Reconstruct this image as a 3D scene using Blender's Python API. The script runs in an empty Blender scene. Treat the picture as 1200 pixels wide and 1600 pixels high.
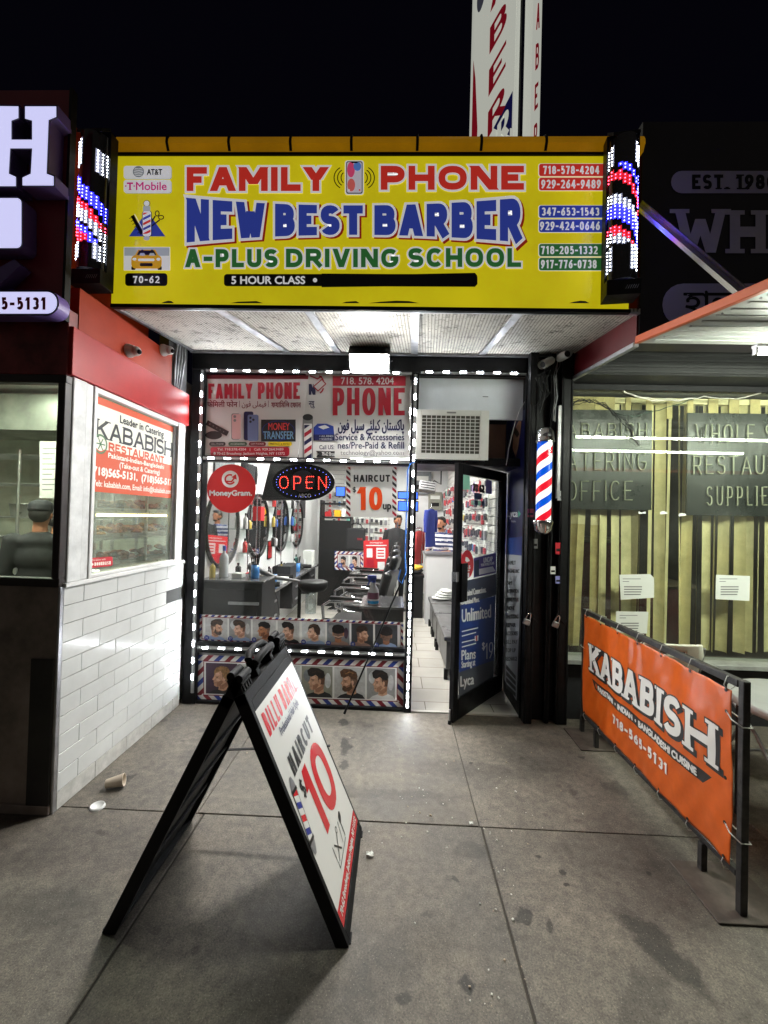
import bpy, bmesh, math, random, os
from math import sin, cos, pi, radians as R
from mathutils import Vector, Matrix
random.seed(7)
SC = bpy.context.scene
COL = SC.collection

# ------------------------------------------------------------------ camera
FPX, CH = 655.0, 1.70
cam_d = bpy.data.cameras.new('camera'); cam = bpy.data.objects.new('camera', cam_d); COL.objects.link(cam)
cam_d.sensor_fit = 'VERTICAL'; cam_d.sensor_height = 36; cam_d.sensor_width = 27
cam_d.lens = 36 * FPX / 1600; cam_d.clip_start = .05; cam_d.clip_end = 500
CM = Matrix.Rotation(R(1.75), 4, 'Z') @ Matrix.Rotation(R(90.75), 4, 'X') @ Matrix.Rotation(R(1.5), 4, 'Z')
cam.matrix_world = Matrix.Translation((0, 0, CH)) @ CM
SC.camera = cam
CM3 = CM.to_3x3(); CAM = Vector((0, 0, CH))

# ------------------------------------------------------------------ world, exposure
W = bpy.data.worlds.new("World"); SC.world = W; W.use_nodes = True
wn = W.node_tree; bg = wn.nodes['Background']
tc = wn.nodes.new('ShaderNodeTexCoord'); sx = wn.nodes.new('ShaderNodeSeparateXYZ')
wn.links.new(tc.outputs['Generated'], sx.inputs[0])
rmp = wn.nodes.new('ShaderNodeValToRGB')         # night sky: dark ahead, town glow over the street behind
mp = wn.nodes.new('ShaderNodeMapRange'); mp.inputs[1].default_value = .25; mp.inputs[2].default_value = -.6
wn.links.new(sx.outputs[1], mp.inputs[0]); wn.links.new(mp.outputs[0], rmp.inputs[0])
rmp.color_ramp.elements[0].color = (.0011, .0010, .0024, 1)
rmp.color_ramp.elements[1].color = (.045, .041, .038, 1)
wn.links.new(rmp.outputs[0], bg.inputs[0]); bg.inputs[1].default_value = 1.0
SC.view_settings.view_transform = 'Standard'; SC.view_settings.look = 'None'
SC.view_settings.exposure = 0; SC.view_settings.gamma = 1
SC.render.engine = 'CYCLES'
cy = SC.cycles
cy.use_denoising = True; cy.max_bounces = 10; cy.diffuse_bounces = 4; cy.glossy_bounces = 4
cy.transparent_max_bounces = 24; cy.sample_clamp_indirect = 4; cy.sample_clamp_direct = 60; cy.caustics_reflective = False; cy.caustics_refractive = False
LAMP = dict(flood=640, led=255, shop=74, rest=140, tube=215, sign=.58)

# ------------------------------------------------------------------ pixel helpers (photograph pixels -> points on real planes)
def ray(u, v): return CM3 @ Vector(((u - 600) / FPX, (800 - v) / FPX, -1))
def PY(u, v, Y): d = ray(u, v); return CAM + d * (Y / d.y)
def PX(u, v, X): d = ray(u, v); return CAM + d * (X / d.x)
def PZ(u, v, Z=0): d = ray(u, v); return CAM + d * ((Z - CH) / d.z)

# ------------------------------------------------------------------ materials
def lin(c): c /= 255; return c / 12.92 if c <= .04045 else ((c + .055) / 1.055) ** 2.4
def s(r, g, b): return (lin(r), lin(g), lin(b))
MC = {}
def M(name, rgb, rough=.5, metal=0, emis=0, ecol=None, noise=0, nscale=4, bump=0, bscale=60, coat=0, spec=None):
    if name in MC: return MC[name]
    if emis < .2: emis = 0
    m = bpy.data.materials.new(name); m.use_nodes = True; nt = m.node_tree; b = nt.nodes['Principled BSDF']
    b.inputs['Base Color'].default_value = (*rgb, 1); b.inputs['Roughness'].default_value = rough; b.inputs['Metallic'].default_value = metal
    if coat: b.inputs['Coat Weight'].default_value = coat; b.inputs['Coat Roughness'].default_value = .08
    if spec is not None: b.inputs['Specular IOR Level'].default_value = spec
    if emis: b.inputs['Emission Color'].default_value = (*(ecol or rgb), 1); b.inputs['Emission Strength'].default_value = emis
    if noise or bump:
        t = nt.nodes.new('ShaderNodeTexCoord')
    if noise:
        n = nt.nodes.new('ShaderNodeTexNoise'); n.inputs['Scale'].default_value = nscale; n.inputs['Detail'].default_value = 7; n.inputs['Roughness'].default_value = .65
        nt.links.new(t.outputs['Object'], n.inputs['Vector'])
        mr = nt.nodes.new('ShaderNodeMapRange'); mr.inputs[1].default_value = .3; mr.inputs[2].default_value = .7
        mr.inputs[3].default_value = 1 - noise; mr.inputs[4].default_value = 1 + noise * .5
        nt.links.new(n.outputs['Fac'], mr.inputs[0])
        mx = nt.nodes.new('ShaderNodeMix'); mx.data_type = 'RGBA'; mx.blend_type = 'MULTIPLY'; mx.inputs[0].default_value = 1
        mx.inputs[6].default_value = (*rgb, 1); nt.links.new(mr.outputs[0], mx.inputs[7]); nt.links.new(mx.outputs[2], b.inputs['Base Color'])
        m2 = nt.nodes.new('ShaderNodeMapRange'); m2.inputs[1].default_value = .3; m2.inputs[2].default_value = .7
        m2.inputs[3].default_value = min(1, rough + .2 * noise); m2.inputs[4].default_value = max(.02, rough - .15 * noise)
        nt.links.new(n.outputs['Fac'], m2.inputs[0]); nt.links.new(m2.outputs[0], b.inputs['Roughness'])
        if emis and ecol is None: nt.links.new(mx.outputs[2], b.inputs['Emission Color'])
    if bump:
        n2 = nt.nodes.new('ShaderNodeTexNoise'); n2.inputs['Scale'].default_value = bscale; n2.inputs['Detail'].default_value = 5
        nt.links.new(t.outputs['Object'], n2.inputs['Vector'])
        bp = nt.nodes.new('ShaderNodeBump'); bp.inputs['Strength'].default_value = bump; bp.inputs['Distance'].default_value = .004
        nt.links.new(n2.outputs['Fac'], bp.inputs['Height']); nt.links.new(bp.outputs[0], b.inputs['Normal'])
    MC[name] = m; return m
def glass(name, tint=(1, 1, 1), refl=.07, dirt=.0, rough=.01, dirtcol=(.6, .6, .55), dscale=3):
    if name in MC: return MC[name]
    m = bpy.data.materials.new(name); m.use_nodes = True; nt = m.node_tree; nt.nodes.remove(nt.nodes['Principled BSDF'])
    o = nt.nodes['Material Output']; tr = nt.nodes.new('ShaderNodeBsdfTransparent'); tr.inputs[0].default_value = (*tint, 1)
    gl = nt.nodes.new('ShaderNodeBsdfGlossy'); gl.inputs['Roughness'].default_value = rough
    lw = nt.nodes.new('ShaderNodeLayerWeight'); lw.inputs[0].default_value = .5
    pw = nt.nodes.new('ShaderNodeMath'); pw.operation = 'POWER'; pw.inputs[1].default_value = 4; nt.links.new(lw.outputs['Facing'], pw.inputs[0])
    ml = nt.nodes.new('ShaderNodeMath'); ml.operation = 'MULTIPLY_ADD'; ml.inputs[1].default_value = .6; ml.inputs[2].default_value = refl; ml.use_clamp = True
    nt.links.new(pw.outputs[0], ml.inputs[0])
    mx = nt.nodes.new('ShaderNodeMixShader'); nt.links.new(ml.outputs[0], mx.inputs[0]); nt.links.new(tr.outputs[0], mx.inputs[1]); nt.links.new(gl.outputs[0], mx.inputs[2])
    out = mx
    if dirt:
        df = nt.nodes.new('ShaderNodeBsdfDiffuse'); df.inputs[0].default_value = (*dirtcol, 1)
        t = nt.nodes.new('ShaderNodeTexCoord'); n = nt.nodes.new('ShaderNodeTexNoise'); n.inputs['Scale'].default_value = dscale; n.inputs['Detail'].default_value = 8
        nt.links.new(t.outputs['Object'], n.inputs['Vector'])
        mr = nt.nodes.new('ShaderNodeMapRange'); mr.inputs[1].default_value = .42; mr.inputs[2].default_value = .75; mr.inputs[3].default_value = dirt * .25; mr.inputs[4].default_value = dirt
        nt.links.new(n.outputs['Fac'], mr.inputs[0])
        m2 = nt.nodes.new('ShaderNodeMixShader'); nt.links.new(mr.outputs[0], m2.inputs[0]); nt.links.new(mx.outputs[0], m2.inputs[1]); nt.links.new(df.outputs[0], m2.inputs[2]); out = m2
    nt.links.new(out.outputs[0], o.inputs['Surface'])
    MC[name] = m; return m

BLK = M('black_paint', (.006, .006, .007), .36, noise=.5, nscale=9, bump=.15, spec=.16)
BLKM = M('black_metal', (.009, .009, .010), .42, .0, noise=.6, nscale=14, bump=.2, spec=.2)
RUB = M('black_plastic', (.008, .008, .009), .6, bump=.25, bscale=220, spec=.16)
WHT = M('white_paint', (.72, .72, .70), .45, noise=.12, nscale=3, bump=.1, bscale=25)
CHR = M('chrome', (.75, .75, .77), .12, 1)
STL = M('grey_metal', (.35, .35, .36), .38, .8, noise=.4, nscale=12)
ALU = M('aluminium_trim', (.5, .5, .52), .35, .9, noise=.3, nscale=10)
PAP = M('paper_white', (.75, .77, .73), .7, noise=.06)
INK = M('ink_black', (.012, .012, .013), .5, spec=.2)

# ------------------------------------------------------------------ object helpers
ORG = {}
def link(o): COL.objects.link(o); return o
def tag(o, label=None, cat=None, group=None, kind=None):
    if label: o['label'] = label
    if cat: o['category'] = cat
    if group: o['group'] = group
    if kind: o['kind'] = kind
    return o
def thing(name, label, cat, loc=(0, 0, 0), group=None, rz=0):
    o = link(bpy.data.objects.new(name, None)); o.location = loc; o.rotation_euler = (0, 0, rz); o.empty_display_size = .1
    ORG[o.name] = Vector(loc); return tag(o, label, cat, group)
class MB:
    def __init__(self): self.v = []; self.f = []; self.m = []
    def mi(self, mat):
        if mat not in self.m: self.m.append(mat)
        return self.m.index(mat)
    def add(self, vs, fs, mat, smooth=False):
        b = len(self.v); self.v += [Vector(p) for p in vs]; k = self.mi(mat)
        self.f += [(tuple(b + i for i in f), k, smooth) for f in fs]; return self
    def face(self, pts, mat): return self.add(pts, [tuple(range(len(pts)))], mat)
    def box(self, c, sz, mat, rot=None):
        x, y, z = (q / 2 for q in sz); c = Vector(c)
        vs = [Vector((i * x, j * y, k * z)) for i in (-1, 1) for j in (-1, 1) for k in (-1, 1)]
        if rot is not None: vs = [rot @ p for p in vs]
        return self.add([c + p for p in vs], [(0, 1, 3, 2), (4, 6, 7, 5), (0, 4, 5, 1), (2, 3, 7, 6), (0, 2, 6, 4), (1, 5, 7, 3)], mat)
    def bx(self, x0, x1, y0, y1, z0, z1, mat): return self.box(((x0 + x1) / 2, (y0 + y1) / 2, (z0 + z1) / 2), (x1 - x0, y1 - y0, z1 - z0), mat)
    def beam(self, a, b, w, h, mat, up=(0, 0, 1)):
        a, b = Vector(a), Vector(b); d = (b - a).normalized(); u = Vector(up)
        if abs(d.dot(u)) > .98: u = Vector((0, 1, 0))
        x = d.cross(u).normalized(); z = x.cross(d)
        return self.box((a + b) / 2, (w, (b - a).length, h), mat, Matrix((x, d, z)).transposed())
    def prism(self, pts, vec, mat, cap2=None):
        n = len(pts); vec = Vector(vec); pts = [Vector(p) for p in pts]; top = [p + vec for p in pts]
        self.add(pts + top, [tuple(range(n - 1, -1, -1))] + [(i, (i + 1) % n, n + (i + 1) % n, n + i) for i in range(n)], mat)
        return self.face(top, cap2 or mat)
    def rings(self, rs, mat, caps=True, smooth=True):
        n = len(rs[0]); vs = [p for r in rs for p in r]
        self.add(vs, [(i * n + j, i * n + (j + 1) % n, (i + 1) * n + (j + 1) % n, (i + 1) * n + j) for i in range(len(rs) - 1) for j in range(n)], mat, smooth)
        if caps: self.face(list(reversed(rs[0])), mat); self.face(rs[-1], mat)
        return self
    def cyl(self, a, b, r, mat, r2=None, n=14, caps=True):
        a, b = Vector(a), Vector(b); d = (b - a).normalized(); q = d.to_track_quat('Z', 'Y').to_matrix(); r2 = r if r2 is None else r2
        ring = lambda c, rr: [c + q @ Vector((rr * cos(2 * pi * i / n), rr * sin(2 * pi * i / n), 0)) for i in range(n)]
        return self.rings([ring(a, r), ring(b, r2)], mat, caps)
    def tube(self, pts, r, mat, n=7, caps=True):
        pts = [Vector(p) for p in pts]; rs = []; x = None
        for i, p in enumerate(pts):
            d = (pts[min(i + 1, len(pts) - 1)] - pts[max(i - 1, 0)]).normalized()
            if x is None: x = d.cross(Vector((0, 0, 1)) if abs(d.z) < .9 else Vector((0, 1, 0))).normalized()
            x = (x - d * x.dot(d)).normalized(); y = d.cross(x); rr = r[i] if isinstance(r, (list, tuple)) else r
            rs.append([p + x * rr * cos(2 * pi * k / n) + y * rr * sin(2 * pi * k / n) for k in range(n)])
        return self.rings(rs, mat, caps)
    def lathe(self, prof, c, mat, n=20, rot=None, caps=True):
        c = Vector(c); rs = []
        for r, z in prof:
            ring = [Vector((max(r, 1e-4) * cos(2 * pi * i / n), max(r, 1e-4) * sin(2 * pi * i / n), z)) for i in range(n)]
            rs.append([c + (rot @ p if rot is not None else p) for p in ring])
        return self.rings(rs, mat, caps)
    def sph(self, c, r, mat, nu=14, nv=8):
        rx, ry, rz = (r, r, r) if not isinstance(r, (tuple, list)) else r; c = Vector(c)
        rs = [[c + Vector((rx * cos(a) * cos(2 * pi * i / nu), ry * cos(a) * sin(2 * pi * i / nu), rz * sin(a))) for i in range(nu)]
              for a in [-pi / 2 + .02 + (pi - .04) * k / nv for k in range(nv + 1)]]
        return self.rings(rs, mat)
    def mesh(self, name, org=(0, 0, 0)):
        me = bpy.data.meshes.new(name); org = Vector(org)
        me.from_pydata([p - org for p in self.v], [], [f[0] for f in self.f])
        for m in self.m: me.materials.append(m)
        me.polygons.foreach_set('material_index', [f[1] for f in self.f]); me.polygons.foreach_set('use_smooth', [f[2] for f in self.f])
        me.update(); return me
    def build(self, name, parent=None, at=None, bev=0, local=False, label=None, seg=1):
        org = Vector((0, 0, 0)) if local else (ORG[parent.name] if parent is not None else Vector(at or (0, 0, 0)))
        o = link(bpy.data.objects.new(name, self.mesh(name, org)))
        if parent is not None: o.parent = parent
        elif at is not None: o.location = at
        ORG[o.name] = org
        if bev:
            b = o.modifiers.new('edge', 'BEVEL'); b.width = bev; b.segments = seg; b.limit_method = 'ANGLE'; b.angle_limit = R(50)
        if label: o['label'] = label
        return o
def dup(root, loc, rz=None, label=None, parent=None):
    r = root.copy(); link(r)
    if parent is not None: r.parent = parent
    else:
        r.location = loc
        if rz is not None: r.rotation_euler.z = rz
    if label: r['label'] = label
    for ch in list(root.children): dup(ch, None, parent=r)
    return r

# ------------------------------------------------------------------ lettering
FONT = {}
def fontmesh(t):
    if t in FONT: return FONT[t]
    cu = bpy.data.curves.new('lettering', 'FONT'); cu.body = t; cu.resolution_u = 3; cu.fill_mode = 'FRONT'
    ob = bpy.data.objects.new('lettering', cu); me = bpy.data.meshes.new_from_object(ob)
    vs = [(v.co.x, v.co.y) for v in me.vertices]; fs = [tuple(p.vertices) for p in me.polygons]
    bpy.data.objects.remove(ob); bpy.data.curves.remove(cu); bpy.data.meshes.remove(me)
    FONT[t] = (vs, fs); return FONT[t]
def arc(cx, cy, rx, ry, a0, a1, n=10, e=2.35):
    o = []
    for i in range(n + 1):
        a = R(a0 + (a1 - a0) * i / n); c, q = cos(a), sin(a)
        o.append((cx + rx * math.copysign(abs(c) ** (2 / e), c), cy + ry * math.copysign(abs(q) ** (2 / e), q)))
    return o
GL = {
 'A': (.78, [[(0, 0), (.5, 1), (1, 0)], [(.2, .32), (.8, .32)]]),
 'B': (.66, [[(0, 0), (0, 1)], [(0, 1), (.55, 1)] + arc(.55, .76, .37, .24, 90, -90) + [(0, .52)], [(.5, .52)] + arc(.58, .26, .42, .26, 90, -90) + [(0, 0)]]),
 'C': (.68, [arc(.52, .5, .52, .5, 42, 318, 16)]), 'D': (.7, [[(0, 0), (0, 1)], [(0, 1), (.35, 1)] + arc(.35, .5, .65, .5, 90, -90, 14) + [(0, 0)]]),
 'E': (.58, [[(1, 1), (0, 1), (0, 0), (1, 0)], [(0, .51), (.86, .51)]]), 'F': (.56, [[(1, 1), (0, 1), (0, 0)], [(0, .47), (.86, .47)]]),
 'G': (.72, [arc(.52, .5, .52, .5, 45, 345, 16) + [(1.02, .45), (.58, .45)]]), 'H': (.7, [[(0, 0), (0, 1)], [(1, 0), (1, 1)], [(0, .5), (1, .5)]]),
 'I': (0, [[(.5, 0), (.5, 1)]]), 'J': (.5, [[(1, 1), (1, .3)] + arc(.5, .3, .5, .3, 0, -170)]),
 'K': (.7, [[(0, 0), (0, 1)], [(1, 1), (.05, .4)], [(.33, .58), (1, 0)]]), 'L': (.54, [[(0, 1), (0, 0), (1, 0)]]),
 'M': (.92, [[(0, 0), (0, 1), (.5, .2), (1, 1), (1, 0)]]), 'N': (.72, [[(0, 0), (0, 1), (1, 0), (1, 1)]]),
 'O': (.78, [arc(.5, .5, .5, .5, 0, 360, 24)]), 'P': (.62, [[(0, 0), (0, 1)], [(0, 1), (.55, 1)] + arc(.55, .71, .45, .29, 90, -90) + [(0, .42)]]),
 'Q': (.78, [arc(.5, .5, .5, .5, 0, 360, 24), [(.6, .3), (1, -.05)]]),
 'R': (.66, [[(0, 0), (0, 1)], [(0, 1), (.55, 1)] + arc(.55, .73, .4, .27, 90, -90) + [(0, .46)], [(.5, .46), (1, 0)]]),
 'S': (.62, [arc(.5, .75, .5, .25, 25, 270, 12), arc(.5, .25, .5, .25, 90, -155, 12)]), 'T': (.64, [[(0, 1), (1, 1)], [(.5, 1), (.5, 0)]]),
 'U': (.7, [[(0, 1), (0, .33)] + arc(.5, .33, .5, .33, 180, 360, 12) + [(1, 1)]]), 'V': (.74, [[(0, 1), (.5, 0), (1, 1)]]),
 'W': (1.05, [[(0, 1), (.25, 0), (.5, .85), (.75, 0), (1, 1)]]), 'X': (.7, [[(0, 0), (1, 1)], [(0, 1), (1, 0)]]), 'Y': (.72, [[(0, 1), (.5, .45), (1, 1)], [(.5, .45), (.5, 0)]]),
 'Z': (.6, [[(0, 1), (1, 1), (0, 0), (1, 0)]]),
 '0': (.62, [arc(.5, .5, .5, .5, 0, 360, 24)]), '1': (.34, [[(0, .78), (.75, 1), (.75, 0)]]), '2': (.6, [arc(.5, .72, .5, .28, 165, -35, 12) + [(0, 0), (1, 0)]]),
 '3': (.6, [arc(.5, .75, .48, .25, 155, -90, 12), arc(.5, .26, .5, .26, 90, -155, 12)]), '4': (.66, [[(.76, 0), (.76, 1), (0, .28), (1, .28)]]),
 '5': (.6, [[(.95, 1), (.14, 1), (.08, .52)] + arc(.48, .32, .52, .32, 125, -150, 12)]), '6': (.6, [arc(.5, .31, .5, .31, 0, 360, 20), [(.82, 1), (.3, .72), (0, .34)]]),
 '7': (.58, [[(0, 1), (1, 1), (.35, 0)]]), '8': (.62, [arc(.5, .75, .44, .25, 0, 360, 18), arc(.5, .26, .5, .26, 0, 360, 18)]),
 '9': (.6, [arc(.5, .69, .5, .31, 0, 360, 20), [(.18, 0), (.7, .28), (1, .66)]]),
 '$': (.6, [arc(.5, .7, .5, .2, 25, 270, 12), arc(.5, .3, .5, .2, 90, -155, 12), [(.5, 1), (.5, 0)]]),
 '-': (.3, [[(0, .45), (1, .45)]]), '.': (0, [[(.5, 0), (.5, .06)]]), '|': (0, [[(.5, 0), (.5, 1)]]), ' ': (.32, []), "'": (0, [[(.5, 1), (.5, .8)]]), ':': (0, [[(.5, .15), (.5, .25)], [(.5, .65), (.5, .75)]]),
}
class Art(MB):
    """flat printed artwork: 2-D shapes in the sign's own units (y down) laid on a plane in thin layers"""
    def __init__(self, fn, eps=.0007, maxseg=0): super().__init__(); self.fn = fn; self.eps = eps; self.k = 0; self.pre = None; self.maxseg = maxseg
    def pt(self, x, y, l):
        if self.pre: x, y = self.pre(x, y)
        return self.fn(x, y, l)
    def poly(self, pts, mat, l=0, sub=None):
        if sub is None: self.k = (self.k + 1) % 40; sub = self.k
        return self.face([self.pt(x, y, self.eps * (l + sub * .012)) for x, y in pts], mat)
    def rect(self, x0, y0, x1, y1, mat, l=0): return self.poly([(x0, y1), (x1, y1), (x1, y0), (x0, y0)], mat, l)
    def rrect(self, x0, y0, x1, y1, r, mat, l=0):
        p = []
        for cx, cy, a in ((x1 - r, y0 + r, -90), (x1 - r, y1 - r, 0), (x0 + r, y1 - r, 90), (x0 + r, y0 + r, 180)):
            p += [(cx + r * cos(R(a + 90 * i / 5)), cy + r * sin(R(a + 90 * i / 5))) for i in range(6)]
        return self.poly(p[::-1], mat, l)
    def ell(self, cx, cy, rx, ry, mat, l=0, n=28, a=0):
        q = [(rx * cos(-2 * pi * i / n), ry * sin(-2 * pi * i / n)) for i in range(n)]; ca, sa = cos(R(a)), sin(R(a))
        return self.poly([(cx + x * ca - y * sa, cy + x * sa + y * ca) for x, y in q], mat, l)
    def line(self, pts, t, mat, l=0, closed=False):
        if self.maxseg:
            q = []
            for i in range(len(pts) if closed else len(pts) - 1):
                a, b = pts[i], pts[(i + 1) % len(pts)]; m = max(1, math.ceil(math.hypot(b[0] - a[0], b[1] - a[1]) / self.maxseg)); q += [(a[0] + (b[0] - a[0]) * j / m, a[1] + (b[1] - a[1]) * j / m) for j in range(m)]
            pts = q + ([] if closed else [pts[-1]])
        n = len(pts); L = []; Rr = []
        for i in range(n):
            p = pts[i]
            if closed: a, b = pts[i - 1], pts[(i + 1) % n]
            else: a, b = pts[max(i - 1, 0)], pts[min(i + 1, n - 1)]
            d1 = Vector((p[0] - a[0], p[1] - a[1])); d2 = Vector((b[0] - p[0], b[1] - p[1]))
            if d1.length < 1e-9: d1 = d2
            if d2.length < 1e-9: d2 = d1
            d1 = d1.normalized(); d2 = d2.normalized(); n1 = Vector((-d1.y, d1.x)); n2 = Vector((-d2.y, d2.x)); m = n1 + n2
            m = n1 if m.length < .2 else m.normalized(); k = t / 2 / max(.7, m.dot(n1)); L.append((p[0] + m.x * k, p[1] + m.y * k)); Rr.append((p[0] - m.x * k, p[1] - m.y * k))
        self.k = (self.k + 1) % 40; z = self.eps * (l + self.k * .012); b = len(self.v); mi = self.mi(mat)
        self.v += [self.pt(*q, z) for q in L] + [self.pt(*q, z) for q in Rr]
        rng = range(n) if closed else range(n - 1)
        self.f += [((b + i, b + (i + 1) % n, b + n + (i + 1) % n, b + n + i), mi, False) for i in rng]
        return self
    def ring(self, cx, cy, rx, ry, t, mat, l=0, a0=0, a1=360, n=28):
        return self.line([(cx + rx * cos(R(a0 + (a1 - a0) * i / n)), cy + ry * sin(R(a0 + (a1 - a0) * i / n))) for i in range(n + (a1 - a0 < 359))], t, mat, l, closed=a1 - a0 > 359)
    def text(self, t, x0, y0, x1, y1, mat, l=1, bold=0, shear=0):
        vs, fs = fontmesh(t)
        if not vs: return self
        ax = min(p[0] for p in vs); bx_ = max(p[0] for p in vs); ay = min(p[1] for p in vs); by = max(p[1] for p in vs)
        kx = (x1 - x0) / max(bx_ - ax, 1e-6); ky = (y1 - y0) / max(by - ay, 1e-6)
        offs = [(0, 0)] + ([(bold, 0), (-bold, 0), (0, bold), (0, -bold)] if bold else [])
        for i, (dx, dy) in enumerate(offs):
            b = len(self.v); mi = self.mi(mat); z = self.eps * (l + i * .03)
            self.v += [self.pt(x0 + (p[0] - ax) * kx + dx + shear * (p[1] - ay) * ky, y1 - (p[1] - ay) * ky + dy, z) for p in vs]
            self.f += [(tuple(b + q for q in f), mi, False) for f in fs]
        return self
    def letters(self, t, x0, y0, x1, y1, th, mat, l=1, gap=None, out=None, serif=False, shear=0, warp=None, grow=0, dots=None):
        h = y1 - y0; gap = th * .45 if gap is None else gap
        ws = [GL[c][0] for c in t]; fixed = sum(th for c in t if c != ' ') + gap * (len(t) - 1); k = (x1 - x0 - fixed) / max(sum(ws), 1e-6)
        old = self.pre
        def pre(x, y):
            x += shear * (y1 - y)
            if warp: x, y = warp(x, y)
            return old(x, y) if old else (x, y)
        self.pre = pre
        for mt, gr, ll in ([(out[0], out[1], l)] if out else []) + [(mat, grow, l + (1 if out else 0))]:
            x = x0
            for c in t:
                w = GL[c][0] * k; tt = th + 2 * gr
                for st in GL[c][1]:
                    P = [(x + th / 2 + (u * w if w else 0), y1 - th / 2 - v * (h - th)) for u, v in st]
                    if c in 'AVWMNKXYZ714' and not dots:
                        for i in range(len(P) - 1):
                            a, b = (P[i], P[i + 1]) if P[i][1] <= P[i + 1][1] else (P[i + 1], P[i]); va, vb = (st[i][1], st[i + 1][1]) if P[i][1] <= P[i + 1][1] else (st[i + 1][1], st[i][1])
                            dx, dy = b[0] - a[0], b[1] - a[1]; ln = math.hypot(dx, dy)
                            if dy < .12 * ln:      # level bar
                                lx, rx = (a[0], b[0]) if a[0] < b[0] else (b[0], a[0]); ex = gr + (th / 2 if c in '74Z' else 0)
                                self.line([(lx - ex, a[1]), (rx + ex, b[1])], tt, mt, ll); continue
                            hw = min(tt / 2 * ln / dy, tt * .85) if abs(dx) > 1e-6 else tt / 2
                            sl = dx / dy; ta = a[1] - ((th / 2 + gr) if va in (0, 1) else gr * 0); tb = b[1] + ((th / 2 + gr) if vb in (0, 1) else gr * 0)
                            xa, xb = a[0] - sl * (th / 2) * (va in (0, 1)) * .0, b[0] + sl * (th / 2) * .0
                            m = max(1, math.ceil((tb - ta) / self.maxseg)) if self.maxseg else 1
                            for j in range(m):
                                f0, f1 = j / m, (j + 1) / m
                                self.poly([(xa + (xb - xa) * f0 - hw, ta + (tb - ta) * f0), (xa + (xb - xa) * f1 - hw, ta + (tb - ta) * f1), (xa + (xb - xa) * f1 + hw, ta + (tb - ta) * f1), (xa + (xb - xa) * f0 + hw, ta + (tb - ta) * f0)], mt, ll)
                            if serif:
                                for (qx, qy), vv in ((a, va), (b, vb)):
                                    if vv in (0, 1) and not (c in 'A' and vv == 1) and not (c in 'VW' and vv == 0):
                                        sw = hw + th * .5; sh_ = th * .42; sy = y1 if vv == 0 else y0; sg = -1 if vv == 0 else 1
                                        self.rect(qx - sw, min(sy - sg * gr, sy + sg * (sh_ + gr)), qx + sw, max(sy - sg * gr, sy + sg * (sh_ + gr)), mt, ll)
                        continue
                    cl = len(P) > 5 and (P[0][0] - P[-1][0]) ** 2 + (P[0][1] - P[-1][1]) ** 2 < 1e-6
                    if cl: P = P[:-1]
                    elif c not in '':
                        for e, q in ((0, 1), (-1, -2)):
                            d = Vector((P[e][0] - P[q][0], P[e][1] - P[q][1])).normalized(); uv = st[e]
                            ex = (th / 2 if uv[1] in (0, 1) and abs(d.y) > .5 else th / 2 if (uv[0] in (0, 1) and abs(d.x) > .9 and c in 'EFLTZ27-45') else 0) + gr
                            P[e] = (P[e][0] + d.x * ex, P[e][1] + d.y * ex)
                    if dots: dots(P, cl)
                    else: self.line(P, tt, mt, ll, cl)
                    if serif and not cl:
                        for e, q in ((0, 1), (-1, -2)):
                            uv = st[e]
                            if uv[1] in (0, 1) and abs(P[e][1] - P[q][1]) > .5 * abs(P[e][0] - P[q][0]) and abs(P[e][1] - P[q][1]) > h * .15:
                                sy = y1 if uv[1] == 0 else y0; sg = -1 if uv[1] == 0 else 1; sw = th * .95 + gr; sh_ = th * .42
                                self.rect(P[e][0] - sw, min(sy - sg * gr, sy + sg * (sh_ + gr)), P[e][0] + sw, max(sy - sg * gr, sy + sg * (sh_ + gr)), mt, ll)
                x += w + (th if c != ' ' else 0) + gap
        self.pre = old
        return self
    def stripes(self, x0, y0, x1, y1, mats, step, slant, l=0, vert=False):
        """diagonal colour bands clipped to the rectangle"""
        L = (y1 - y0) if vert else (x1 - x0); Wd = (x1 - x0) if vert else (y1 - y0); d = abs(slant) * Wd; i = 0; a = -d
        while a < L:
            lo = lambda q: max(0, min(L, q))
            N = 5; A = []; B = []
            for j in range(N + 1):
                f = j / N; off = (f if slant > 0 else 1 - f) * d
                A.append((lo(a + off), f * Wd)); B.append((lo(a + step + off), f * Wd))
            if max(b[0] - q[0] for b, q in zip(B, A)) > 1e-6:
                pl = A + B[::-1]
                self.poly([(x0 + q[1], y0 + q[0]) if vert else (x0 + q[0], y0 + q[1]) for q in pl], mats[i % len(mats)], l)
            a += step; i += 1
        return self
def on_y(Y): return lambda u, v, l: PY(u, v, Y) + Vector((0, -l, 0))
def on_plane(O, U, V):
    O, U, V = Vector(O), Vector(U), Vector(V); N = U.cross(V).normalized()
    return lambda x, y, l: O + U * x - V * y + N * l
def on_quad(c, w, h, base):
    """c: four corners TL, TR, BR, BL in the base art's units"""
    def f(x, y, l):
        a, b = x / w, y / h
        u = (c[0][0] * (1 - a) + c[1][0] * a) * (1 - b) + (c[3][0] * (1 - a) + c[2][0] * a) * b
        v = (c[0][1] * (1 - a) + c[1][1] * a) * (1 - b) + (c[3][1] * (1 - a) + c[2][1] * a) * b
        return base(u, v, l)
    return f
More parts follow.
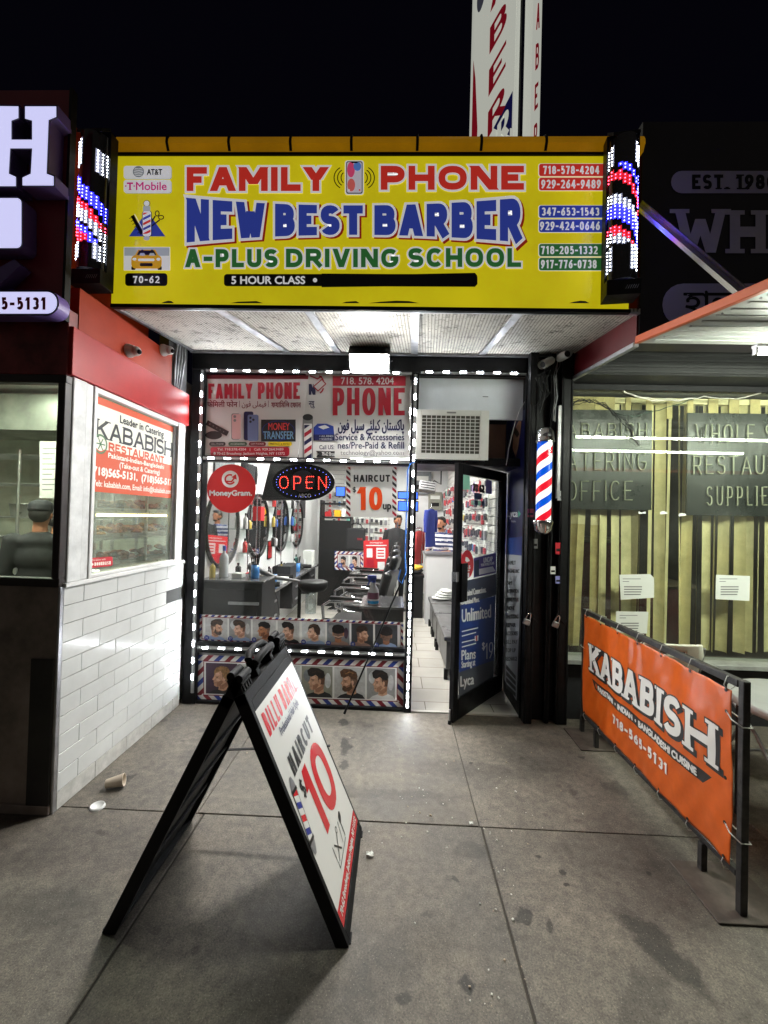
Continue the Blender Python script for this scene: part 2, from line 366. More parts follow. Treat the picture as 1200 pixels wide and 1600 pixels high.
# ================================================================== SETTING: sidewalk, street
def stain_mat(name, base, stains, noise=.32):
    m = bpy.data.materials.new(name); m.use_nodes = True; nt = m.node_tree; b = nt.nodes['Principled BSDF']; N = nt.nodes.new; Lk = nt.links.new
    g = N('ShaderNodeNewGeometry')
    n1 = N('ShaderNodeTexNoise'); n1.inputs['Scale'].default_value = 1.7; n1.inputs['Detail'].default_value = 9; n1.inputs['Roughness'].default_value = .7
    n2 = N('ShaderNodeTexNoise'); n2.inputs['Scale'].default_value = 140; n2.inputs['Detail'].default_value = 4; n2.inputs['Roughness'].default_value = .8
    n3 = N('ShaderNodeTexNoise'); n3.inputs['Scale'].default_value = 22; n3.inputs['Detail'].default_value = 6
    v1 = N('ShaderNodeTexVoronoi'); v1.inputs['Scale'].default_value = 75; v1.inputs['Randomness'].default_value = 1
    v2 = N('ShaderNodeTexVoronoi'); v2.inputs['Scale'].default_value = 4.6
    for n in (n1, n2, n3, v1, v2): Lk(g.outputs['Position'], n.inputs['Vector'])
    def rng(src, a, c, lo, hi):
        r = N('ShaderNodeMapRange'); r.inputs[1].default_value = a; r.inputs[2].default_value = c; r.inputs[3].default_value = lo; r.inputs[4].default_value = hi; Lk(src, r.inputs[0]); return r.outputs[0]
    def math(op, a, c):
        r = N('ShaderNodeMath'); r.operation = op
        for i, q in ((0, a), (1, c)):
            if isinstance(q, (int, float)): r.inputs[i].default_value = q
            else: Lk(q, r.inputs[i])
        return r.outputs[0]
    val = math('MULTIPLY', rng(n1.outputs['Fac'], .3, .7, 1 - noise, 1 + noise * .6), rng(n2.outputs['Fac'], .3, .7, .4, 1.55))
    val = math('MULTIPLY', val, rng(n3.outputs['Fac'], .35, .65, .78, 1.15))
    val = math('MULTIPLY', val, rng(v2.outputs['Distance'], .06, .10, .66, 1))      # old gum
    v3 = N('ShaderNodeTexVoronoi'); v3.inputs['Scale'].default_value = 2.3; Lk(g.outputs['Position'], v3.inputs['Vector']); val = math('MULTIPLY', val, rng(v3.outputs['Distance'], .05, .09, .55, 1))
    v4 = N('ShaderNodeTexVoronoi'); v4.inputs['Scale'].default_value = 26; Lk(g.outputs['Position'], v4.inputs['Vector']); val = math('MULTIPLY', val, rng(v4.outputs['Distance'], .06, .14, .62, 1))
    sub = N('ShaderNodeVectorMath'); sub.operation = 'SUBTRACT'; sub.inputs[1].default_value = (.5, .5, .5)
    n4 = N('ShaderNodeTexNoise'); n4.inputs['Scale'].default_value = 13; n4.inputs['Detail'].default_value = 4; Lk(g.outputs['Position'], n4.inputs['Vector'])
    Lk(n4.outputs['Color'], sub.inputs[0])
    sc = N('ShaderNodeVectorMath'); sc.operation = 'SCALE'; sc.inputs['Scale'].default_value = .12; Lk(sub.outputs[0], sc.inputs[0])
    ad = N('ShaderNodeVectorMath'); Lk(g.outputs['Position'], ad.inputs[0]); Lk(sc.outputs[0], ad.inputs[1])
    for x, y, rx, ry, a, k in stains:
        mpn = N('ShaderNodeMapping'); mpn.vector_type = 'TEXTURE'; mpn.inputs['Location'].default_value = (x, y, 0); mpn.inputs['Rotation'].default_value = (0, 0, R(a)); mpn.inputs['Scale'].default_value = (rx, ry, 1000)
        Lk(ad.outputs[0], mpn.inputs['Vector'])
        ln = N('ShaderNodeVectorMath'); ln.operation = 'LENGTH'; Lk(mpn.outputs[0], ln.inputs[0])
        val = math('MULTIPLY', val, rng(ln.outputs['Value'], .75, 1.15, k, 1))
    cr = N('ShaderNodeMix'); cr.data_type = 'RGBA'; cr.inputs[6].default_value = (*[c * .0 for c in base], 1); cr.inputs[7].default_value = (*base, 1); cr.clamp_factor = False
    Lk(val, cr.inputs[0])
    mx = N('ShaderNodeMix'); mx.data_type = 'RGBA'; Lk(cr.outputs[2], mx.inputs[6]); mx.inputs[7].default_value = (.42, .38, .31, 1)
    Lk(rng(v1.outputs['Distance'], .06, .16, .5, 0), mx.inputs[0]); Lk(mx.outputs[2], b.inputs['Base Color'])
    Lk(rng(n1.outputs['Fac'], .3, .7, .55, .82), b.inputs['Roughness'])
    bp = N('ShaderNodeBump'); bp.inputs['Strength'].default_value = .5; bp.inputs['Distance'].default_value = .003
    hh = math('ADD', n2.outputs['Fac'], math('MULTIPLY', n3.outputs['Fac'], .8)); Lk(hh, bp.inputs['Height']); Lk(bp.outputs[0], b.inputs['Normal'])
    return m
stains = []
for u, v, rx, ry, a, k in [(538, 1130, .06, .05, 0, .45), (540, 1165, .035, .11, 8, .5), (537, 1195, .03, .05, 0, .55), (575, 1133, .06, .03, 0, .75),
                            (1030, 1480, .075, .2, 25, .6), (880, 1362, .022, .02, 0, .5), (883, 1381, .02, .016, 0, .5), (820, 1432, .045, .03, 20, .55), (858, 1446, .028, .02, 50, .6),
                            (731, 1538, .03, .022, 0, .5), (632, 1560, .03, .035, 0, .65), (838, 1335, .018, .016, 0, .6), (714, 1370, .018, .014, 0, .65), (1013, 1366, .02, .015, 0, .6),
                            (668, 1425, .02, .016, 0, .75), (735, 1190, .02, .02, 0, .6), (905, 1182, .03, .02, 0, .65), (960, 1230, .08, .08, 0, .8), (1000, 1180, .14, .1, 0, .8), (330, 1180, .2, .16, 0, .85), (160, 1300, .05, .02, 0, .7),
                            (190, 1220, .09, .03, 50, .65), (900, 1280, .03, .02, 0, .75), (850, 1180, .30, .22, 10, .86), (720, 1200, .4, .1, 0, .92), (640, 1480, .25, .1, 30, .92), (960, 1330, .35, .16, 0, .9), (470, 1560, .3, .12, 0, .88), (600, 1240, .5, .05, 0, .88), (1010, 1560, .2, .06, 40, .85), (60, 1420, .25, .1, 0, .85), (250, 1340, .12, .06, 0, .85), (740, 1330, .1, .05, 0, .85)]:
    p = PZ(u, v); stains.append((p.x, p.y, rx, ry, a, k * (.55 if k < .7 else .8)))
CONC = stain_mat('sidewalk_concrete', (.142, .122, .098), stains, .6)
GAP = M('joint_dirt', (.045, .038, .030), .9, bump=.6, bscale=90)
b = MB(); xs = [-8.8, -7.25, -5.7, -4.15, -2.6, -1.045, .515, 2.07, 3.62, 5.17, 6.72, 8.3]; ys = [-4.0, -2.3, -.75, .81, 2.365, 4.3]
for i in range(len(xs) - 1):
    for j in range(len(ys) - 1):
        dx = -.035 if (j == 3 and i == 5) else 0
        gx = .0022 if j == 4 else .0055
        x0 = xs[i] + gx + (-.04 if i == 5 and j == 4 else 0) - (.012 if i == 6 and j == 4 else 0); x1 = xs[i + 1] - gx + (-.04 if i == 4 and j == 4 else 0) - (.012 if i == 5 and j == 4 else 0)
        b.bx(x0, x1, ys[j] + .003, ys[j + 1] - .003, -.12, random.uniform(-.002, .002), CONC)
tag(b.build('sidewalk', bev=.004, seg=2), kind='structure')
b = MB(); b.bx(-9, 8.5, -4, 4.4, -.3, -.008, GAP); tag(b.build('joint_bed'), kind='structure')
ASPH = M('asphalt', (.045, .045, .047), .85, noise=.4, nscale=3, bump=.5, bscale=120)
b = MB(); b.bx(-60, 60, -16, -4.16, -.6, -.15, ASPH); tag(b.build('road'), kind='structure')
b = MB(); b.bx(-60, 60, -4.155, -4.0, -.6, -.006, M('kerb_stone', (.25, .24, .23), .8, noise=.3, bump=.3)); tag(b.build('kerb', bev=.015), kind='structure')
b = MB()
b.bx(-60, -9, -4, 60, -.6, -.02, CONC); b.bx(8.5, 60, -4, 60, -.6, -.02, CONC); b.bx(-9, 8.5, 4.4, 60, -.6, -.31, CONC); tag(b.build('ground'), kind='structure')

# small litter
b = MB()
crumb = M('crumb_white', (.6, .58, .52), .8); crumb2 = M('crumb_tan', (.35, .28, .2), .8)
for i in range(95):
    if i < 60: u, v = random.gauss(690, 120), random.uniform(1150, 1330)
    elif i < 90: u, v = random.gauss(770, 25) , random.uniform(1280, 1590)
    else: u, v = random.uniform(150, 1150), random.uniform(1140, 1590)
    p = PZ(u, v); r = random.uniform(.0015, .0042) * (1.3 if i % 9 == 0 else 1)
    rot = Matrix.Rotation(random.uniform(0, 3), 3, 'Z') @ Matrix.Rotation(random.uniform(-.4, .4), 3, 'X')
    b.box((p.x, p.y, .004), (r * 2, r * random.uniform(1, 2.4), r * .8), crumb if random.random() < .65 else crumb2, rot)
tag(b.build('litter_crumbs'), kind='stuff', label='tiny pale crumbs scattered over the sidewalk slabs')
def scrap(u, v, sz, label):
    b = MB(); p = PZ(u, v); n = 5; vs = []
    for i in range(n):
        for j in range(n): vs.append((p.x + sz * (i / (n - 1) - .5) + random.uniform(-.2, .2) * sz / n, p.y + sz * .8 * (j / (n - 1) - .5), .006 + random.uniform(0, .3) * sz))
    b.add(vs, [(i * n + j, (i + 1) * n + j, (i + 1) * n + j + 1, i * n + j + 1) for i in range(n - 1) for j in range(n - 1)], PAP)
    tag(b.build('paper_scrap', at=(p.x, p.y, 0)), label, 'paper scrap')
scrap(578, 1337, .035, 'crumpled white scrap of paper on the sidewalk right of the folding sign')
scrap(736, 1288, .022, 'small folded paper bit lying on the sidewalk joint below the door')
# tipped paper cup and lid
p = PZ(180, 1231); b = MB(); rot = Matrix.Rotation(R(18), 3, 'Z') @ Matrix.Rotation(R(83), 3, 'Y')
b.lathe([(.024, 0), (.025, .003), (.036, .095), (.038, .098), (.036, .1), (.034, .095), (.022, .004)], p + Vector((-.05, -.012, .029)), M('cup_tan', (.60, .50, .39), .6, noise=.25), 22, rot)
t = b.build('paper_cup', at=(p.x, p.y, 0)); tag(t, 'crushed tan paper cup tipped on its side by the tiled wall', 'paper cup')
p = PZ(152, 1261); b = MB(); b.lathe([(.001, .006), (.03, .006), (.032, .012), (.036, .012), (.04, .004), (.041, 0)], p, WHT, 26, caps=False)
tag(b.build('cup_lid', at=p), 'round white cup lid lying flat on the sidewalk joint', 'cup lid')

# ================================================================== LEFT RESTAURANT BUILDING
XL, YL = -1.87, 2.31
rest = thing('restaurant_building', 'dark burgundy restaurant front with white tiled side wall, left of the barber shop', 'building', (-2.6, 2.6, 0))
TILE = M('white_tile', (.62, .628, .615), .13, noise=.10, nscale=3.5, coat=.1)
GROUT = M('tile_grout', (.05, .05, .048), .9)
tile_w, tile_h = .305, .1045
b = MB(); b.bx(-2.0, -1.884, 2.335, 3.655, 0, 1.255, GROUT); b.build('wall', rest)
b = MB(); rnd = random.Random(3)
TD = M('white_tile_grimy', (.56, .55, .52), .14, noise=.25, nscale=14)
for r in range(12):
    z0 = r * tile_h + .001; y = 2.322 - (.15 if r % 2 else 0)
    while y < 3.65:
        y0, y1 = max(y, 2.322) + .002, min(y + tile_w, 3.655) - .002
        if y1 - y0 > .02 and not (r == 9 and y1 > 3.6):
            tx, tz = rnd.gauss(0, .0014), rnd.gauss(0, .0012)
            rot = Matrix.Rotation(tx, 3, 'Y') @ Matrix.Rotation(tz, 3, 'Z')
            b.box((-1.877, (y0 + y1) / 2, z0 + tile_h / 2), (.013, y1 - y0, tile_h - .0042), TD if r == 0 else TILE, rot)
        y += tile_w
b.build('wall_tiles', rest, bev=.0008)
b = MB(); b.bx(-1.90, -1.856, 2.32, 3.655, 1.255, 1.28, WHT); b.build('sill', rest, bev=.003)
PNL = M('dark_panel', (.27, .22, .19), .55, noise=.6, nscale=3, bump=.3, bscale=12)
b = MB(); b.bx(-6, -1.885, 2.30, 2.33, 0, 1.262, PNL)
b.bx(-2.02, -1.888, 2.288, 2.3, 0, .86, M('dark_panel_edge', (.022, .019, .018), .5, noise=.4)); b.bx(-6, -1.886, 2.285, 2.3, 0, .05, PNL)
b.bx(-1.886, -1.872, 2.298, 2.334, 0, 1.262, ALU); b.build('base_panel', rest, bev=.003)
FRB = M('brown_frame', (.022, .016, .014), .45, noise=.4)
b = MB()
for a in ((-6, -1.875, 2.29, 2.34, 1.262, 1.31), (-6, -1.875, 2.29, 2.34, 2.41, 2.455), (-1.918, -1.875, 2.285, 2.34, 1.31, 2.41)): b.bx(*a, FRB)
wf = b.build('window_frame', rest, bev=.003)
DG = glass('dirty_glass', (.93, .97, .92), .06, .22, dirtcol=(.6, .66, .58))
b = MB(); b.bx(-6, -1.918, 2.312, 2.318, 1.31, 2.41, DG); b.build('pane', wf)
# side window
b = MB(); WB = M('white_board', (.68, .69, .68), .5, noise=.3, nscale=7, bump=.3, bscale=18)
b.bx(-1.93, -1.866, 2.336, 2.44, 1.28, 2.46, WB); b.bx(-1.93, -1.872, 2.441, 2.50, 1.28, 2.46, WB); b.build('corner_post', rest, bev=.004)
b = MB(); b.bx(-1.93, -1.864, 2.501, 2.53, 1.28, 2.46, WHT); b.bx(-1.93, -1.864, 3.49, 3.60, 1.28, 2.46, WHT); b.bx(-1.93, -1.868, 2.53, 3.49, 2.425, 2.46, WHT); b.bx(-1.93, -1.868, 2.53, 3.49, 1.2805, 1.30, WHT)
b.bx(-1.925, -1.885, 3.455, 3.49, 1.30, 2.425, STL)
wf2 = b.build('window_frame', rest, bev=.003)
b = MB(); b.bx(-1.905, -1.899, 2.53, 3.46, 1.30, 2.425, DG); b.build('pane', wf2)
# red and orange cladding of the side return
RED = M('red_panel', s(160, 26, 22), .42, noise=.22, nscale=3, bump=.1, bscale=5, spec=.25); ORA = M('orange_red_panel', s(158, 50, 20), .5, noise=.25, nscale=3, bump=.1, bscale=5, spec=.2)
b = MB(); b.bx(-1.95, -1.852, 2.30, 3.63, 2.461, 2.735, RED); b.build('red_band', rest, bev=.003)
b = MB(); b.bx(-2.1, XL, 2.36, 3.36, 2.736, 2.985, ORA); b.bx(-2.12, -2.075, 2.37, 3.36, 2.986, 4.10, ORA); b.build('orange_cladding', rest)
b = MB(); b.bx(-1.98, -1.90, 3.361, 3.66, 2.736, 3.2, M('conduit_dark', (.05, .05, .05), .6)); 
for k in range(4): b.tube([(-1.88, 3.42 + k * .03, 2.74), (-1.88 + .01 * k, 3.43 + k * .03, 3.0), (-1.86, 3.44 + k * .03, 3.2)], .009, STL)
b.build('conduit', rest)
# front fascia
WOOD = M('burgundy_wood', (.22, .03, .03), .45, noise=.7, nscale=6); BURG = M('burgundy_fascia', (.26, .022, .040), .35, noise=.2)
b = MB(); b.bx(-6, -1.874, 2.29, 2.5, 2.456, 2.83, WOOD); b.build('lower_fascia', rest, bev=.003)
b = MB(); b.bx(-6, -1.885, 2.26, 2.29, 2.831, 4.05, BURG); b.build('fascia', rest, bev=.004)
b = MB(); b.bx(-1.884, -1.869, 2.25, 2.29, 2.75, 4.05, BLKM); b.build('corner_trim', rest)
b = MB(); b.bx(-6, -1.96, 2.5, 9, 2.85, 2.9, WHT); b.bx(-6, -1.96, 5.2, 5.25, 0, 2.85, M('rest_wall', s(205, 208, 190), .6, noise=.15)); b.bx(-6.05, -6, 2.3, 9, 0, 4, WHT); b.bx(-1.95, -1.93, 3.66, 5.2, 0, 2.85, WHT)
b.build('interior_wall', rest)
b = MB(); b.bx(-6, -1.95, 2.34, 5.2, -.02, .01, M('rest_floor', (.2, .18, .16), .5)); tag(b.build('restaurant_floor'), kind='structure')

# channel letters and boxes on the fascia (lit)
LAV = M('letter_face', (.8, .8, .95), .4, emis=.95, ecol=(.62, .62, .95)); PUR = M('letter_return', (.16, .10, .33), .4, noise=.1); TRIMB = M('letter_trim', (.01, .01, .012), .4)
def channel(name, outlines, Yf, Yb, label, cat, trim=3.0, grp=None):
    c = PY(*outlines[0][0], Yf); t = thing(name, label, cat, (c.x, Yb, c.z), grp)
    e = MB(); f = MB(); tr = MB()
    for o in outlines:
        P = [PY(u, v, Yf) for u, v in o]; cx = sum((p for p in P), Vector()) / len(P)
        n = len(P); back = [p + Vector((0, Yb - Yf, 0)) for p in P]
        e.add(P + back, [(i, (i + 1) % n, n + (i + 1) % n, n + i) for i in range(n)], PUR)
        tr.face([p + Vector((0, .0012, 0)) for p in P], TRIMB)
        # inset face
        Q = []
        for i in range(n):
            a, q, d = Vector(o[i - 1]), Vector(o[i]), Vector(o[(i + 1) % n]); d1 = (q - a).normalized(); d2 = (d - q).normalized()
            n1 = Vector((-d1.y, d1.x)); n2 = Vector((-d2.y, d2.x)); m = n1 + n2; m = n1 if m.length < .1 else m / max(.5, m.length_squared / 2)
            Q.append(PY(q.x + m.x * trim, q.y + m.y * trim, Yf - .0015))
        f.face(Q, LAV)
    e.build('return_edge', t); tr.build('trim_cap', t); f.build('lit_face', t); return t
def rr(x0, y0, x1, y1, r, n=5):
    p = []
    for cx, cy, a in ((x1 - r, y0 + r, -90), (x1 - r, y1 - r, 0), (x0 + r, y1 - r, 90), (x0 + r, y0 + r, 180)):
        p += [(cx + r * cos(R(a + 90 * i / n)), cy + r * sin(R(a + 90 * i / n))) for i in range(n + 1)]
    return p
# letter H with slab serifs: one outline (clockwise in picture), the left part runs out of the frame
H = [(-62, 164), (30, 163)] ; H = [(-45, 163), (31, 164), (31, 186), (20, 190), (20, 216), (48, 216), (48, 190), (37, 187), (37, 164), (90, 164), (90, 184), (78, 189), (75, 270), (86, 274), (86, 292), (33, 292), (33, 276), (46, 270), (48, 234), (18, 234), (16, 270), (27, 275), (27, 293), (-48, 293), (-48, 276), (-34, 271), (-32, 190), (-45, 187)]
channel('channel_letter', [H], 2.16, 2.255, 'large lit white slab letter H on the dark burgundy fascia', 'sign letter', 2.2)
channel('lit_sign_box', [rr(-60, 307, 36, 390, 10)], 2.17, 2.255, 'lit white rounded sign box below the letter H', 'lit sign', 2.5)
b = MB(); P = [(-20, 428), (22, 405), (32, 414), (-20, 462)]
b.prism([PY(u, v, 2.18) for u, v in P], (0, .07, 0), PUR); tag(b.build('sign_ornament', at=PY(0, 440, 2.25)), 'purple lit ornament stroke under the white sign box at the left edge', 'sign ornament')
t = channel('phone_number_sign', [rr(-70, 453, 92, 493, 19, 8)], 2.18, 2.255, 'lit white pill sign with red phone digits 5-5131', 'lit sign', 3)
a = Art(on_y(2.1765)); DR = M('digit_red', s(150, 12, 40), .5); a.letters('5-5131', 2, 464.5, 72, 484, 4.6, DR, gap=3.2); a.build('lettering', t)
b = MB(); b.bx(-6, -1.92, 2.2, 2.26, 2.76, 2.80, TRIMB)

# poster on the side window
def side(x, y, l): return Vector((-1.897 + l, 2.52 + .95 * x / 100, 2.415 - .6 * y / 63))   # canvas 100 x 63
post = thing('restaurant_poster', 'red and cream restaurant poster inside the side window above the tiled wall', 'poster', (-1.897, 3, 1.81))
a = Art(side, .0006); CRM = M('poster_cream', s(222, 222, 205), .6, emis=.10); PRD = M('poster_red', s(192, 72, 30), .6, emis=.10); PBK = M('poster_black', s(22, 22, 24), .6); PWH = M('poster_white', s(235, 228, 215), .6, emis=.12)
a.rect(0, 0, 100, 63, CRM); a.rect(0, 0, 100, 5, PRD, 1); a.rect(0, 34, 100, 63, PRD, 1); a.build('printed_sheet', post)
a = Art(side, .0006)
a.text('Leader in Catering', 28, 7, 84, 14, PBK, 2, .25); a.letters('KABABISH', 4.5, 14.5, 98, 27, 2.1, PBK, 2, serif=True); a.letters('RESTAURANT', 17, 28.2, 86, 34.2, 1.4, PRD, 3)
a.rect(17, 34, 88, 34.4, PRD, 3)
a.text('Pakistani-Indian-Bangladeshi', 17, 35.5, 86, 40, PWH, 3, .12); a.text('(Take-out & Catering)', 29, 40.5, 80, 45.5, PWH, 3, .12)
a.text('(718)565-5131,  (718)565-517', 0.5, 46.5, 99.5, 53.5, PWH, 3, .35); a.text('Web: kababish.com, Email: info@kababish.com', .5, 55, 99, 60.5, PWH, 3, .12)
GRN = M('emblem_green', s(70, 110, 70), .6)
a.ring(9, 31, 6, 6, 1.2, GRN, 3); a.ell(9, 31, 4.6, 4.6, PWH, 2)
for k in range(6): a.line([(9, 31), (9 + 4.4 * cos(k * pi / 3), 31 + 4.4 * sin(k * pi / 3))], .8, GRN, 4)
a.build('lettering', post)
def side2(u, v, l): return PX(u, v, -1.896) + Vector((l, 0, 0))
st = thing('delivery_sticker', 'small red delivery sticker at the bottom corner of the tiled wall window', 'sticker', PX(156, 880, -1.897))
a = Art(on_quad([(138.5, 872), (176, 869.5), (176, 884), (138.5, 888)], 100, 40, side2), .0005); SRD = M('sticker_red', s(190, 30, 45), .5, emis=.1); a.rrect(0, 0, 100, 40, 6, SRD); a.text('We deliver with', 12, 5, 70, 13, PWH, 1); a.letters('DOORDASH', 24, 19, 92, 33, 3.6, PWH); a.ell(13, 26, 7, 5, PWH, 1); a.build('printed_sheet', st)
# dome cameras on the orange cladding
def domecam(u, v, label):
    p = PX(u, v, XL); t = thing('security_camera', label, 'security camera', p); rot = Matrix.Rotation(R(90), 3, 'Y')
    b = MB(); b.lathe([(.045, 0), (.045, .018), (.038, .03), (.034, .05)], p, M('camera_grey', (.42, .42, .40), .4, noise=.2), 20, rot); b.build('base', t)
    b = MB(); b.sph(p + Vector((.062, -.006, -.004)), .032, M('camera_grey', (.4, .4, .4))); b.build('housing', t)
    b = MB(); b.sph(p + Vector((.088, -.014, -.012)), .016, INK); b.build('lens', t)
domecam(200, 548, 'grey dome security camera on the orange cladding, nearer the street'); domecam(254, 547, 'small grey dome security camera tucked under the barber shop soffit corner')

# ------------------------------------------------------------------ restaurant interior seen through the two dirty windows
def ceiling_panel(x, y, z, sx_, sy_, e, label, col=(1, 1, 1)):
    t = thing('ceiling_light', label, 'ceiling light', (x, y, z))
    b = MB(); b.bx(x - sx_ / 2 - .02, x + sx_ / 2 + .02, y - sy_ / 2 - .02, y + sy_ / 2 + .02, z, z + .03, WHT); b.build('housing', t)
    b = MB(); b.bx(x - sx_ / 2, x + sx_ / 2, y - sy_ / 2, y + sy_ / 2, z - .006, z - .001, M('light_panel_%g' % e, (.9, .9, .9), .5, emis=e, ecol=col)); b.build('diffuser', t)
ceiling_panel(-3.1, 3.4, 2.80, 1.2, .12, LAMP['rest'], 'long tube light on the restaurant ceiling behind the left window', (.94, 1, .86))
ceiling_panel(-3.3, 2.72, 2.80, 1.2, .12, LAMP['rest'], 'added tube light brightening the restaurant right behind the front window', (1, 1, .94))  # extra lamp added to brighten the front of the room
ceiling_panel(-2.75, 4.4, 2.80, 1.2, .12, LAMP['rest'], 'tube light over the food shelves deep inside the restaurant', (1, .98, .86))
SS = M('steel_shelf', (.5, .5, .47), .3, .8, noise=.3); FOOD = [M('food_%d' % i, c, .7, noise=.5, nscale=30, bump=.6, bscale=70) for i, c in enumerate([s(150, 95, 50), s(120, 70, 40), s(170, 130, 80), s(110, 90, 60), s(150, 60, 35)])]
case = thing('food_display_case', 'steel food display case with lit shelves behind the tiled wall window', 'display case', (-2.3, 4.0, 0))
b = MB(); b.bx(-2.40, -2.06, 2.87, 4.8, 0, 1.28, SS); b.build('base', case, bev=.01)
for z in (1.48, 1.68, 1.9):
    b = MB(); b.bx(-2.40, -2.12, 2.88, 4.78, z, z + .015, SS); b.build('shelf', case)
for y in (2.89, 3.5, 4.15, 4.76): b = MB(); b.bx(-2.14, -2.12, y, y + .015, 1.28, 1.95, SS); b.build('upright', case)
b = MB(); b.bx(-2.125, -2.11, 2.9, 4.75, 1.655, 1.675, M('shelf_glow', (1, .8, .4), .5, emis=9, ecol=(1, .78, .4))); b.build('shelf_lamp', case)
k = 0
for z in (1.28, 1.495, 1.695):
    for y in (3.06, 3.39, 3.72, 4.05, 4.38):
        b = MB(); f = random.choice(FOOD); nm = ['flat breads', 'rice', 'fried snacks', 'sweets', 'roast meat'][FOOD.index(f)]
        b.bx(-2.39, -2.15, y - .15, y + .15, z + .002, z + .025, SS)
        for q in range(16): b.sph((-2.27 + random.uniform(-.09, .09), y + random.uniform(-.12, .12), z + .03 + random.uniform(0, .05)), (random.uniform(.02, .05), random.uniform(.02, .05), random.uniform(.012, .03)), f, 8, 5)
        row = {1.28: 'lowest shelf', 1.495: 'middle shelf', 1.695: 'top shelf'}[z]
        tag(b.build('food_tray', at=(-2.27, y, z)), 'metal tray heaped with %s on the %s of the food case' % (nm, row), 'food tray', 'food trays in the display case'); k += 1
# menu sheets and shelving behind the front window
mb = thing('menu_board', 'pale menu sheet hung inside the restaurant front window', 'menu', PY(68, 730, 3.4))
a = Art(on_y(3.4)); a.rect(62, 690, 96, 778, PAP); 
for i in range(9): a.rect(66, 700 + i * 8, 90 - (i % 3) * 4, 702 + i * 8, M('grey_print', (.3, .3, .3), .7), 1)
a.build('printed_sheet', mb); b = MB(); b.prism([PY(u, v, 3.401) for u, v in [(62, 690), (96, 690), (96, 778), (62, 778)]], (0, .006, 0), PAP); b.build('backing', mb)
rk = thing('wire_rack', 'steel wire rack with pans at the back of the restaurant', 'rack', (-3.3, 4.6, 0)); b = MB()
for x in (-4.6, -3.9, -3.3, -2.9): b.cyl((x, 4.6, 0), (x, 4.6, 2.3), .015, SS); b.cyl((x, 4.2, 0), (x, 4.2, 2.3), .015, SS)
for z in (1.25, 1.6, 1.95, 2.25):
    for y in (4.2, 4.3, 4.4, 4.5, 4.6): b.cyl((-4.6, y, z), (-2.9, y, z), .007, SS, n=6)
b.build('frame', rk)
for i, (x, z, c) in enumerate([(-4.3, 1.25, 'steel'), (-3.6, 1.25, 'steel'), (-4.0, 1.6, 'steel'), (-3.4, 1.6, 'steel'), (-3.1, 1.95, 'steel')]):
    b = MB(); b.lathe([(.12, 0), (.14, .14), (.145, .14), (.135, .13), (.115, .01)], (x, 4.4, z + .008), SS, 20)
    tag(b.build('cooking_pot', at=(x, 4.4, z)), 'steel cooking pot standing on the wire rack behind the glass', 'pot', 'pots on the wire rack')
hd = MB(); hd.bx(-6, -2.2, 3.9, 4.5, 2.45, 2.8, M('hood_steel', (.33, .35, .30), .35, .6, noise=.5, nscale=3)); tag(hd.build('extractor_hood', at=(-3.5, 4.2, 2.6)), 'wide steel extractor hood over the restaurant kitchen', 'extractor hood')
# ================================================================== PEOPLE
def remesh(balls, vox, name, mat, smooth=3):
    """one continuous skin over a set of tapered limbs"""
    b = MB()
    for c, r in balls: b.sph(c, r, mat, 12, 8)
    o = b.build(name, local=True)
    m = o.modifiers.new('r', 'REMESH'); m.mode = 'VOXEL'; m.voxel_size = vox; m.use_smooth_shade = True
    q = o.modifiers.new('s', 'SMOOTH'); q.factor = .5; q.iterations = smooth
    bpy.context.view_layer.update(); dg = bpy.context.evaluated_depsgraph_get()
    me = bpy.data.meshes.new_from_object(o.evaluated_get(dg)); me.name = name; o.modifiers.clear(); old = o.data; o.data = me; bpy.data.meshes.remove(old)
    if not me.materials: me.materials.append(mat)
    return o
def limb(a, b_, r0, r1, n=7): 
    a, b_ = Vector(a), Vector(b_); return [(a.lerp(b_, i / n), r0 + (r1 - r0) * i / n) for i in range(n + 1)]
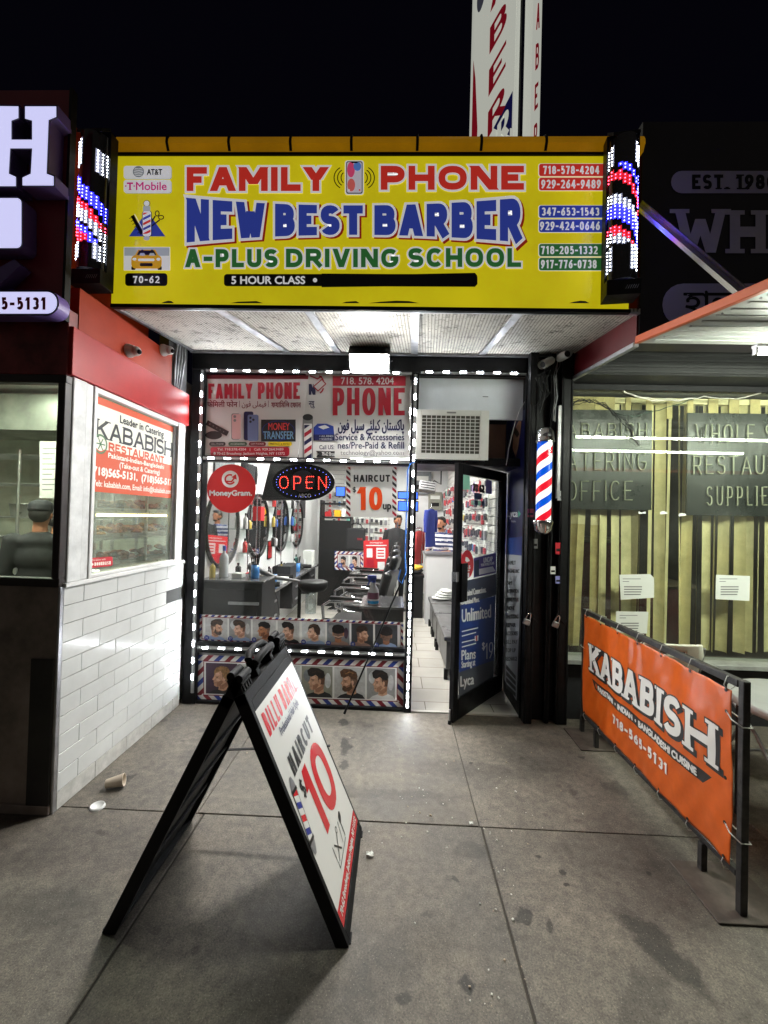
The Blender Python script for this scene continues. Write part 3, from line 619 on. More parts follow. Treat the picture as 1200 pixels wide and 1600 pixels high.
def person(label, loc, rz, skin, shirt, trousers, hair, beard=None, cap=None, stripes=None, arms='down'):
    t = thing('person', label, 'person', loc, rz=rz)
    # faces -Y, 1.74 m tall
    head = [((0, .0, 1.63), (.075, .092, .098)), ((0, -.02, 1.575), (.058, .072, .07)), ((0, -.045, 1.545), (.036, .04, .03)), ((0, -.098, 1.605), (.013, .018, .02)), ((0, -.088, 1.625), (.01, .012, .03)),
            ((.077, .01, 1.61), (.012, .022, .032)), ((-.077, .01, 1.61), (.012, .022, .032)), ((0, -.083, 1.57), (.024, .012, .008))]
    neck = limb((0, .02, 1.42), (0, .008, 1.55), .06, .055, 5)
    body = head + neck + [((0, .02, 1.36), (.14, .085, .07)), ((0, .01, 1.22), (.135, .095, .14)), ((0, .0, 1.05), (.12, .09, .13)), ((0, 0, .93), (.135, .1, .1))]
    sh = [((0, .015, 1.38), (.178, .104, .085)), ((0, .01, 1.24), (.172, .126, .16)), ((0, .0, 1.08), (.158, .124, .16)), ((0, 0, .95), (.162, .124, .1)), ((0, .015, 1.44), (.085, .08, .04))]
    tr = [((0, 0, .92), (.148, .11, .09))]
    for q in (-1, 1):
        S = Vector((.185 * q, .02, 1.385))
        if arms == 'down': E_, Wr = Vector((.235 * q, .03, 1.11)), Vector((.225 * q, -.06, .87))
        else: E_, Wr = Vector((.24 * q, -.02, 1.12)), Vector((.12 * q, -.26, 1.12))
        body += limb(S, E_, .045, .038) + limb(E_, Wr, .038, .026)
        d = (Wr - E_).normalized(); hx = Vector((0, -1, 0)).cross(d).normalized() if arms == 'down' else Vector((0, 0, 1)).cross(d).normalized()
        body += limb(Wr, Wr + d * .075, .03, .032, 4)
        for k, (ln, off) in enumerate([(.075, -.026), (.09, -.009), (.085, .009), (.065, .026)]):
            base = Wr + d * .09 + hx * off; body += limb(base, base + d * ln * .6 + Vector((0, -.012, -.004)), .0095, .009, 4) + limb(base + d * ln * .6 + Vector((0, -.012, -.004)), base + d * ln * .9 + Vector((0, -.03, -.01)), .009, .008, 3)
        body += limb(Wr + d * .03 + Vector((0, -.02, 0)), Wr + d * .075 + Vector((-.012 * q, -.05, 0)), .012, .01, 4)
        sh += limb(S, S.lerp(E_, .92 if arms == 'down' else 1), .072, .058) + ([] if stripes else limb(E_, E_.lerp(Wr, .8), .057, .048))
        tr += limb((.085 * q, 0, .88), (.095 * q, -.01, .48), .092, .066) + limb((.095 * q, -.01, .48), (.1 * q, .01, .09), .066, .05)
        body += limb((.085 * q, 0, .86), (.095 * q, -.01, .48), .07, .05) + limb((.095 * q, -.01, .48), (.1 * q, .01, .08), .045, .035) + [((.1 * q, -.04, .045), (.04, .11, .04))]
    for nm, pts, vx, mt in (('body', body, .011, skin), ('shirt', sh, .016, shirt), ('trousers', tr, .02, trousers)):
        o = remesh(pts, vx, nm, mt); o.parent = t
        if nm == 'shirt' and stripes:
            o.data.materials.append(stripes)
            for p in o.data.polygons:
                if (p.center.z * 100 / 7.5) % 1 < .5: p.material_index = 1
    b = MB()
    for q in (-1, 1): b.sph((.1 * q, -.045, .03), (.05, .13, .03), INK); 
    b.build('shoes', t, local=True)
    b = MB()
    for q in (-1, 1): b.sph((.028 * q, -.085, 1.628), (.011, .006, .007), INK, 8, 5); b.sph((.03 * q, -.09, 1.648), (.018, .006, .005), hair, 8, 5)
    b.build('eyes', t, local=True)
    o = remesh([((0, .022, 1.668), (.081, .094, .082)), ((0, .045, 1.62), (.08, .072, .075)), ((0, -.04, 1.715), (.06, .05, .03)), ((.07, .01, 1.66), (.016, .05, .04)), ((-.07, .01, 1.66), (.016, .05, .04))], .011, 'hair', hair); o.parent = t
    if beard:
        o = remesh([((0, -.048, 1.538), (.043, .042, .026)), ((.048, -.012, 1.572), (.016, .038, .034)), ((-.048, -.012, 1.572), (.016, .038, .034))], .009, 'beard', M('beard_brown', s(52, 38, 32), .8)); o.parent = t
    if cap:
        o = remesh([((0, .01, 1.69), (.094, .106, .062)), ((0, .02, 1.665), (.094, .105, .04)), ((0, -.13, 1.672), (.07, .07, .012))], .011, 'cap', cap); o.parent = t
    return t
SK1 = M('skin_tan', s(176, 120, 90), .5); HAIRB = M('hair_black', s(24, 19, 17), .6, bump=.5, bscale=300)
SHB = M('shirt_black', s(28, 29, 32), .8); NAVY = M('trousers_navy', s(25, 27, 40), .85)
person('man in a dark cap and dark jacket, seen from behind in the restaurant window', (-3.13, 3.6, .03), R(205), SK1, M('jacket_dark', s(30, 30, 32), .85), NAVY, HAIRB, cap=M('cap_dark', s(24, 24, 28), .85))
person('man in a blue shirt standing past the capped man in the restaurant', (-3.50, 4.25, -.03), R(150), SK1, M('shirt_blue', s(55, 75, 150), .8), NAVY, HAIRB)
person('bearded man in a white and navy striped shirt behind the white counter', (.80, 7.55, 0), R(-35), SK1, M('shirt_white', s(215, 215, 220), .8), NAVY, HAIRB, beard=HAIRB, stripes=M('shirt_navy', s(50, 60, 100), .8), arms='front')
person('figure standing in for the mirror reflection of the bearded man, behind the hanging black coat', (.03, 8.3, .02), R(20), SK1, M('shirt_white', s(215, 215, 220), .8), NAVY, HAIRB, beard=HAIRB, stripes=M('shirt_navy', s(50, 60, 100), .8))  # second figure modelled in place of the man's mirror image
# ================================================================== BARBER SHOP BUILDING
YF = 3.72
shop = thing('barber_shop', 'barber shop front with black window frames, black pillar and lit interior', 'building', (0, 3.8, 0))
b = MB()
for a in ((-1.868, -1.745, 3.69, 3.80, .0, 3.16), (.102, .168, 3.69, 3.80, 0, 3.02), (-1.745, .102, 3.70, 3.80, 2.165, 2.215), (-1.745, .102, 3.695, 3.80, .455, .555), (-1.745, .102, 3.70, 3.80, 0, .03),
          (-1.868, 1.46, 3.685, 3.80, 2.985, 3.16), (.168, 1.12, 3.70, 3.80, 2.965, 2.984), (.168, 1.10, 3.80, 4.3, 2.19, 2.26)): b.bx(*a, BLK)
fr = b.build('window_frame', shop, bev=.004)
CG = glass('shop_glass', (.98, .99, .985), .045, .022)
for z0, z1 in ((2.215, 2.985), (.555, 2.165)):
    b = MB(); b.bx(-1.745, .102, 3.735, 3.741, z0, z1, CG); b.build('pane', fr)
b = MB(); b.bx(-1.745, .102, 3.735, 3.79, .03, .455, M('bulkhead', (.3, .3, .3), .5)); b.build('bulkhead_panel', shop)
# pillar with gate tracks on the right
b = MB(); b.bx(1.13, 1.47, 3.66, 4.3, 0, 3.16, BLKM); pl = b.build('pillar', shop)
for x0, x1, y0 in ((1.105, 1.175, 3.575), (1.285, 1.325, 3.60), (1.375, 1.47, 3.585)):
    b = MB(); b.bx(x0, x1, y0, 3.659, 0, 3.15, BLKM); b.bx(x0 + .012, x0 + .018, y0 - .008, y0, 0, 3.1, BLK); b.bx(x1 - .018, x1 - .012, y0 - .008, y0, 0, 3.1, BLK); b.build('gate_track', pl, bev=.004)
b = MB(); b.bx(1.10, 1.129, 3.67, 4.3, 0, 2.98, BLK); b.build('jamb', shop)
# transom board, soffit of the sign canopy
b = MB(); b.bx(.172, 1.10, 3.76, 3.785, 2.60, 2.962, M('transom_board', (.66, .69, .74), .5, noise=.12, nscale=3)); b.bx(.74, .79, 3.757, 3.7595, 2.80, 2.805, INK)
b.build('transom_board', shop)
b = MB(); b.bx(.80, 1.0, 3.95, 3.97, 2.2, 2.60, M('cardboard_brown', s(96, 68, 55), .8, noise=.3)); b.build('cardboard_filler', shop); 
b = MB(); b.bx(.17, 1.10, 4.30, 4.33, 2.2, 2.98, INK); b.build('rear_transom', shop)
def perf_mat():
    m = bpy.data.materials.new('perforated_panel'); m.use_nodes = True; nt = m.node_tree; b = nt.nodes['Principled BSDF']; N = nt.nodes.new; Lk = nt.links.new
    g = N('ShaderNodeNewGeometry'); sp = N('ShaderNodeSeparateXYZ')
    mpp = N('ShaderNodeMapping'); mpp.inputs['Rotation'].default_value = (0, 0, R(4)); Lk(g.outputs['Position'], mpp.inputs['Vector']); Lk(mpp.outputs[0], sp.inputs[0])
    def mt(op, a, c=None):
        r = N('ShaderNodeMath'); r.operation = op
        for i, q in ((0, a), (1, c)):
            if q is None: continue
            if isinstance(q, (int, float)): r.inputs[i].default_value = q
            else: Lk(q, r.inputs[i])
        return r.outputs[0]
    k = 2 * pi / .023
    f = mt('ADD', mt('MULTIPLY', mt('SINE', mt('MULTIPLY', sp.outputs[0], k)), .6), mt('MULTIPLY', mt('SINE', mt('MULTIPLY', sp.outputs[1], k)), .25)); hole = N('ShaderNodeMapRange'); hole.inputs[1].default_value = .0; hole.inputs[2].default_value = .6; hole.inputs[3].default_value = 1; hole.inputs[4].default_value = .35; Lk(f, hole.inputs[0])
    n = N('ShaderNodeTexNoise'); n.inputs['Scale'].default_value = 9; n.inputs['Detail'].default_value = 10; n.inputs['Roughness'].default_value = .75; Lk(g.outputs['Position'], n.inputs['Vector'])
    d = N('ShaderNodeMapRange'); d.inputs[1].default_value = .54; d.inputs[2].default_value = .64; d.inputs[3].default_value = 1; d.inputs[4].default_value = .25; Lk(n.outputs['Fac'], d.inputs[0])
    n2 = N('ShaderNodeTexNoise'); n2.inputs['Scale'].default_value = 2; n2.inputs['Detail'].default_value = 6; Lk(g.outputs['Position'], n2.inputs['Vector'])
    d2 = N('ShaderNodeMapRange'); d2.inputs[1].default_value = .3; d2.inputs[2].default_value = .7; d2.inputs[3].default_value = .6; d2.inputs[4].default_value = 1.15; Lk(n2.outputs['Fac'], d2.inputs[0])
    n3 = N('ShaderNodeTexNoise'); n3.inputs['Scale'].default_value = 42; n3.inputs['Detail'].default_value = 3; Lk(g.outputs['Position'], n3.inputs['Vector'])
    d3 = N('ShaderNodeMapRange'); d3.inputs[1].default_value = .62; d3.inputs[2].default_value = .67; d3.inputs[3].default_value = 1; d3.inputs[4].default_value = .2; Lk(n3.outputs['Fac'], d3.inputs[0])
    hole = d3 if False else hole; hm = mt('MULTIPLY', hole.outputs[0], d3.outputs[0])
    v = mt('MULTIPLY', mt('MULTIPLY', hm, d.outputs[0]), d2.outputs[0])
    mx = N('ShaderNodeMix'); mx.data_type = 'RGBA'; mx.inputs[6].default_value = (.03, .025, .02, 1); mx.inputs[7].default_value = (.62, .59, .51, 1); Lk(v, mx.inputs[0]); Lk(mx.outputs[2], b.inputs['Base Color'])
    b.inputs['Roughness'].default_value = .6; b.inputs['Specular IOR Level'].default_value = .2
    bp = N('ShaderNodeBump'); bp.inputs['Strength'].default_value = .4; bp.inputs['Distance'].default_value = .004; Lk(v, bp.inputs['Height']); Lk(bp.outputs[0], b.inputs['Normal'])
    return m
PERF = perf_mat()
def SOF(x, y, dz=0): return Vector((x, y, 3.015 + .135 * (y - 2.62) / 1.08 + dz))
b = MB(); b.prism([SOF(-1.868, 2.625), SOF(-1.868, 3.70), SOF(1.475, 3.70), SOF(1.475, 2.625)], (0, 0, .02), PERF); sf = b.build('soffit', shop)
b = MB()
for xf, xb in ((-1.19, -1.0), (-.60, -.55), (.08, .12), (.74, .70)):
    b.prism([SOF(xf - .028, 2.63, -.012), SOF(xb - .028, 3.68, -.012), SOF(xb + .028, 3.68, -.012), SOF(xf + .028, 2.63, -.012)], (0, 0, .011), ALU)
b.prism([SOF(-1.868, 2.625, -.014), SOF(-1.868, 2.66, -.014), SOF(1.475, 2.66, -.014), SOF(1.475, 2.625, -.014)], (0, 0, .013), ALU)
b.prism([SOF(-1.868, 3.64, -.02), SOF(-1.868, 3.70, -.02), SOF(1.475, 3.70, -.02), SOF(1.475, 3.64, -.02)], (0, 0, .018), STL)
b.prism([SOF(-1.868, 2.661, -.014), SOF(-1.868, 3.639, -.014), SOF(-1.838, 3.639, -.014), SOF(-1.838, 2.661, -.014)], (0, 0, .013), ALU)
b.build('joint_strip', sf)
b = MB(); b.bx(-1.868, 1.475, 3.70, 4.0, 3.165, 4.02, BLKM); b.bx(-1.868, 1.475, 2.75, 4.0, 4.03, 4.05, BLKM); b.build('upper_wall', shop)
# interior shell
WALLW = M('shop_wall', (.74, .75, .75), .35, noise=.06, nscale=2); CEIL = M('shop_ceiling', (.7, .69, .66), .6, noise=.1)
b = MB(); b.bx(-1.90, -1.80, 3.80, 9.6, 0, 2.97, WALLW); b.bx(-1.9, 1.2, 9.5, 9.6, 0, 2.97, WALLW); b.bx(1.131, 1.20, 4.31, 9.6, 0, 2.97, WALLW); b.build('wall', shop)
b = MB(); b.bx(-1.9, 1.2, 3.81, 9.6, 2.9, 2.96, CEIL)
for y in (4.8, 5.9, 7.0, 8.1): b.bx(-1.8, 1.13, y, y + .06, 2.84, 2.899, WHT)
b.build('ceiling', shop)
def tilemat():
    m = bpy.data.materials.new('floor_tile'); m.use_nodes = True; nt = m.node_tree; b = nt.nodes['Principled BSDF']
    g = nt.nodes.new('ShaderNodeNewGeometry'); br = nt.nodes.new('ShaderNodeTexBrick'); br.offset = .5
    br.inputs['Color1'].default_value = (.56, .54, .49, 1); br.inputs['Color2'].default_value = (.50, .48, .43, 1); br.inputs['Mortar'].default_value = (.2, .18, .15, 1)
    br.inputs['Scale'].default_value = 1; br.inputs['Mortar Size'].default_value = .004; br.inputs['Brick Width'].default_value = .6; br.inputs['Row Height'].default_value = .3
    nt.links.new(g.outputs['Position'], br.inputs['Vector']); n = nt.nodes.new('ShaderNodeTexNoise'); n.inputs['Scale'].default_value = 3; n.inputs['Detail'].default_value = 8; nt.links.new(g.outputs['Position'], n.inputs['Vector'])
    mr = nt.nodes.new('ShaderNodeMapRange'); mr.inputs[3].default_value = .75; mr.inputs[4].default_value = 1.2; nt.links.new(n.outputs['Fac'], mr.inputs[0])
    mx = nt.nodes.new('ShaderNodeMix'); mx.data_type = 'RGBA'; mx.blend_type = 'MULTIPLY'; mx.inputs[0].default_value = 1; nt.links.new(br.outputs['Color'], mx.inputs[6]); nt.links.new(mr.outputs[0], mx.inputs[7]); nt.links.new(mx.outputs[2], b.inputs['Base Color'])
    b.inputs['Roughness'].default_value = .22; return m
b = MB(); b.bx(-1.8, 1.128, 3.74, 9.5, -.05, .012, tilemat()); b.bx(.17, 1.10, 3.70, 3.74, -.05, .011, M('threshold', (.5, .48, .44), .3)); tag(b.build('shop_floor'), kind='structure')

# ------------------------------------------------------------------ big yellow shop sign (back-lit awning box)
E = LAMP['sign']
YEL = M('sign_yellow', s(222, 206, 22), .35, emis=E, noise=.16, nscale=2.2); SW = M('sign_white', (.70, .70, .70), .4, emis=E); SRED = M('sign_red', s(196, 48, 38), .4, emis=E); SBL = M('sign_blue', s(46, 62, 150), .4, emis=E)
SGR = M('sign_green', s(42, 100, 48), .4, emis=E); SBK = M('sign_black', (.012, .012, .012), .4); SSH = M('sign_shadow', s(170, 45, 20), .4, emis=E * .6); SGY = M('sign_grey', (.35, .38, .4), .5, emis=E); SPK = M('sign_pink', s(190, 40, 120), .4, emis=E)
SDY = M('sign_gold', s(200, 150, 20), .4, emis=E); STAPE = M('sign_tape', (.006, .006, .006), .25)
YS = 2.62
sign = thing('shop_sign', 'large yellow back-lit shop sign with red, blue and green lettering above the entrance', 'shop sign', (-.3, 2.7, 3.0))
b = MB(); b.bx(-1.868, 1.40, YS, 2.68, 3.025, 3.985, YEL); b.build('face_panel', sign)
b = MB(); b.bx(-1.868, 1.41, YS - .012, YS + .02, 3.0, 3.024, BLK); b.bx(-1.868, 1.41, YS - .012, YS + .03, 3.986, 4.005, BLK); b.build('frame', sign, bev=.003)
CAPM = M('sign_cap_vinyl', s(200, 140, 8), .4, emis=.28, noise=.25, nscale=2)
prof = [(2.612, 4.006), (2.59, 4.045), (2.592, 4.07), (2.606, 4.098), (2.64, 4.118), (2.80, 4.13), (2.80, 4.006)]
b = MB(); b.prism([(-1.862, y, z) for y, z in prof], (3.33, 0, 0), CAPM); cap = b.build('top_cap', sign)
for u in (262, 358, 454, 549, 652, 752, 853):
    x = PY(u, 230, 2.6).x; b = MB()
    b.tube([(x, y - .004, z + .002) for y, z in prof[:6]], .009, BLKM, 6); b.build('rib', cap)
a = Art(on_y(YS - .0008), .0008)
def cv(x, y):       # bow-tie curve of the middle line
    t = (x - 553) / 262; c = 344.5; k = (46 + 24 * t * t) / 46; return x, c + (y - c) * k
a.letters('FAMILY', 292, 261.5, 512.5, 299, 10.5, SRED, 2, gap=5, out=(SW, 3.2)); a.letters('PHONE', 595, 259.5, 818.5, 297, 10.5, SRED, 2, gap=6, out=(SW, 3.2))
for word, x0, x1 in (('NEW', 292, 414), ('BEST', 430, 567), ('BARBER', 585, 814)):
    a.letters(word, x0 + 3, 323.5, x1 + 3, 369.5, 12.8, SSH, 1, gap=5.8, warp=cv, grow=3.6)
    a.letters(word, x0, 321.5, x1, 367.5, 12.8, SBL, 3, gap=5.8, out=(SW, 3.4), warp=cv)
a.letters('A-PLUS', 289.5, 389.5, 434, 418, 7.2, SGR, 2, gap=5, out=(SW, 2.6)); a.letters('DRIVING', 447, 389, 622, 418, 7.2, SGR, 2, gap=5, out=(SW, 2.6)); a.letters('SCHOOL', 638, 388, 814, 417.5, 7.2, SGR, 2, gap=5, out=(SW, 2.6))
a.rrect(350, 428.3, 746, 447.3, 5, SBK, 1); a.text('5 HOUR CLASS', 362, 432, 476.5, 443.8, SW, 2, .55); a.ell(492.3, 438, 3.4, 3.4, SW, 2)
a.poly([(502.5, 427.6), (502.5, 449), (600, 447.8), (742, 448.4), (746, 444), (745, 430), (742, 426.5), (640, 428.6)], STAPE, 2)
for (y0, y1, t, tx0, tx1, c) in ((256.4, 275.6, '718-578-4204', 848.5, 936, SRED), (278, 297.8, '929-264-9489', 845.5, 938.5, SRED), (321.5, 340.4, '347-653-1543', 846, 936, SBL), (343.4, 363, '929-424-0646', 843.6, 937, SBL), (381.5, 400.6, '718-205-1332', 845, 933.5, SGR), (403.2, 422.7, '917-776-0738', 845, 932, SGR)):
    a.rrect(841.0, y0 - .8, 952, y1 + .8, 4, SW, 1); a.rrect(842.2, y0, 951, y1, 3.6, c, 2); a.letters(t, tx0, y0 + 3.3, tx1, y1 - 3, 2.5, SW, 3, gap=1.7)
for x, w in ((262, 10), (385, 26), (548, 14), (615, 40), (905, 16)): a.poly([(x - w, 473.8), (x + w, 473.8), (x + w * .6, 470.5), (x + w * .1, 469 + w % 3), (x - w * .5, 471.5)], SBK, 1)
a.rrect(194.4, 260.6, 268.6, 280.6, 4, SGY, 1); a.rrect(193.5, 259.5, 267.7, 279.5, 4, SW, 2); a.text('AT&T', 230, 264.8, 253.5, 273.6, SBK, 3, .35)
a.ell(216.7, 268.7, 8.8, 8.8, M('sign_globe', s(120, 125, 130), .5, emis=E), 3)
for k in range(5): a.line([(209.5 + .8 * abs(k - 2), 263.5 + k * 2.6), (217, 264.6 + k * 2.6), (224 - .8 * abs(k - 2), 263.5 + k * 2.6)], .9, SW, 4)
a.rrect(194.4, 282.6, 268.6, 302.6, 4, SGY, 1); a.rrect(193.5, 281.5, 267.7, 301.5, 4, SW, 2)
a.letters('T', 198.5, 285.5, 208.5, 297.5, 2.6, SPK, 3, serif=True); a.rect(196, 290, 198, 292.4, SPK, 3); a.rect(209, 290, 211, 292.4, SPK, 3); a.text('Mobile', 213, 285, 260.5, 297.5, SPK, 3, .3)
# barber emblem
a.poly([(201.5, 369.5), (258.5, 369.5), (230, 330)], SBL, 1)
a.line([(207, 337), (222, 366)], 5.5, SBK, 2); a.line([(210.6, 335), (226, 364)], 1.2, SW, 3)
for k in range(6): a.line([(206 + k * 2.4, 340 + k * 4.6), (202.5 + k * 2.4, 342 + k * 4.6)], 1, SBK, 3)
a.line([(243, 338), (225, 366)], 2.2, SBK, 3); a.line([(250, 344), (229, 360)], 2.2, SBK, 3); a.ring(246, 334, 3, 4, 1.5, SBK, 3); a.ring(252, 340, 4, 3, 1.5, SBK, 3)
a.rrect(222.5, 329, 237.5, 371, 5, SBK, 3); a.rrect(223.5, 330, 236.5, 370, 4, SW, 4)
pre0 = a.pre
a.stripes(224.2, 333, 235.8, 366, [SRED, SW, SBL, SW], 4, -.5, 5, vert=True); a.ell(229.7, 318.5, 5.2, 5.2, SBK, 3); a.ell(229.7, 318.5, 4.3, 4.3, SW, 4); a.rrect(224, 322.5, 235.5, 331, 2, SGY, 5); a.ell(229.7, 373, 5, 3.4, SGY, 5)
# convertible picture
a.rect(193.5, 386, 266, 422.7, SW, 1); a.rect(194.5, 387, 265, 400, SGY, 2); a.rrect(205.5, 399, 253, 420, 7, SDY, 3); a.poly([(211, 400), (248, 400), (243, 390.5), (216, 390.5)], SDY, 3); a.poly([(214, 399), (245, 399), (241, 392), (218, 392)], SBK, 4)
for x in (223, 238): a.ell(x, 393.5, 2.6, 3, SBK, 5); a.poly([(x - 5, 400), (x + 5, 400), (x + 3, 396), (x - 3, 396)], SGY, 5)
a.rrect(216, 404.5, 242, 408.5, 2, SW, 4); a.rrect(219, 411.5, 239, 416.5, 2, SBK, 4); a.ell(210.5, 405.5, 3.2, 2.2, SW, 4); a.ell(248, 405.5, 3.2, 2.2, SW, 4); a.rrect(205.5, 416, 212, 422, 1.5, SBK, 2); a.rrect(246.5, 416, 253, 422, 1.5, SBK, 2)
a.rrect(195.7, 427, 261.7, 447, 5, SBK, 1); a.letters('70-62', 208, 431.5, 249.5, 442.7, 2.4, SW, 2, gap=2.2)
# phone picture with waves
a.rrect(539, 251, 568.5, 305, 4, SW, 2); a.rrect(541, 252.6, 566.6, 303.2, 3, SBK, 3); a.rrect(542.2, 254, 565.4, 301.8, 2.5, M('screen_grey', s(190, 185, 195), .3, emis=E), 4)
a.ell(548.5, 266, 6, 12, M('screen_pink', s(205, 70, 110), .3, emis=E), 5); a.ell(558.5, 261, 6, 7, M('screen_blue', s(80, 120, 190), .3, emis=E), 6); a.ell(549, 290, 6, 10, M('screen_coral', s(200, 95, 90), .3, emis=E), 6); a.rrect(549, 253.4, 559, 256, 1, SBK, 7); a.ell(545.5, 298, 1.3, 1.3, SW, 7); a.ell(562, 298, 1.3, 1.3, SRED, 7)
for q, cx in ((-1, 540), (1, 567)):
    for k, rr_ in enumerate((7, 12.5, 18)):
        c0 = 180 if q < 0 else 0
        a.ring(cx, 278, rr_, 9 + k * 4.4, 1.5, SBK, 2, c0 - 62, c0 + 62, 12)
a.build('lettering', sign)

# ------------------------------------------------------------------ LED barber pole signs on both ends of the big sign
LW = M('led_white', (.9, .9, 1), .3, emis=22, ecol=(.80, .87, 1)); LB = M('led_blue', (.1, .1, 1), .3, emis=90, ecol=(.03, .03, 1)); LR = M('led_red', (1, .1, .1), .3, emis=24, ecol=(1, .03, .06)); LOFF = M('led_off', (.05, .05, .055), .3)
SMOKE = M('smoked_housing', (.012, .012, .015), .2, coat=.3)
def ledpole(cx, cyy, z0, z1, r, rot, bands, label):
    t = thing('led_pole_sign', label, 'barber sign', (cx, cyy, z0), rz=R(rot)); h = z1 - z0
    b = MB(); b.bx(-r * 1.12, r * 1.12, -.01, .055, 0, h, BLKM); b.bx(-r * 1.15, r * 1.15, -r * .75, .0, 0, .09, BLKM); 
    for k in range(6): b.beam((r * .1 + k * .012, -r * .755, .03), (r * .1 + k * .012 + .012, -r * .755, .055), .003, .003, STL)
    b.prism([(-r * 1.12, -.011, h), (r * 1.12, -.011, h), (r * .9, -r * .8, h - .05), (-r * .9, -r * .8, h - .05)], (0, 0, .02), BLKM); b.build('housing', t, local=True, bev=.004)
    b = MB(); n = 16; rg = [[Vector((r * cos(pi + pi * i / n), .98 * r * sin(pi + pi * i / n), z)) for i in range(n + 1)] for z in (.09, h - .045)]
    b.add(rg[0] + rg[1], [(i, i + 1, n + 2 + i, n + 1 + i) for i in range(n)], SMOKE, True); b.build('front_cover', t, local=True)
    b = MB(); rows, cols = 36, 10; GLW = {LW: M('led_white_glow', (.5, .5, .55), .4, emis=.3, ecol=(.5, .55, .8)), LB: M('led_blue_glow', (.05, .05, .5), .4, emis=2.2, ecol=(.03, .03, 1)), LR: M('led_red_glow', (.5, .05, .05), .4, emis=.6, ecol=(1, .02, .05))}
    for i in range(rows):
        for j in range(cols):
            x = j / (cols - 1); th = pi + R(12) + R(156) * x; z = h - .11 - (h - .26) * i / (rows - 1); tt = i / (rows - 1)
            c = bands(x, tt)
            if c is None: continue
            b.sph((r * 1.0 * cos(th), r * 1.0 * sin(th), z + (.008 if j % 2 else 0)), .0040, c, 6, 3)
            zc = z + (.008 if j % 2 else 0); g_ = [Vector((r * .994 * cos(th + e), r * .994 * sin(th + e), zc + q)) for e, q in ((-.15, -.0105), (.15, -.0105), (.15, .0105), (-.15, .0105))]; b.face([p + Vector((0, -.001, 0)) for p in g_], GLW[c])  # faintly emissive quad behind each dot imitates the glow around the LEDs
    b.build('led_matrix', t, local=True); return t
def bandL(x, t):
    if t < .21 and x < .36: return LW
    if x > .74 and .08 < t < .27: return LW
    if t > .86 and (x < .36 or x > .74): return LW
    p = t - .30 * x
    if t > .86: return None
    for lo, hi, c in ((.24, .36, LB), (.40, .46, LR), (.46, .57, LW), (.60, .66, LB), (.66, .76, LR)):
        if lo <= p < hi: return c
    return None
def bandR(x, t):
    if t < .17: return LW if x < .2 or x > .7 else None
    if t > .80: return LW if x < .2 or x > .66 else None
    p = t - .30 * x * x
    for lo, hi, c in ((.08, .15, LB), (.19, .27, LR), (.37, .46, LW), (.46, .57, LB), (.64, .70, LR), (.70, .78, LW)):
        if lo <= p < hi: return c
    return LB if x > .93 and .2 < t < .75 else None
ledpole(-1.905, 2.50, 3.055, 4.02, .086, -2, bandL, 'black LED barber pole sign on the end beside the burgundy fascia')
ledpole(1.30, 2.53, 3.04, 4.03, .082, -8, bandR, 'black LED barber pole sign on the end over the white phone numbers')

# ------------------------------------------------------------------ blade sign standing above the roof
bl = thing('blade_sign', 'tall white two-panel vertical blade sign with red slanted letters above the roof', 'blade sign', (.75, 3.3, 4.05))
BW = M('blade_white', (.66, .68, .60), .4, emis=.55); BR = M('blade_red', s(130, 8, 28), .4, emis=.5); BB = M('blade_blue', s(14, 16, 70), .4, emis=.5)
b = MB(); b.bx(.515, .845, 3.3, 3.42, 4.05, 7.6, BW); b.prism([(.8455, 3.305, 4.05), (.893, 3.36, 4.05), (.893, 3.42, 4.05), (.8455, 3.42, 4.05)], (0, 0, 3.55), BW); b.build('panel', bl, bev=.004); b = MB(); b.bx(.895, .935, 3.46, 3.55, 4.05, 7.6, BLKM); b.bx(.60, .68, 3.5, 3.58, 4.05, 7.5, BLKM); b.build('post', bl)
b = MB(); q = [Vector((.937, 3.38, 4.05)), Vector((1.085, 3.62, 4.05))]; dd = Vector((.06, -.01, 0)); b.prism([q[0], q[1], q[1] + dd, q[0] + dd], (0, 0, 3.55), BW); b.build('panel', bl)
a = Art(on_plane((.515, 3.2985, 4.05), (1, 0, 0), (0, 0, 1)), .0008)   # metres, y = -height
a.poly([(0, -.0), (.04, -.35), (.045, -.75), (.02, -1.15), (.0, -1.3)], BR, 1)
a.poly([(.17, -.75), (.30, -1.0), (.30, -.69)], BB, 0)
def slant(t, zc, mat, hgt=.215, x0=.125, x1=.255, th=.036):
    o = a.pre; a.pre = lambda x, y: (x, y - 1.9 * (x - x0)); a.letters(t, x0, zc - hgt, x1, zc, th, mat, 2); a.pre = o
for i, ch in enumerate('REBAR'): slant(ch, -.66 - i * .34, BR)
a.poly([(.17, -.75), (.315, -1.05), (.315, -.75)], BB, 1)
slant('R', -.55, BW, .22, .2, .29, .03)
a.ell(.055, -1.87, .03, .19, M('blade_grey', s(70, 72, 84), .5, emis=.4), 2, a=7)
a.ell(.33, -2.35, .045, .55, BR, 1)
a.build('lettering', bl)
U = (q[1] - q[0]).normalized()
a = Art(on_plane(q[0] + dd + Vector((U.y, -U.x, 0)) * .002, (U.x, U.y, 0), (0, 0, 1)), .0008)
b2 = a
for i, ch in enumerate('REBAR'):
    o = a.pre; a.pre = lambda x, y: (x, y - 1.2 * (x - .1)); a.letters(ch, .09, -.7 - i * .34 - .22, .2, -.7 - i * .34, .036, BR, 2); a.pre = o
a.build('lettering', bl)

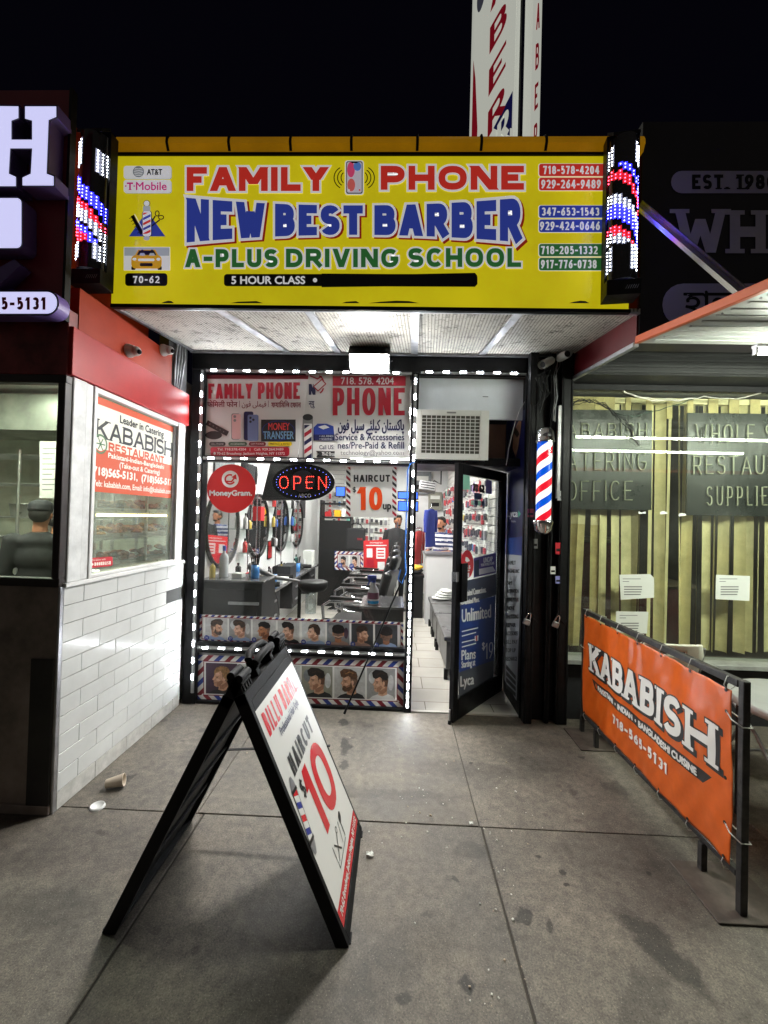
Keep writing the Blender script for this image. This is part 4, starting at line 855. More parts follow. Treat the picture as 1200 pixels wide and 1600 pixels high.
# ------------------------------------------------------------------ LED strips round the window and door
LEDM = M('led_chip', (1, 1, 1), .3, emis=LAMP['led'], ecol=(.90, .95, 1)); PCB = M('led_board', (.75, .76, .78), .5)
def strip(name_label, pts, pitch, vertical, dense=None):
    """pts: two ends (x, z) on the plane of the frame"""
    (x0, z0), (x1, z1) = pts; Y = 3.684; t = thing('led_strip', name_label, 'LED strip', (x0, Y, z0)); L = math.hypot(x1 - x0, z1 - z0); d = Vector(((x1 - x0) / L, 0, (z1 - z0) / L))
    b = MB(); c = Vector((x0, Y + .003, z0)); e = Vector((x1, Y + .003, z1)); b.beam(c, e, .030, .003, STL, up=(0, 1, 0)); b.tube([c + Vector((0, -.006, 0)), c.lerp(e, .5) + Vector((.004, -.008, 0)), e + Vector((0, -.006, 0))], .0018, PAP, 5); b.build('channel', t)
    m = MB(); px_ = Vector((-d.z, 0, d.x))
    cs = [(d * (k * .0185)) for k in (-1, 0, 1)]
    rot = Matrix((d, (0, 1, 0), px_)).transposed()
    m.box((0, 0, 0), (.062, .006, .016), PCB, rot)
    for q in cs: m.sph(q + Vector((0, -.004, 0)), (.0085, .004, .0085), LEDM, 8, 4)
    first = None; ps = []
    sgm = dense or [(0, L, pitch)]
    for a0, a1, pp in sgm:
        k = a0 + pp / 2
        while k < a1: ps.append(k); k += pp
    for k in ps:
        if first is None: first = m.build('led_module', t, local=True); o = first
        else: o = link(first.copy()); o.parent = t
        o.location = d * k + Vector((0, -.004, random.uniform(-.002, .002)))
strip('LED strip running down the left edge of the shop window', [(-1.772, 2.98), (-1.772, .10)], .148, True)
strip('LED strip across the very top of the shop window', [(-1.74, 2.975), (.10, 2.975)], .148, False)
strip('LED strip across the window between the upper signs and the clear pane', [(-1.74, 2.19), (.10, 2.19)], .148, False)
strip('LED strip low across the window between the two rows of haircut pictures', [(-1.74, .505), (.10, .505)], .148, False)
strip('LED strip down the post between window and open door, dense at its lower half', [(.135, 2.97), (.135, .06)], .13, True, dense=[(0, 1.45, .135), (1.45, 2.9, .078)])
strip('LED strip across the top of the doorway over the white board', [(.18, 2.99), (1.10, 2.99)], .148, False)

# floodlight over the window
fl = thing('floodlight', 'bright rectangular LED floodlight mounted under the canopy over the window', 'floodlight', (-.26, 3.64, 3.10))
rot = Matrix.Rotation(R(44), 3, 'X'); c = Vector((-.26, 3.52, 3.035))
b = MB(); b.box(c, (.34, .05, .20), BLKM, rot); 
for k in range(9): b.box(c + rot @ Vector((-.14 + k * .035, .04, 0)), (.008, .04, .17), BLKM, rot)
b.box(c + rot @ Vector((0, -.075, .096)), (.34, .10, .006), BLKM, rot); b.box(c + rot @ Vector((-.167, -.045, 0)), (.006, .04, .19), BLKM, rot); b.box(c + rot @ Vector((.167, -.045, 0)), (.006, .04, .19), BLKM, rot)  # top visor and side rim added to cut light reaching the soffit
b.box(c + rot @ Vector((0, -.05, -.092)), (.34, .05, .006), BLKM, rot)
b.build('housing', fl, bev=.002)
b = MB(); b.face([c + rot @ Vector((x, -.0275, z)) for x, z in ((-.1525, -.0825), (.1525, -.0825), (.1525, .0825), (-.1525, .0825))], M('flood_lens', (1, 1, 1), .3, emis=LAMP['flood'], ecol=(1, .98, .93))); b.build('lens', fl)
b = MB(); b.tube([c + Vector((-.185, 0, 0)), c + Vector((-.185, .14, .04)), c + Vector((.185, .14, .04)), c + Vector((.185, 0, 0))], .008, BLKM); b.bx(-.34, -.18, 3.60, 3.684, 3.03, 3.15, BLKM); b.build('bracket', fl)

# air conditioner over the door
ac = thing('air_conditioner', 'white window air conditioner with square grille above the open door', 'air conditioner', (.46, 3.85, 2.2))
b = MB(); AW = M('ac_white', (.68, .68, .66), .45, noise=.1, nscale=5); x0, x1, z0, z1, y0 = .15, .775, 2.215, 2.645, 3.63
b.bx(x0, x1, y0 + .02, 4.2, z0 + .012, z1, AW); b.bx(x0, x0 + .045, y0, y0 + .019, z0, z1, AW); b.bx(x1 - .075, x1, y0, y0 + .019, z0, z1, AW); b.bx(x0 + .046, x1 - .076, y0, y0 + .019, z1 - .045, z1, AW); b.bx(x0 + .046, x1 - .076, y0, y0 + .019, z0, z0 + .05, AW)
b.bx(x0 + .26, x0 + .34, y0 - .002, y0, z1 - .03, z1 - .015, STL); b.build('housing', ac, bev=.004)
b = MB(); b.bx(x0 + .046, x1 - .076, y0 + .016, y0 + .019, z0 + .051, z1 - .046, M('ac_dark', (.09, .085, .07), .7, noise=.4, nscale=30)); b.build('coil', ac)
b = MB(); gx0, gx1, gz0, gz1 = x0 + .046, x1 - .076, z0 + .051, z1 - .046
for i in range(13): x = gx0 + (gx1 - gx0) * i / 12; b.bx(x - .003, x + .003, y0 + .004, y0 + .009, gz0, gz1, AW)
for i in range(12): z = gz0 + (gz1 - gz0) * i / 11; b.bx(gx0, gx1, y0 + .001, y0 + .0038, z - .003, z + .003, AW)
b.build('grille', ac)
b = MB(); b.bx(.16, .76, 3.72, 3.80, 2.185, 2.213, BLK); b.tube([(.2 + .01 * k, 3.70 + .012 * (k % 2), 2.19 + .012 * (k % 2)) for k in range(40)], .005, BLK, 5); tag(b.build('cable_run', at=(.46, 3.75, 2.19)), 'twisted black cable along the bar under the air conditioner', 'cable')
# ================================================================== SIGNS AND POSTERS IN THE SHOP WINDOW
YV = 3.7335   # printed sheets lie just in front of / behind the pane
def sheet_thing(name, label, cat, outline, Y, mat, thick=.004, grp=None):
    P = [PY(u, v, Y) for u, v in outline]; c = sum(P, Vector()) / len(P); t = thing(name, label, cat, (c.x, Y, min(p.z for p in P)), grp)
    b = MB(); b.prism([p + Vector((0, .0012, 0)) for p in P], (0, thick, 0), mat); b.build('backing', t); return t
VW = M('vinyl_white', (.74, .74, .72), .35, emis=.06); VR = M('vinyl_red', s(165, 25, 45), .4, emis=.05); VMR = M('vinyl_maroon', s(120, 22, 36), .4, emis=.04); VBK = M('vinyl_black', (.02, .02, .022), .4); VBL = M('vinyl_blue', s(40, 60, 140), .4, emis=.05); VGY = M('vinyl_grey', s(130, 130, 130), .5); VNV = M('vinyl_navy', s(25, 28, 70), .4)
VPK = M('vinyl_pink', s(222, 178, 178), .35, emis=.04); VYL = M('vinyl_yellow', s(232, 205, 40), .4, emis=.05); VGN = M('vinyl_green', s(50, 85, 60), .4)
# middle sheet first (deepest)
t = sheet_thing('window_sign', 'middle white window sign with barber pole and blue van, overlapped by its neighbours', 'window sign', [(478, 584), (524, 585), (530, 716), (466, 716)], YV - .001, VW)
a = Art(on_y(YV - .0035)); a.letters('N', 482.5, 600, 493, 617, 4, VNV); a.text('न्यू', 482.5, 627, 492, 638, VNV, 1, .2)
a.ring(497, 601, 9, 14, 2.2, VR, 1, -80, 70, 12); a.rrect(490, 596, 508, 607, 4, VW, 2); a.line([(490, 604), (503, 593), (509, 600), (497, 611), (490, 604)], 1.6, VR, 3); a.line([(484, 587), (496, 592), (503, 588)], 2, VR, 2)
a.rrect(473, 650, 489, 716, 3, VGY, 1); a.rrect(475, 662, 487.5, 716, 1, VW, 2); a.stripes(475.5, 664, 487, 716, [VNV, VW, VR, VW], 6.5, -.7, 3, vert=True); a.ell(481, 652, 8, 5, VBK, 3)
a.poly([(490, 688), (490, 668), (496, 662), (510, 662), (521, 666), (523, 688)], VBL, 1); a.poly([(497, 667), (508, 664), (515, 668), (505, 671)], VW, 2); a.rect(490, 679, 523, 688.5, VNV, 3); a.text('+ ALL KINDS', 499, 680, 521, 683, VW, 4); a.text('+ SHAVING', 499, 684.5, 519, 687.5, VW, 4)
a.text('Call US:', 499, 695.5, 522, 702, VNV, 2, .12); a.poly([(494, 705), (523, 705), (523, 714), (494, 714), (498, 709.5)], VBK, 2); a.text('70-62 Broa', 503, 706.5, 523, 712.5, VW, 3, .1); a.build('lettering', t)
# left sheet
t = sheet_thing('window_sign', 'left window sign showing phones and a money transfer box', 'window sign', [(319.6, 585.5), (482, 586.5), (465, 716), (319.6, 716)], YV - .006, VW)
a = Art(on_y(YV - .0085)); a.poly([(319.6, 592), (481.5, 592.5), (482, 586.5), (319.6, 585.5)], VMR, 1)
a.letters('FAMILY', 325.5, 599.5, 394.6, 623, 4.8, VR, 2, gap=2.0); a.letters('PHONE', 403, 597.5, 468.7, 623.5, 5, VR, 2, gap=2.4)
a.text('फेिमली फोन', 324, 625.5, 371, 636, VMR, 2, .25); a.text('\ufee5\ufeee\ufed3 \ufbfd\ufee0\ufee4\ufbff\ufed3', 378, 627, 416, 638, VMR, 2, .15); a.text('ফযািমিল েফান', 424, 626, 470, 636.5, VMR, 2, .25); a.rect(374, 626, 374.7, 636, VMR, 2); a.rect(419, 626, 419.7, 636, VMR, 2)
a.line([(323, 660), (356, 678)], 8, VBK, 2); 
for k in range(5): a.ell(328 + k * 5.4, 662.6 + k * 3, 1, .9, VGY, 3)
a.ell(334, 680, 13, 6.5, VBK, 2); a.rrect(361.5, 646, 375, 687, 3, VGY, 1); a.rrect(362.5, 647, 376.5, 686, 3, VPK, 2); a.rrect(381, 643, 396, 688, 3, VNV, 2); a.rrect(387, 648, 404, 689, 3, M('vinyl_slate', s(110, 125, 165), .35), 3)
a.ell(367, 651, 2.2, 2.2, VGY, 3); a.ell(367, 657, 2.2, 2.2, VGY, 3); a.ell(391.5, 653, 1.9, 1.9, VBK, 4); a.ell(391.5, 659, 1.9, 1.9, VBK, 4); a.ell(396, 656, 1.9, 1.9, VBK, 4)
a.rect(408, 655.6, 462, 690, VBK, 2); a.ring(435, 672.8, 25, 15, .8, VBL, 3); a.text('MONEY', 419.5, 661, 452.5, 672, M('neon_red_print', s(215, 70, 70), .4, emis=.15), 4, .2); a.text('TRANSFER', 411.5, 674, 459, 686, M('neon_blue_print', s(120, 165, 200), .4, emis=.15), 4, .2)
for x0, x1, c, tx in ((327, 352.5, VBK, 'CELL PHONE'), (357, 386, VGN, 'ACCESSORIES'), (389, 415.5, VMR, 'GSM PHONES'), (419, 456, VYL, 'PRE PAID & REFILL')): a.rrect(x0, 690.5, x1, 696.8, 3, c, 2); a.text(tx, x0 + 3, 692.2, x1 - 3, 695.2, VBK if c is VYL else VW, 3)
a.rrect(329, 698.3, 452, 713, 4, VR, 2); a.text('Tel. 718.578.4204   |   Call: 929.264.9489', 340, 700.3, 443, 705, VW, 3, .12); a.text('70-62 Broadway, Jackson Heights, NY 11372', 339, 706.6, 445, 711.6, VW, 3, .12); a.ell(335.5, 708.5, 1.8, 2.2, VW, 3); a.build('lettering', t)
# right sheet
t = sheet_thing('window_sign', 'right window sign with big red PHONE lettering and blue script', 'window sign', [(514, 585), (641, 586), (639, 716), (528, 716), (527, 660)], YV - .006, VW)
a = Art(on_y(YV - .0085)); a.rect(520, 587.5, 634, 603, VR, 1); a.text('718. 578. 4204', 533, 589.8, 615, 600.6, VW, 2, .25); a.letters('PHONE', 520, 606, 632.5, 649, 7.4, VR, 2, gap=4.4, serif=False)
a.text('\ufee5\ufeee\ufed3 \ufede\ufbff\ufeb3 \ufbaf\ufe8c\ufee0\ufbff\ufb90 \ufee5\ufe8e\ufe98\ufeb4\ufb90\ufe8e\ufb58', 528.6, 655.6, 631, 679, VNV, 2, .5)
a.text('Service & Accessories', 524, 677.5, 631.5, 688, VNV, 2, .2); a.text('nes/Pre-Paid & Refill', 528, 690.6, 631, 701, VNV, 2, .2); a.text('technology@yahoo.com', 532, 703.4, 631, 712.8, VGY, 2, .1); a.build('lettering', t)
# round red sticker
cx, cy_ = 361.4, 763.5
t = sheet_thing('round_sign', 'round red money transfer sign with white arrow emblem in the window', 'round sign', [(cx + 38 * cos(-k * pi / 20), cy_ + 38 * sin(-k * pi / 20)) for k in range(40)], YV - .004, M('round_red', s(205, 38, 42), .4, emis=.10), .003)
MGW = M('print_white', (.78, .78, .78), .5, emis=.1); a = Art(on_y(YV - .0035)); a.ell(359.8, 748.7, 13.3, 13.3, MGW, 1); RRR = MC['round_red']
a.ring(359.5, 749, 7.5, 7.2, 2.6, RRR, 2, 30, 330 - 35, 16); a.line([(354, 752), (362, 752.5), (367, 746)], 2.4, RRR, 3); a.poly([(361.5, 745.5), (370, 749.5), (368.8, 741)], RRR, 3)
a.text('MoneyGram.', 327.5, 766.2, 393.5, 777, MGW, 2, .55); a.build('lettering', t)
# OPEN sign
oc = PY(473.8, 753.4, 3.80); t = thing('open_sign', 'oval black LED OPEN sign with red letters hanging in the window', 'open sign', (oc.x, 3.79, 2.0))
b = MB(); P = [PY(473.8 + 49 * cos(-k * pi / 24), 753.4 + 28.5 * sin(-k * pi / 24), 3.775) for k in range(48)]; b.prism(P, (0, .03, 0), BLK); b.build('panel', t, bev=.004)
b = MB(); 
for q in (-1, 1): b.tube([(oc.x + q * .15, 3.78, 2.16), (oc.x + q * .15, 3.78, 2.3)], .002, BLK, 5)
b.build('hanger', t)
OR = M('open_red', (1, .2, .15), .3, emis=7, ecol=(1, .05, .03)); OB = M('open_blue', (.3, .3, 1), .3, emis=4, ecol=(.15, .2, 1))
b = MB()
def dotline(P, cl):
    if cl: P = P + [P[0]]
    acc = 0
    for i in range(len(P) - 1):
        p, q = Vector(P[i]), Vector(P[i + 1]); L = (q - p).length; 
        while acc <= L: 
            w = p.lerp(q, acc / max(L, 1e-6)); b.sph(PY(w.x, w.y, 3.772), .0042, OR, 7, 4); acc += 3.1
        acc -= L
Art(on_y(3.77)).letters('OPEN', 436, 743.5, 511, 764, 2.2, OR, gap=7, shear=.16, dots=dotline); b.build('red_letters', t)
b = MB()
for k in range(34):
    q = 2 * pi * k / 34; b.sph(PY(473.8 + 42 * cos(q), 753.4 + 23 * sin(q), 3.772), .0032, OB, 6, 4)
b.build('blue_dots', t)
a = Art(on_y(3.7735)); a.ell(473, 752, 19, 17, M('open_ghost', (.03, .03, .05), .3), 1); a.text('ABCO', 466, 771.5, 486, 777.5, MGW, 2); a.build('lettering', t)
# haircut price sign
t = sheet_thing('price_sign', 'white HAIRCUT $10 up sign with striped edges hanging in the window', 'price sign', [(540.3, 728.4), (620.5, 729.5), (620, 808.6), (540.3, 807.6)], YV - .004, VW, .003)
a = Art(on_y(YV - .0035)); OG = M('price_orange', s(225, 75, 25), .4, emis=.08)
for x0 in (541, 613): a.stripes(x0, 730, x0 + 6.6, 807, [VR, VW, VBK, VW], 4.6, .9, 1, vert=True)
a.letters('HAIRCUT', 552.6, 742, 609.4, 753, 2.5, VBK, 2, gap=1.6); a.letters('$', 551, 760.5, 556.4, 770, 1.3, VBK, 2); a.letters('10', 558.5, 761, 597.4, 797, 7.6, OG, 2, gap=3.5); a.text('up', 598.6, 788, 611, 799.5, VBK, 2, .5); a.build('lettering', t)

# haircut picture strips: flat printed portraits
HSK = [M('print_skin_%d' % i, c, .4, noise=.28, nscale=38) for i, c in enumerate([s(196, 150, 122), s(214, 172, 148), s(168, 112, 78), s(205, 160, 132), s(150, 104, 78)])]
HH = [M('print_hair_%d' % i, c, .4, noise=.75, nscale=60) for i, c in enumerate([s(28, 24, 24), s(58, 42, 34), s(92, 62, 42), s(150, 112, 70)])]; HBG = [M('print_back_%d' % i, c, .4, noise=.3, nscale=18) for i, c in enumerate([s(150, 150, 150), s(190, 190, 190), s(205, 208, 210), s(120, 125, 130), s(62, 42, 60), s(60, 62, 66), s(140, 140, 128)])]
HSH = [M('print_shirt_%d' % i, c, .5) for i, c in enumerate([s(30, 30, 34), s(140, 160, 195), s(150, 120, 110), s(205, 205, 205)])]
FADE = [M('print_fade_%d' % i, c, .4, noise=.5, nscale=70) for i, c in enumerate([s(120, 92, 78), s(104, 72, 54)])]
HSD = [M('print_skin_dark_%d' % i, c, .4, noise=.3, nscale=40) for i, c in enumerate([s(150, 106, 84), s(168, 124, 102), s(120, 76, 52), s(158, 114, 90), s(108, 72, 52)])]; HSL = [M('print_skin_light_%d' % i, c, .4, noise=.2, nscale=40) for i, c in enumerate([s(216, 174, 148), s(232, 196, 174), s(192, 136, 100), s(224, 184, 158), s(176, 128, 100)])]
def portrait(a, x0, y0, x1, y1, bg, skin, hair, shirt, pose='L', style=0, beard=False, zoom=1.0):
    """pose L/R: profile to the left/right, B: back of the head; 3/4 view for lower case"""
    a.rect(x0, y0, x1, y1, HBG[bg], 2); w, h = x1 - x0, y1 - y0
    if bg in (0, 3, 6): a.ell(x0 + w * .2, y0 + h * .3, w * .14, h * .2, HBG[(bg + 2) % 5], 2.4); a.ell(x0 + w * .85, y0 + h * .45, w * .1, h * .25, HBG[(bg + 1) % 5], 2.4)
    fx = -1 if pose in 'Rr' else 1
    X = lambda q: min(x1, max(x0, x0 + w * (.5 + fx * (q - .5) * zoom))); Yq = lambda q: min(y1, max(y0, y0 + h * (.08 + (q - .08) * zoom)))
    P = lambda pts, m, l: a.poly([(X(p), Yq(q)) for p, q in (pts if fx > 0 else pts[::-1])], m, l)
    S, Hm = HSK[skin], HH[hair]
    P([(.08, 1), (.2, .9), (.42, .83), (.70, .80), (.92, .88), (1, 1)], HSH[shirt], 3)
    if pose == 'B':
        P([(.36, .55), (.36, .86), (.5, .9), (.64, .86), (.64, .55)], S, 4); P([(.27, .3), (.29, .55), (.36, .7), (.5, .74), (.64, .7), (.71, .55), (.73, .3), (.5, .2)], FADE[skin % 2], 5)
        P([(.23, .42), (.26, .5), (.24, .58), (.28, .6), (.3, .45)], S, 5); P([(.77, .42), (.7, .45), (.72, .6), (.76, .58)], S, 5)
        P([(.24, .42), (.3, .46), (.5, .5), (.7, .46), (.76, .42), (.78, .25), (.7, .12), (.5, .07), (.3, .12), (.22, .25)], Hm, 6)
        if style: P([(.3, .58), (.5, .63), (.7, .58), (.7, .6), (.5, .66), (.3, .6)], HSK[1], 7)
        return
    # neck, face in profile, fade, ear, hair
    P([(.44, .6), (.40, .86), (.55, .9), (.72, .84), (.70, .55)], S, 4)
    P([(.28, .32), (.27, .42), (.20, .54), (.26, .57), (.25, .62), (.27, .66), (.26, .72), (.34, .77), (.46, .75), (.62, .64), (.72, .5), (.72, .28), (.5, .2)], S, 5)
    P([(.44, .74), (.62, .64), (.72, .5), (.72, .6), (.71, .72), (.56, .84), (.45, .82)], HSD[skin], 5.5); P([(.36, .62), (.5, .55), (.56, .6), (.46, .74), (.36, .76)], HSD[skin], 5.6); P([(.30, .33), (.42, .30), (.46, .38), (.34, .42)], HSL[skin], 5.7); P([(.27, .47), (.30, .46), (.27, .55), (.225, .54)], HSL[skin], 5.8); P([(.33, .52), (.40, .5), (.42, .56), (.35, .58)], HSL[skin], 5.9)
    P([(.52, .34), (.54, .5), (.6, .58), (.72, .58), (.76, .4), (.74, .28), (.58, .26)], FADE[skin % 2], 6)
    P([(.55, .44), (.56, .56), (.60, .58), (.63, .52), (.63, .43), (.59, .41)], HSK[(skin + 1) % 2 if skin < 2 else skin], 7)
    P([(.30, .43), (.33, .415), (.41, .425), (.41, .44), (.33, .435)], Hm, 7); P([(.33, .46), (.39, .455), (.40, .475), (.34, .48)], HSH[0], 7)
    P([(.27, .635), (.35, .63), (.35, .645), (.275, .65)], FADE[1], 7); P([(.36, .52), (.42, .5), (.46, .56), (.4, .6)], HSK[1] if skin in (0, 3) else S, 6)
    if beard: P([(.26, .655), (.26, .73), (.34, .79), (.48, .77), (.6, .66), (.56, .5), (.53, .5), (.5, .62), (.40, .66), (.36, .60), (.29, .60), (.28, .63), (.34, .64)], Hm, 8)
    hs = {0: [(.26, .34), (.40, .30), (.52, .36), (.60, .38), (.74, .36), (.78, .26), (.70, .13), (.52, .07), (.34, .1), (.24, .2)],
          1: [(.22, .30), (.32, .34), (.46, .27), (.56, .36), (.70, .38), (.76, .28), (.72, .14), (.54, .05), (.30, .04), (.18, .14)],
          2: [(.27, .40), (.32, .32), (.48, .24), (.54, .34), (.56, .44), (.68, .60), (.78, .56), (.80, .30), (.70, .12), (.50, .08), (.34, .14), (.27, .26)],
          3: [(.30, .28), (.46, .30), (.58, .34), (.72, .32), (.74, .22), (.64, .14), (.46, .12), (.32, .18)]}[style]
    P(hs, Hm, 9)
    if style in (1, 2): P([(.34, .2), (.5, .12), (.64, .18), (.62, .2), (.5, .15), (.36, .23)], HH[min(3, hair + 1)], 9.6)
def hair_strip(label, quad, W_, H_, border, cells, Y, stepw):
    base = on_y(Y); f = on_quad(quad, W_, H_, base); P = [f(0, 0, 0), f(W_, 0, 0), f(W_, H_, 0), f(0, H_, 0)]
    t = thing('haircut_poster', label, 'poster', P[3]); b = MB(); b.prism([p + Vector((0, .0014, 0)) for p in P[::-1]], (0, .003, 0), VW); b.build('backing', t)
    a = Art(f, .0006); bd = border
    a.stripes(0, 0, W_, bd, [VBL, VW, VMR, VW], stepw, -1, 1); a.stripes(0, H_ - bd, W_, H_, [VBL, VW, VMR, VW], stepw, 1, 1); a.stripes(0, bd, bd * 1.0, H_ - bd, [VBL, VW, VMR, VW], stepw, -1, 1, vert=True); a.stripes(W_ - bd, bd, W_, H_ - bd, [VBL, VW, VMR, VW], stepw, 1, 1, vert=True)
    a.rect(bd, bd, W_ - bd, H_ - bd, VMR, 1.2); a.rect(bd + 1.2, bd + 1.2, W_ - bd - 1.2, H_ - bd - 1.2, VW, 1.5); a.build('striped_border', t)
    a = Art(f, .0006)
    for i, c in enumerate(cells):
        portrait(a, *c[0], *c[1:])
        if stepw < 6: a.ell(c[0][0] + 2.5, c[0][3] - 3, 3.8, 3.8, VBL, 14); a.text(str(36 + i), c[0][0] + .4, c[0][3] - 4.8, c[0][0] + 4.4, c[0][3] - 1.4, VW, 15)
    a.build('portrait_print', t)
Wt = 318; xs8 = [(9, 43.5), (46, 80), (83, 119), (122, 156), (160, 196), (199, 234), (237, 271), (274, 309)]
cells = [((x0, 4.5, x1, 39.5),) + c for (x0, x1), c in zip(xs8, [(1, 0, 1, 1, 'r', 1, True), (0, 1, 1, 1, 'L', 1, False), (1, 2, 0, 2, 'L', 0, False), (1, 1, 0, 0, 'L', 1, False), (2, 1, 1, 1, 'L', 2, False), (3, 2, 0, 2, 'B', 1, False), (5, 0, 1, 2, 'R', 0, False), (5, 4, 0, 1, 'B', 0, False)])]
hair_strip('upper strip of eight haircut portraits behind the window glass', [(312, 960), (630, 972.5), (630, 1016), (312, 1001.5)], Wt, 43, 3.0, cells, YV - .002, 5)
cells = [((13, 12, 62, 60), 4, 0, 3, 0, 'L', 2, False), ((66, 12, 112, 60), 1, 0, 1, 0, 'L', 1, False), ((116, 12, 160, 60), 2, 3, 0, 2, 'L', 0, False), ((163, 12, 211, 60), 6, 3, 0, 0, 'L', 1, False), ((214, 12, 262, 60), 1, 0, 2, 0, 'L', 1, True), ((265, 12, 309, 60), 0, 3, 0, 3, 'L', 1, False)]
hair_strip('lower board of haircut portraits with striped border under the window', [(308.8, 1023), (630.5, 1033.5), (630, 1106), (308.8, 1095)], 322, 72, 9, cells, 3.729, 8.5)

# ================================================================== OPEN GLASS DOOR (part of the shop)
DA, DB = Vector((.492, 3.520, 0)), Vector((1.078, 4.243, 0)); DU = (DB - DA).normalized(); DN = Vector((DU.y, -DU.x, 0)); DL = (DB - DA).length
drot = Matrix((DU, -DN, (0, 0, 1))).transposed()
def dbox(b, x0, x1, z0, z1, mat, th=.045, off=0): return b.box(DA + DU * ((x0 + x1) / 2) + DN * off + Vector((0, 0, (z0 + z1) / 2)), (x1 - x0, th, z1 - z0), mat, drot)
b = MB(); dbox(b, 0, .075, .012, 2.175, BLK); dbox(b, DL - .105, DL, .012, 2.175, BLK); dbox(b, .075, DL - .105, 2.085, 2.175, BLK); dbox(b, .075, DL - .105, .012, .19, BLK)
door = b.build('door', shop, bev=.004)
b = MB(); dbox(b, .075, DL - .105, .19, 2.085, glass('door_glass', (.96, .98, .97), .06, .06), .006); b.build('pane', door)
b = MB(); dbox(b, .055, .155, 1.005, 1.33, BLK, .012, .034); dbox(b, .07, .09, 1.1, 1.13, BLK, .034, .02); dbox(b, .0, .03, 1.18, 1.26, STL, .05); b.build('handle', door)
b = MB(); b.cyl(DA + Vector((-.01, 0, .0)), DA + Vector((-.01, 0, .12)), .008, STL); b.cyl(DA + Vector((-.01, 0, -.0)), DA + Vector((-.01, 0, .03)), .014, RUB); b.build('door_stop', door)
def on_door(off):
    def f(u, v, l):
        d = ray(u, v); A = DA + DN * off; tt = (A - CAM).dot(DN) / d.dot(DN); return CAM + d * tt + DN * l
    return f
Zd = lambda x, y: (630 + x * .2751, 700 + y * .275)      # reading grid of the door
def dart(): a = Art(on_door(.0045), .0006); a.pre = Zd; return a
LB_ = M('lyca_blue', s(38, 62, 130), .35, emis=.05); LG_ = M('lyca_slate', s(62, 68, 88), .35); LP = M('lyca_purple', s(78, 62, 140), .4, emis=.08); LGr = M('lyca_grey', s(78, 82, 92), .4); MINT = M('sticker_mint', s(140, 200, 180), .5); LIL = M('sticker_lilac', s(150, 150, 215), .5); DBL = M('sticker_navy', s(30, 45, 75), .5)
DWH = M('door_print_white', (.72, .74, .78), .5, emis=.08)
a = dart()
a.poly([(365, 752), (365, 884), (528, 836), (528, 714)], LG_, 0); a.poly([(318, 895), (318, 1275), (516, 1205), (525, 838)], LB_, .5); a.poly([(316, 1275), (314, 1470), (510, 1330), (516, 1205)], LGr, .3)
a.build('door_poster', door); a = dart(); a.poly([(398, 622), (398, 742), (528, 712), (528, 592)], DWH, 1); a.poly([(401, 627), (401, 736), (526, 707), (526, 597)], LP, 1.5); a.poly([(410, 725), (416, 690), (508, 672), (524, 700)], DWH, 2); a.poly([(404, 640), (430, 634), (430, 725), (404, 730)], DBL, 2.2)
a.build('offer_sticker', door); a = dart(); a.ell(363, 660, 36, 80, M('boss_red', s(190, 30, 40), .4, emis=.06), 2)
a.build('round_sticker', door); a = dart(); a.poly([(340, 142), (340, 236), (378, 236), (378, 152)], MINT, 1); a.poly([(470, 178), (470, 258), (503, 262), (503, 186)], LIL, 1); a.poly([(403, 254), (403, 290), (445, 293), (445, 260)], DBL, 1)
a.build('small_sticker', door); a = dart()
for k in range(4): a.poly([(385 + k * 20, 296 + k * 2), (385 + k * 20, 322 + k * 2), (402 + k * 20, 324 + k * 2), (402 + k * 20, 298 + k * 2)], DBL if k % 2 else MINT, 1)
a.build('card_stickers', door)
a = dart()
def sh(t, x0, y0, x1, y1, m, l, sl, bold=0, fn='text', **k):
    o = a.pre; a.pre = lambda x, y: o(x, y + sl * (x - x0)); (a.text(t, x0, y0, x1, y1, m, l, bold) if fn == 'text' else a.letters(t, x0, y0, x1, y1, bold, m, l, **k)); a.pre = o
sh('Unlimited', 333, 918, 497, 990, DWH, 3, -.17, 1.5); sh('Plans', 331, 1150, 410, 1206, DWH, 3, -.13, 1.2); sh('Starting at', 331, 1212, 408, 1262, DWH, 3, -.2, 1); sh('$', 448, 1104, 462, 1150, DWH, 3, 0, 1.5); sh('19', 464, 1110, 510, 1200, DWH, 3, -.2, 5, 'letters', gap=6)
sh('Lyca', 325, 1298, 400, 1375, DWH, 3, -.2, 1.6); sh('Limited Connections.', 352, 808, 470, 842, DWH, 3, -.19, 1.2); sh('Limited Plans.', 352, 860, 432, 888, DWH, 3, -.19, 1.2); sh('UNCAP', 456, 624, 506, 652, DWH, 3, -.17, 1.8); sh('YOUR WORLD PLANS', 440, 658, 516, 674, DWH, 3, -.17, .6)
for k in range(4): a.poly([(332, 1040 + k * 26 + (10 if k > 1 else 0)), (332, 1046 + k * 26 + (10 if k > 1 else 0)), (425 - (k % 2) * 12, 1024 + k * 26 + (10 if k > 1 else 0)), (425 - (k % 2) * 12, 1018 + k * 26 + (10 if k > 1 else 0))], DWH, 3)
a.poly([(405, 1068), (405, 1098), (426, 1094), (426, 1064)], DWH, 3); a.rect(412, 1066, 418, 1095, MC['boss_red'], 4)
sh('BOSS', 337, 668, 380, 690, DWH, 4, -.06, 6, 'letters', gap=3); sh('REVOLUTION', 338, 694, 376, 702, DWH, 4, -.06, .5); a.poly([(350, 640), (360, 650), (378, 640), (366, 622), (354, 618)], DWH, 4); a.poly([(352, 740), (374, 734), (374, 708), (352, 712)], DWH, 4)
sh('70 62', 396, 204, 458, 244, INK, 4, .14, 3.5); a.build('lettering', door)

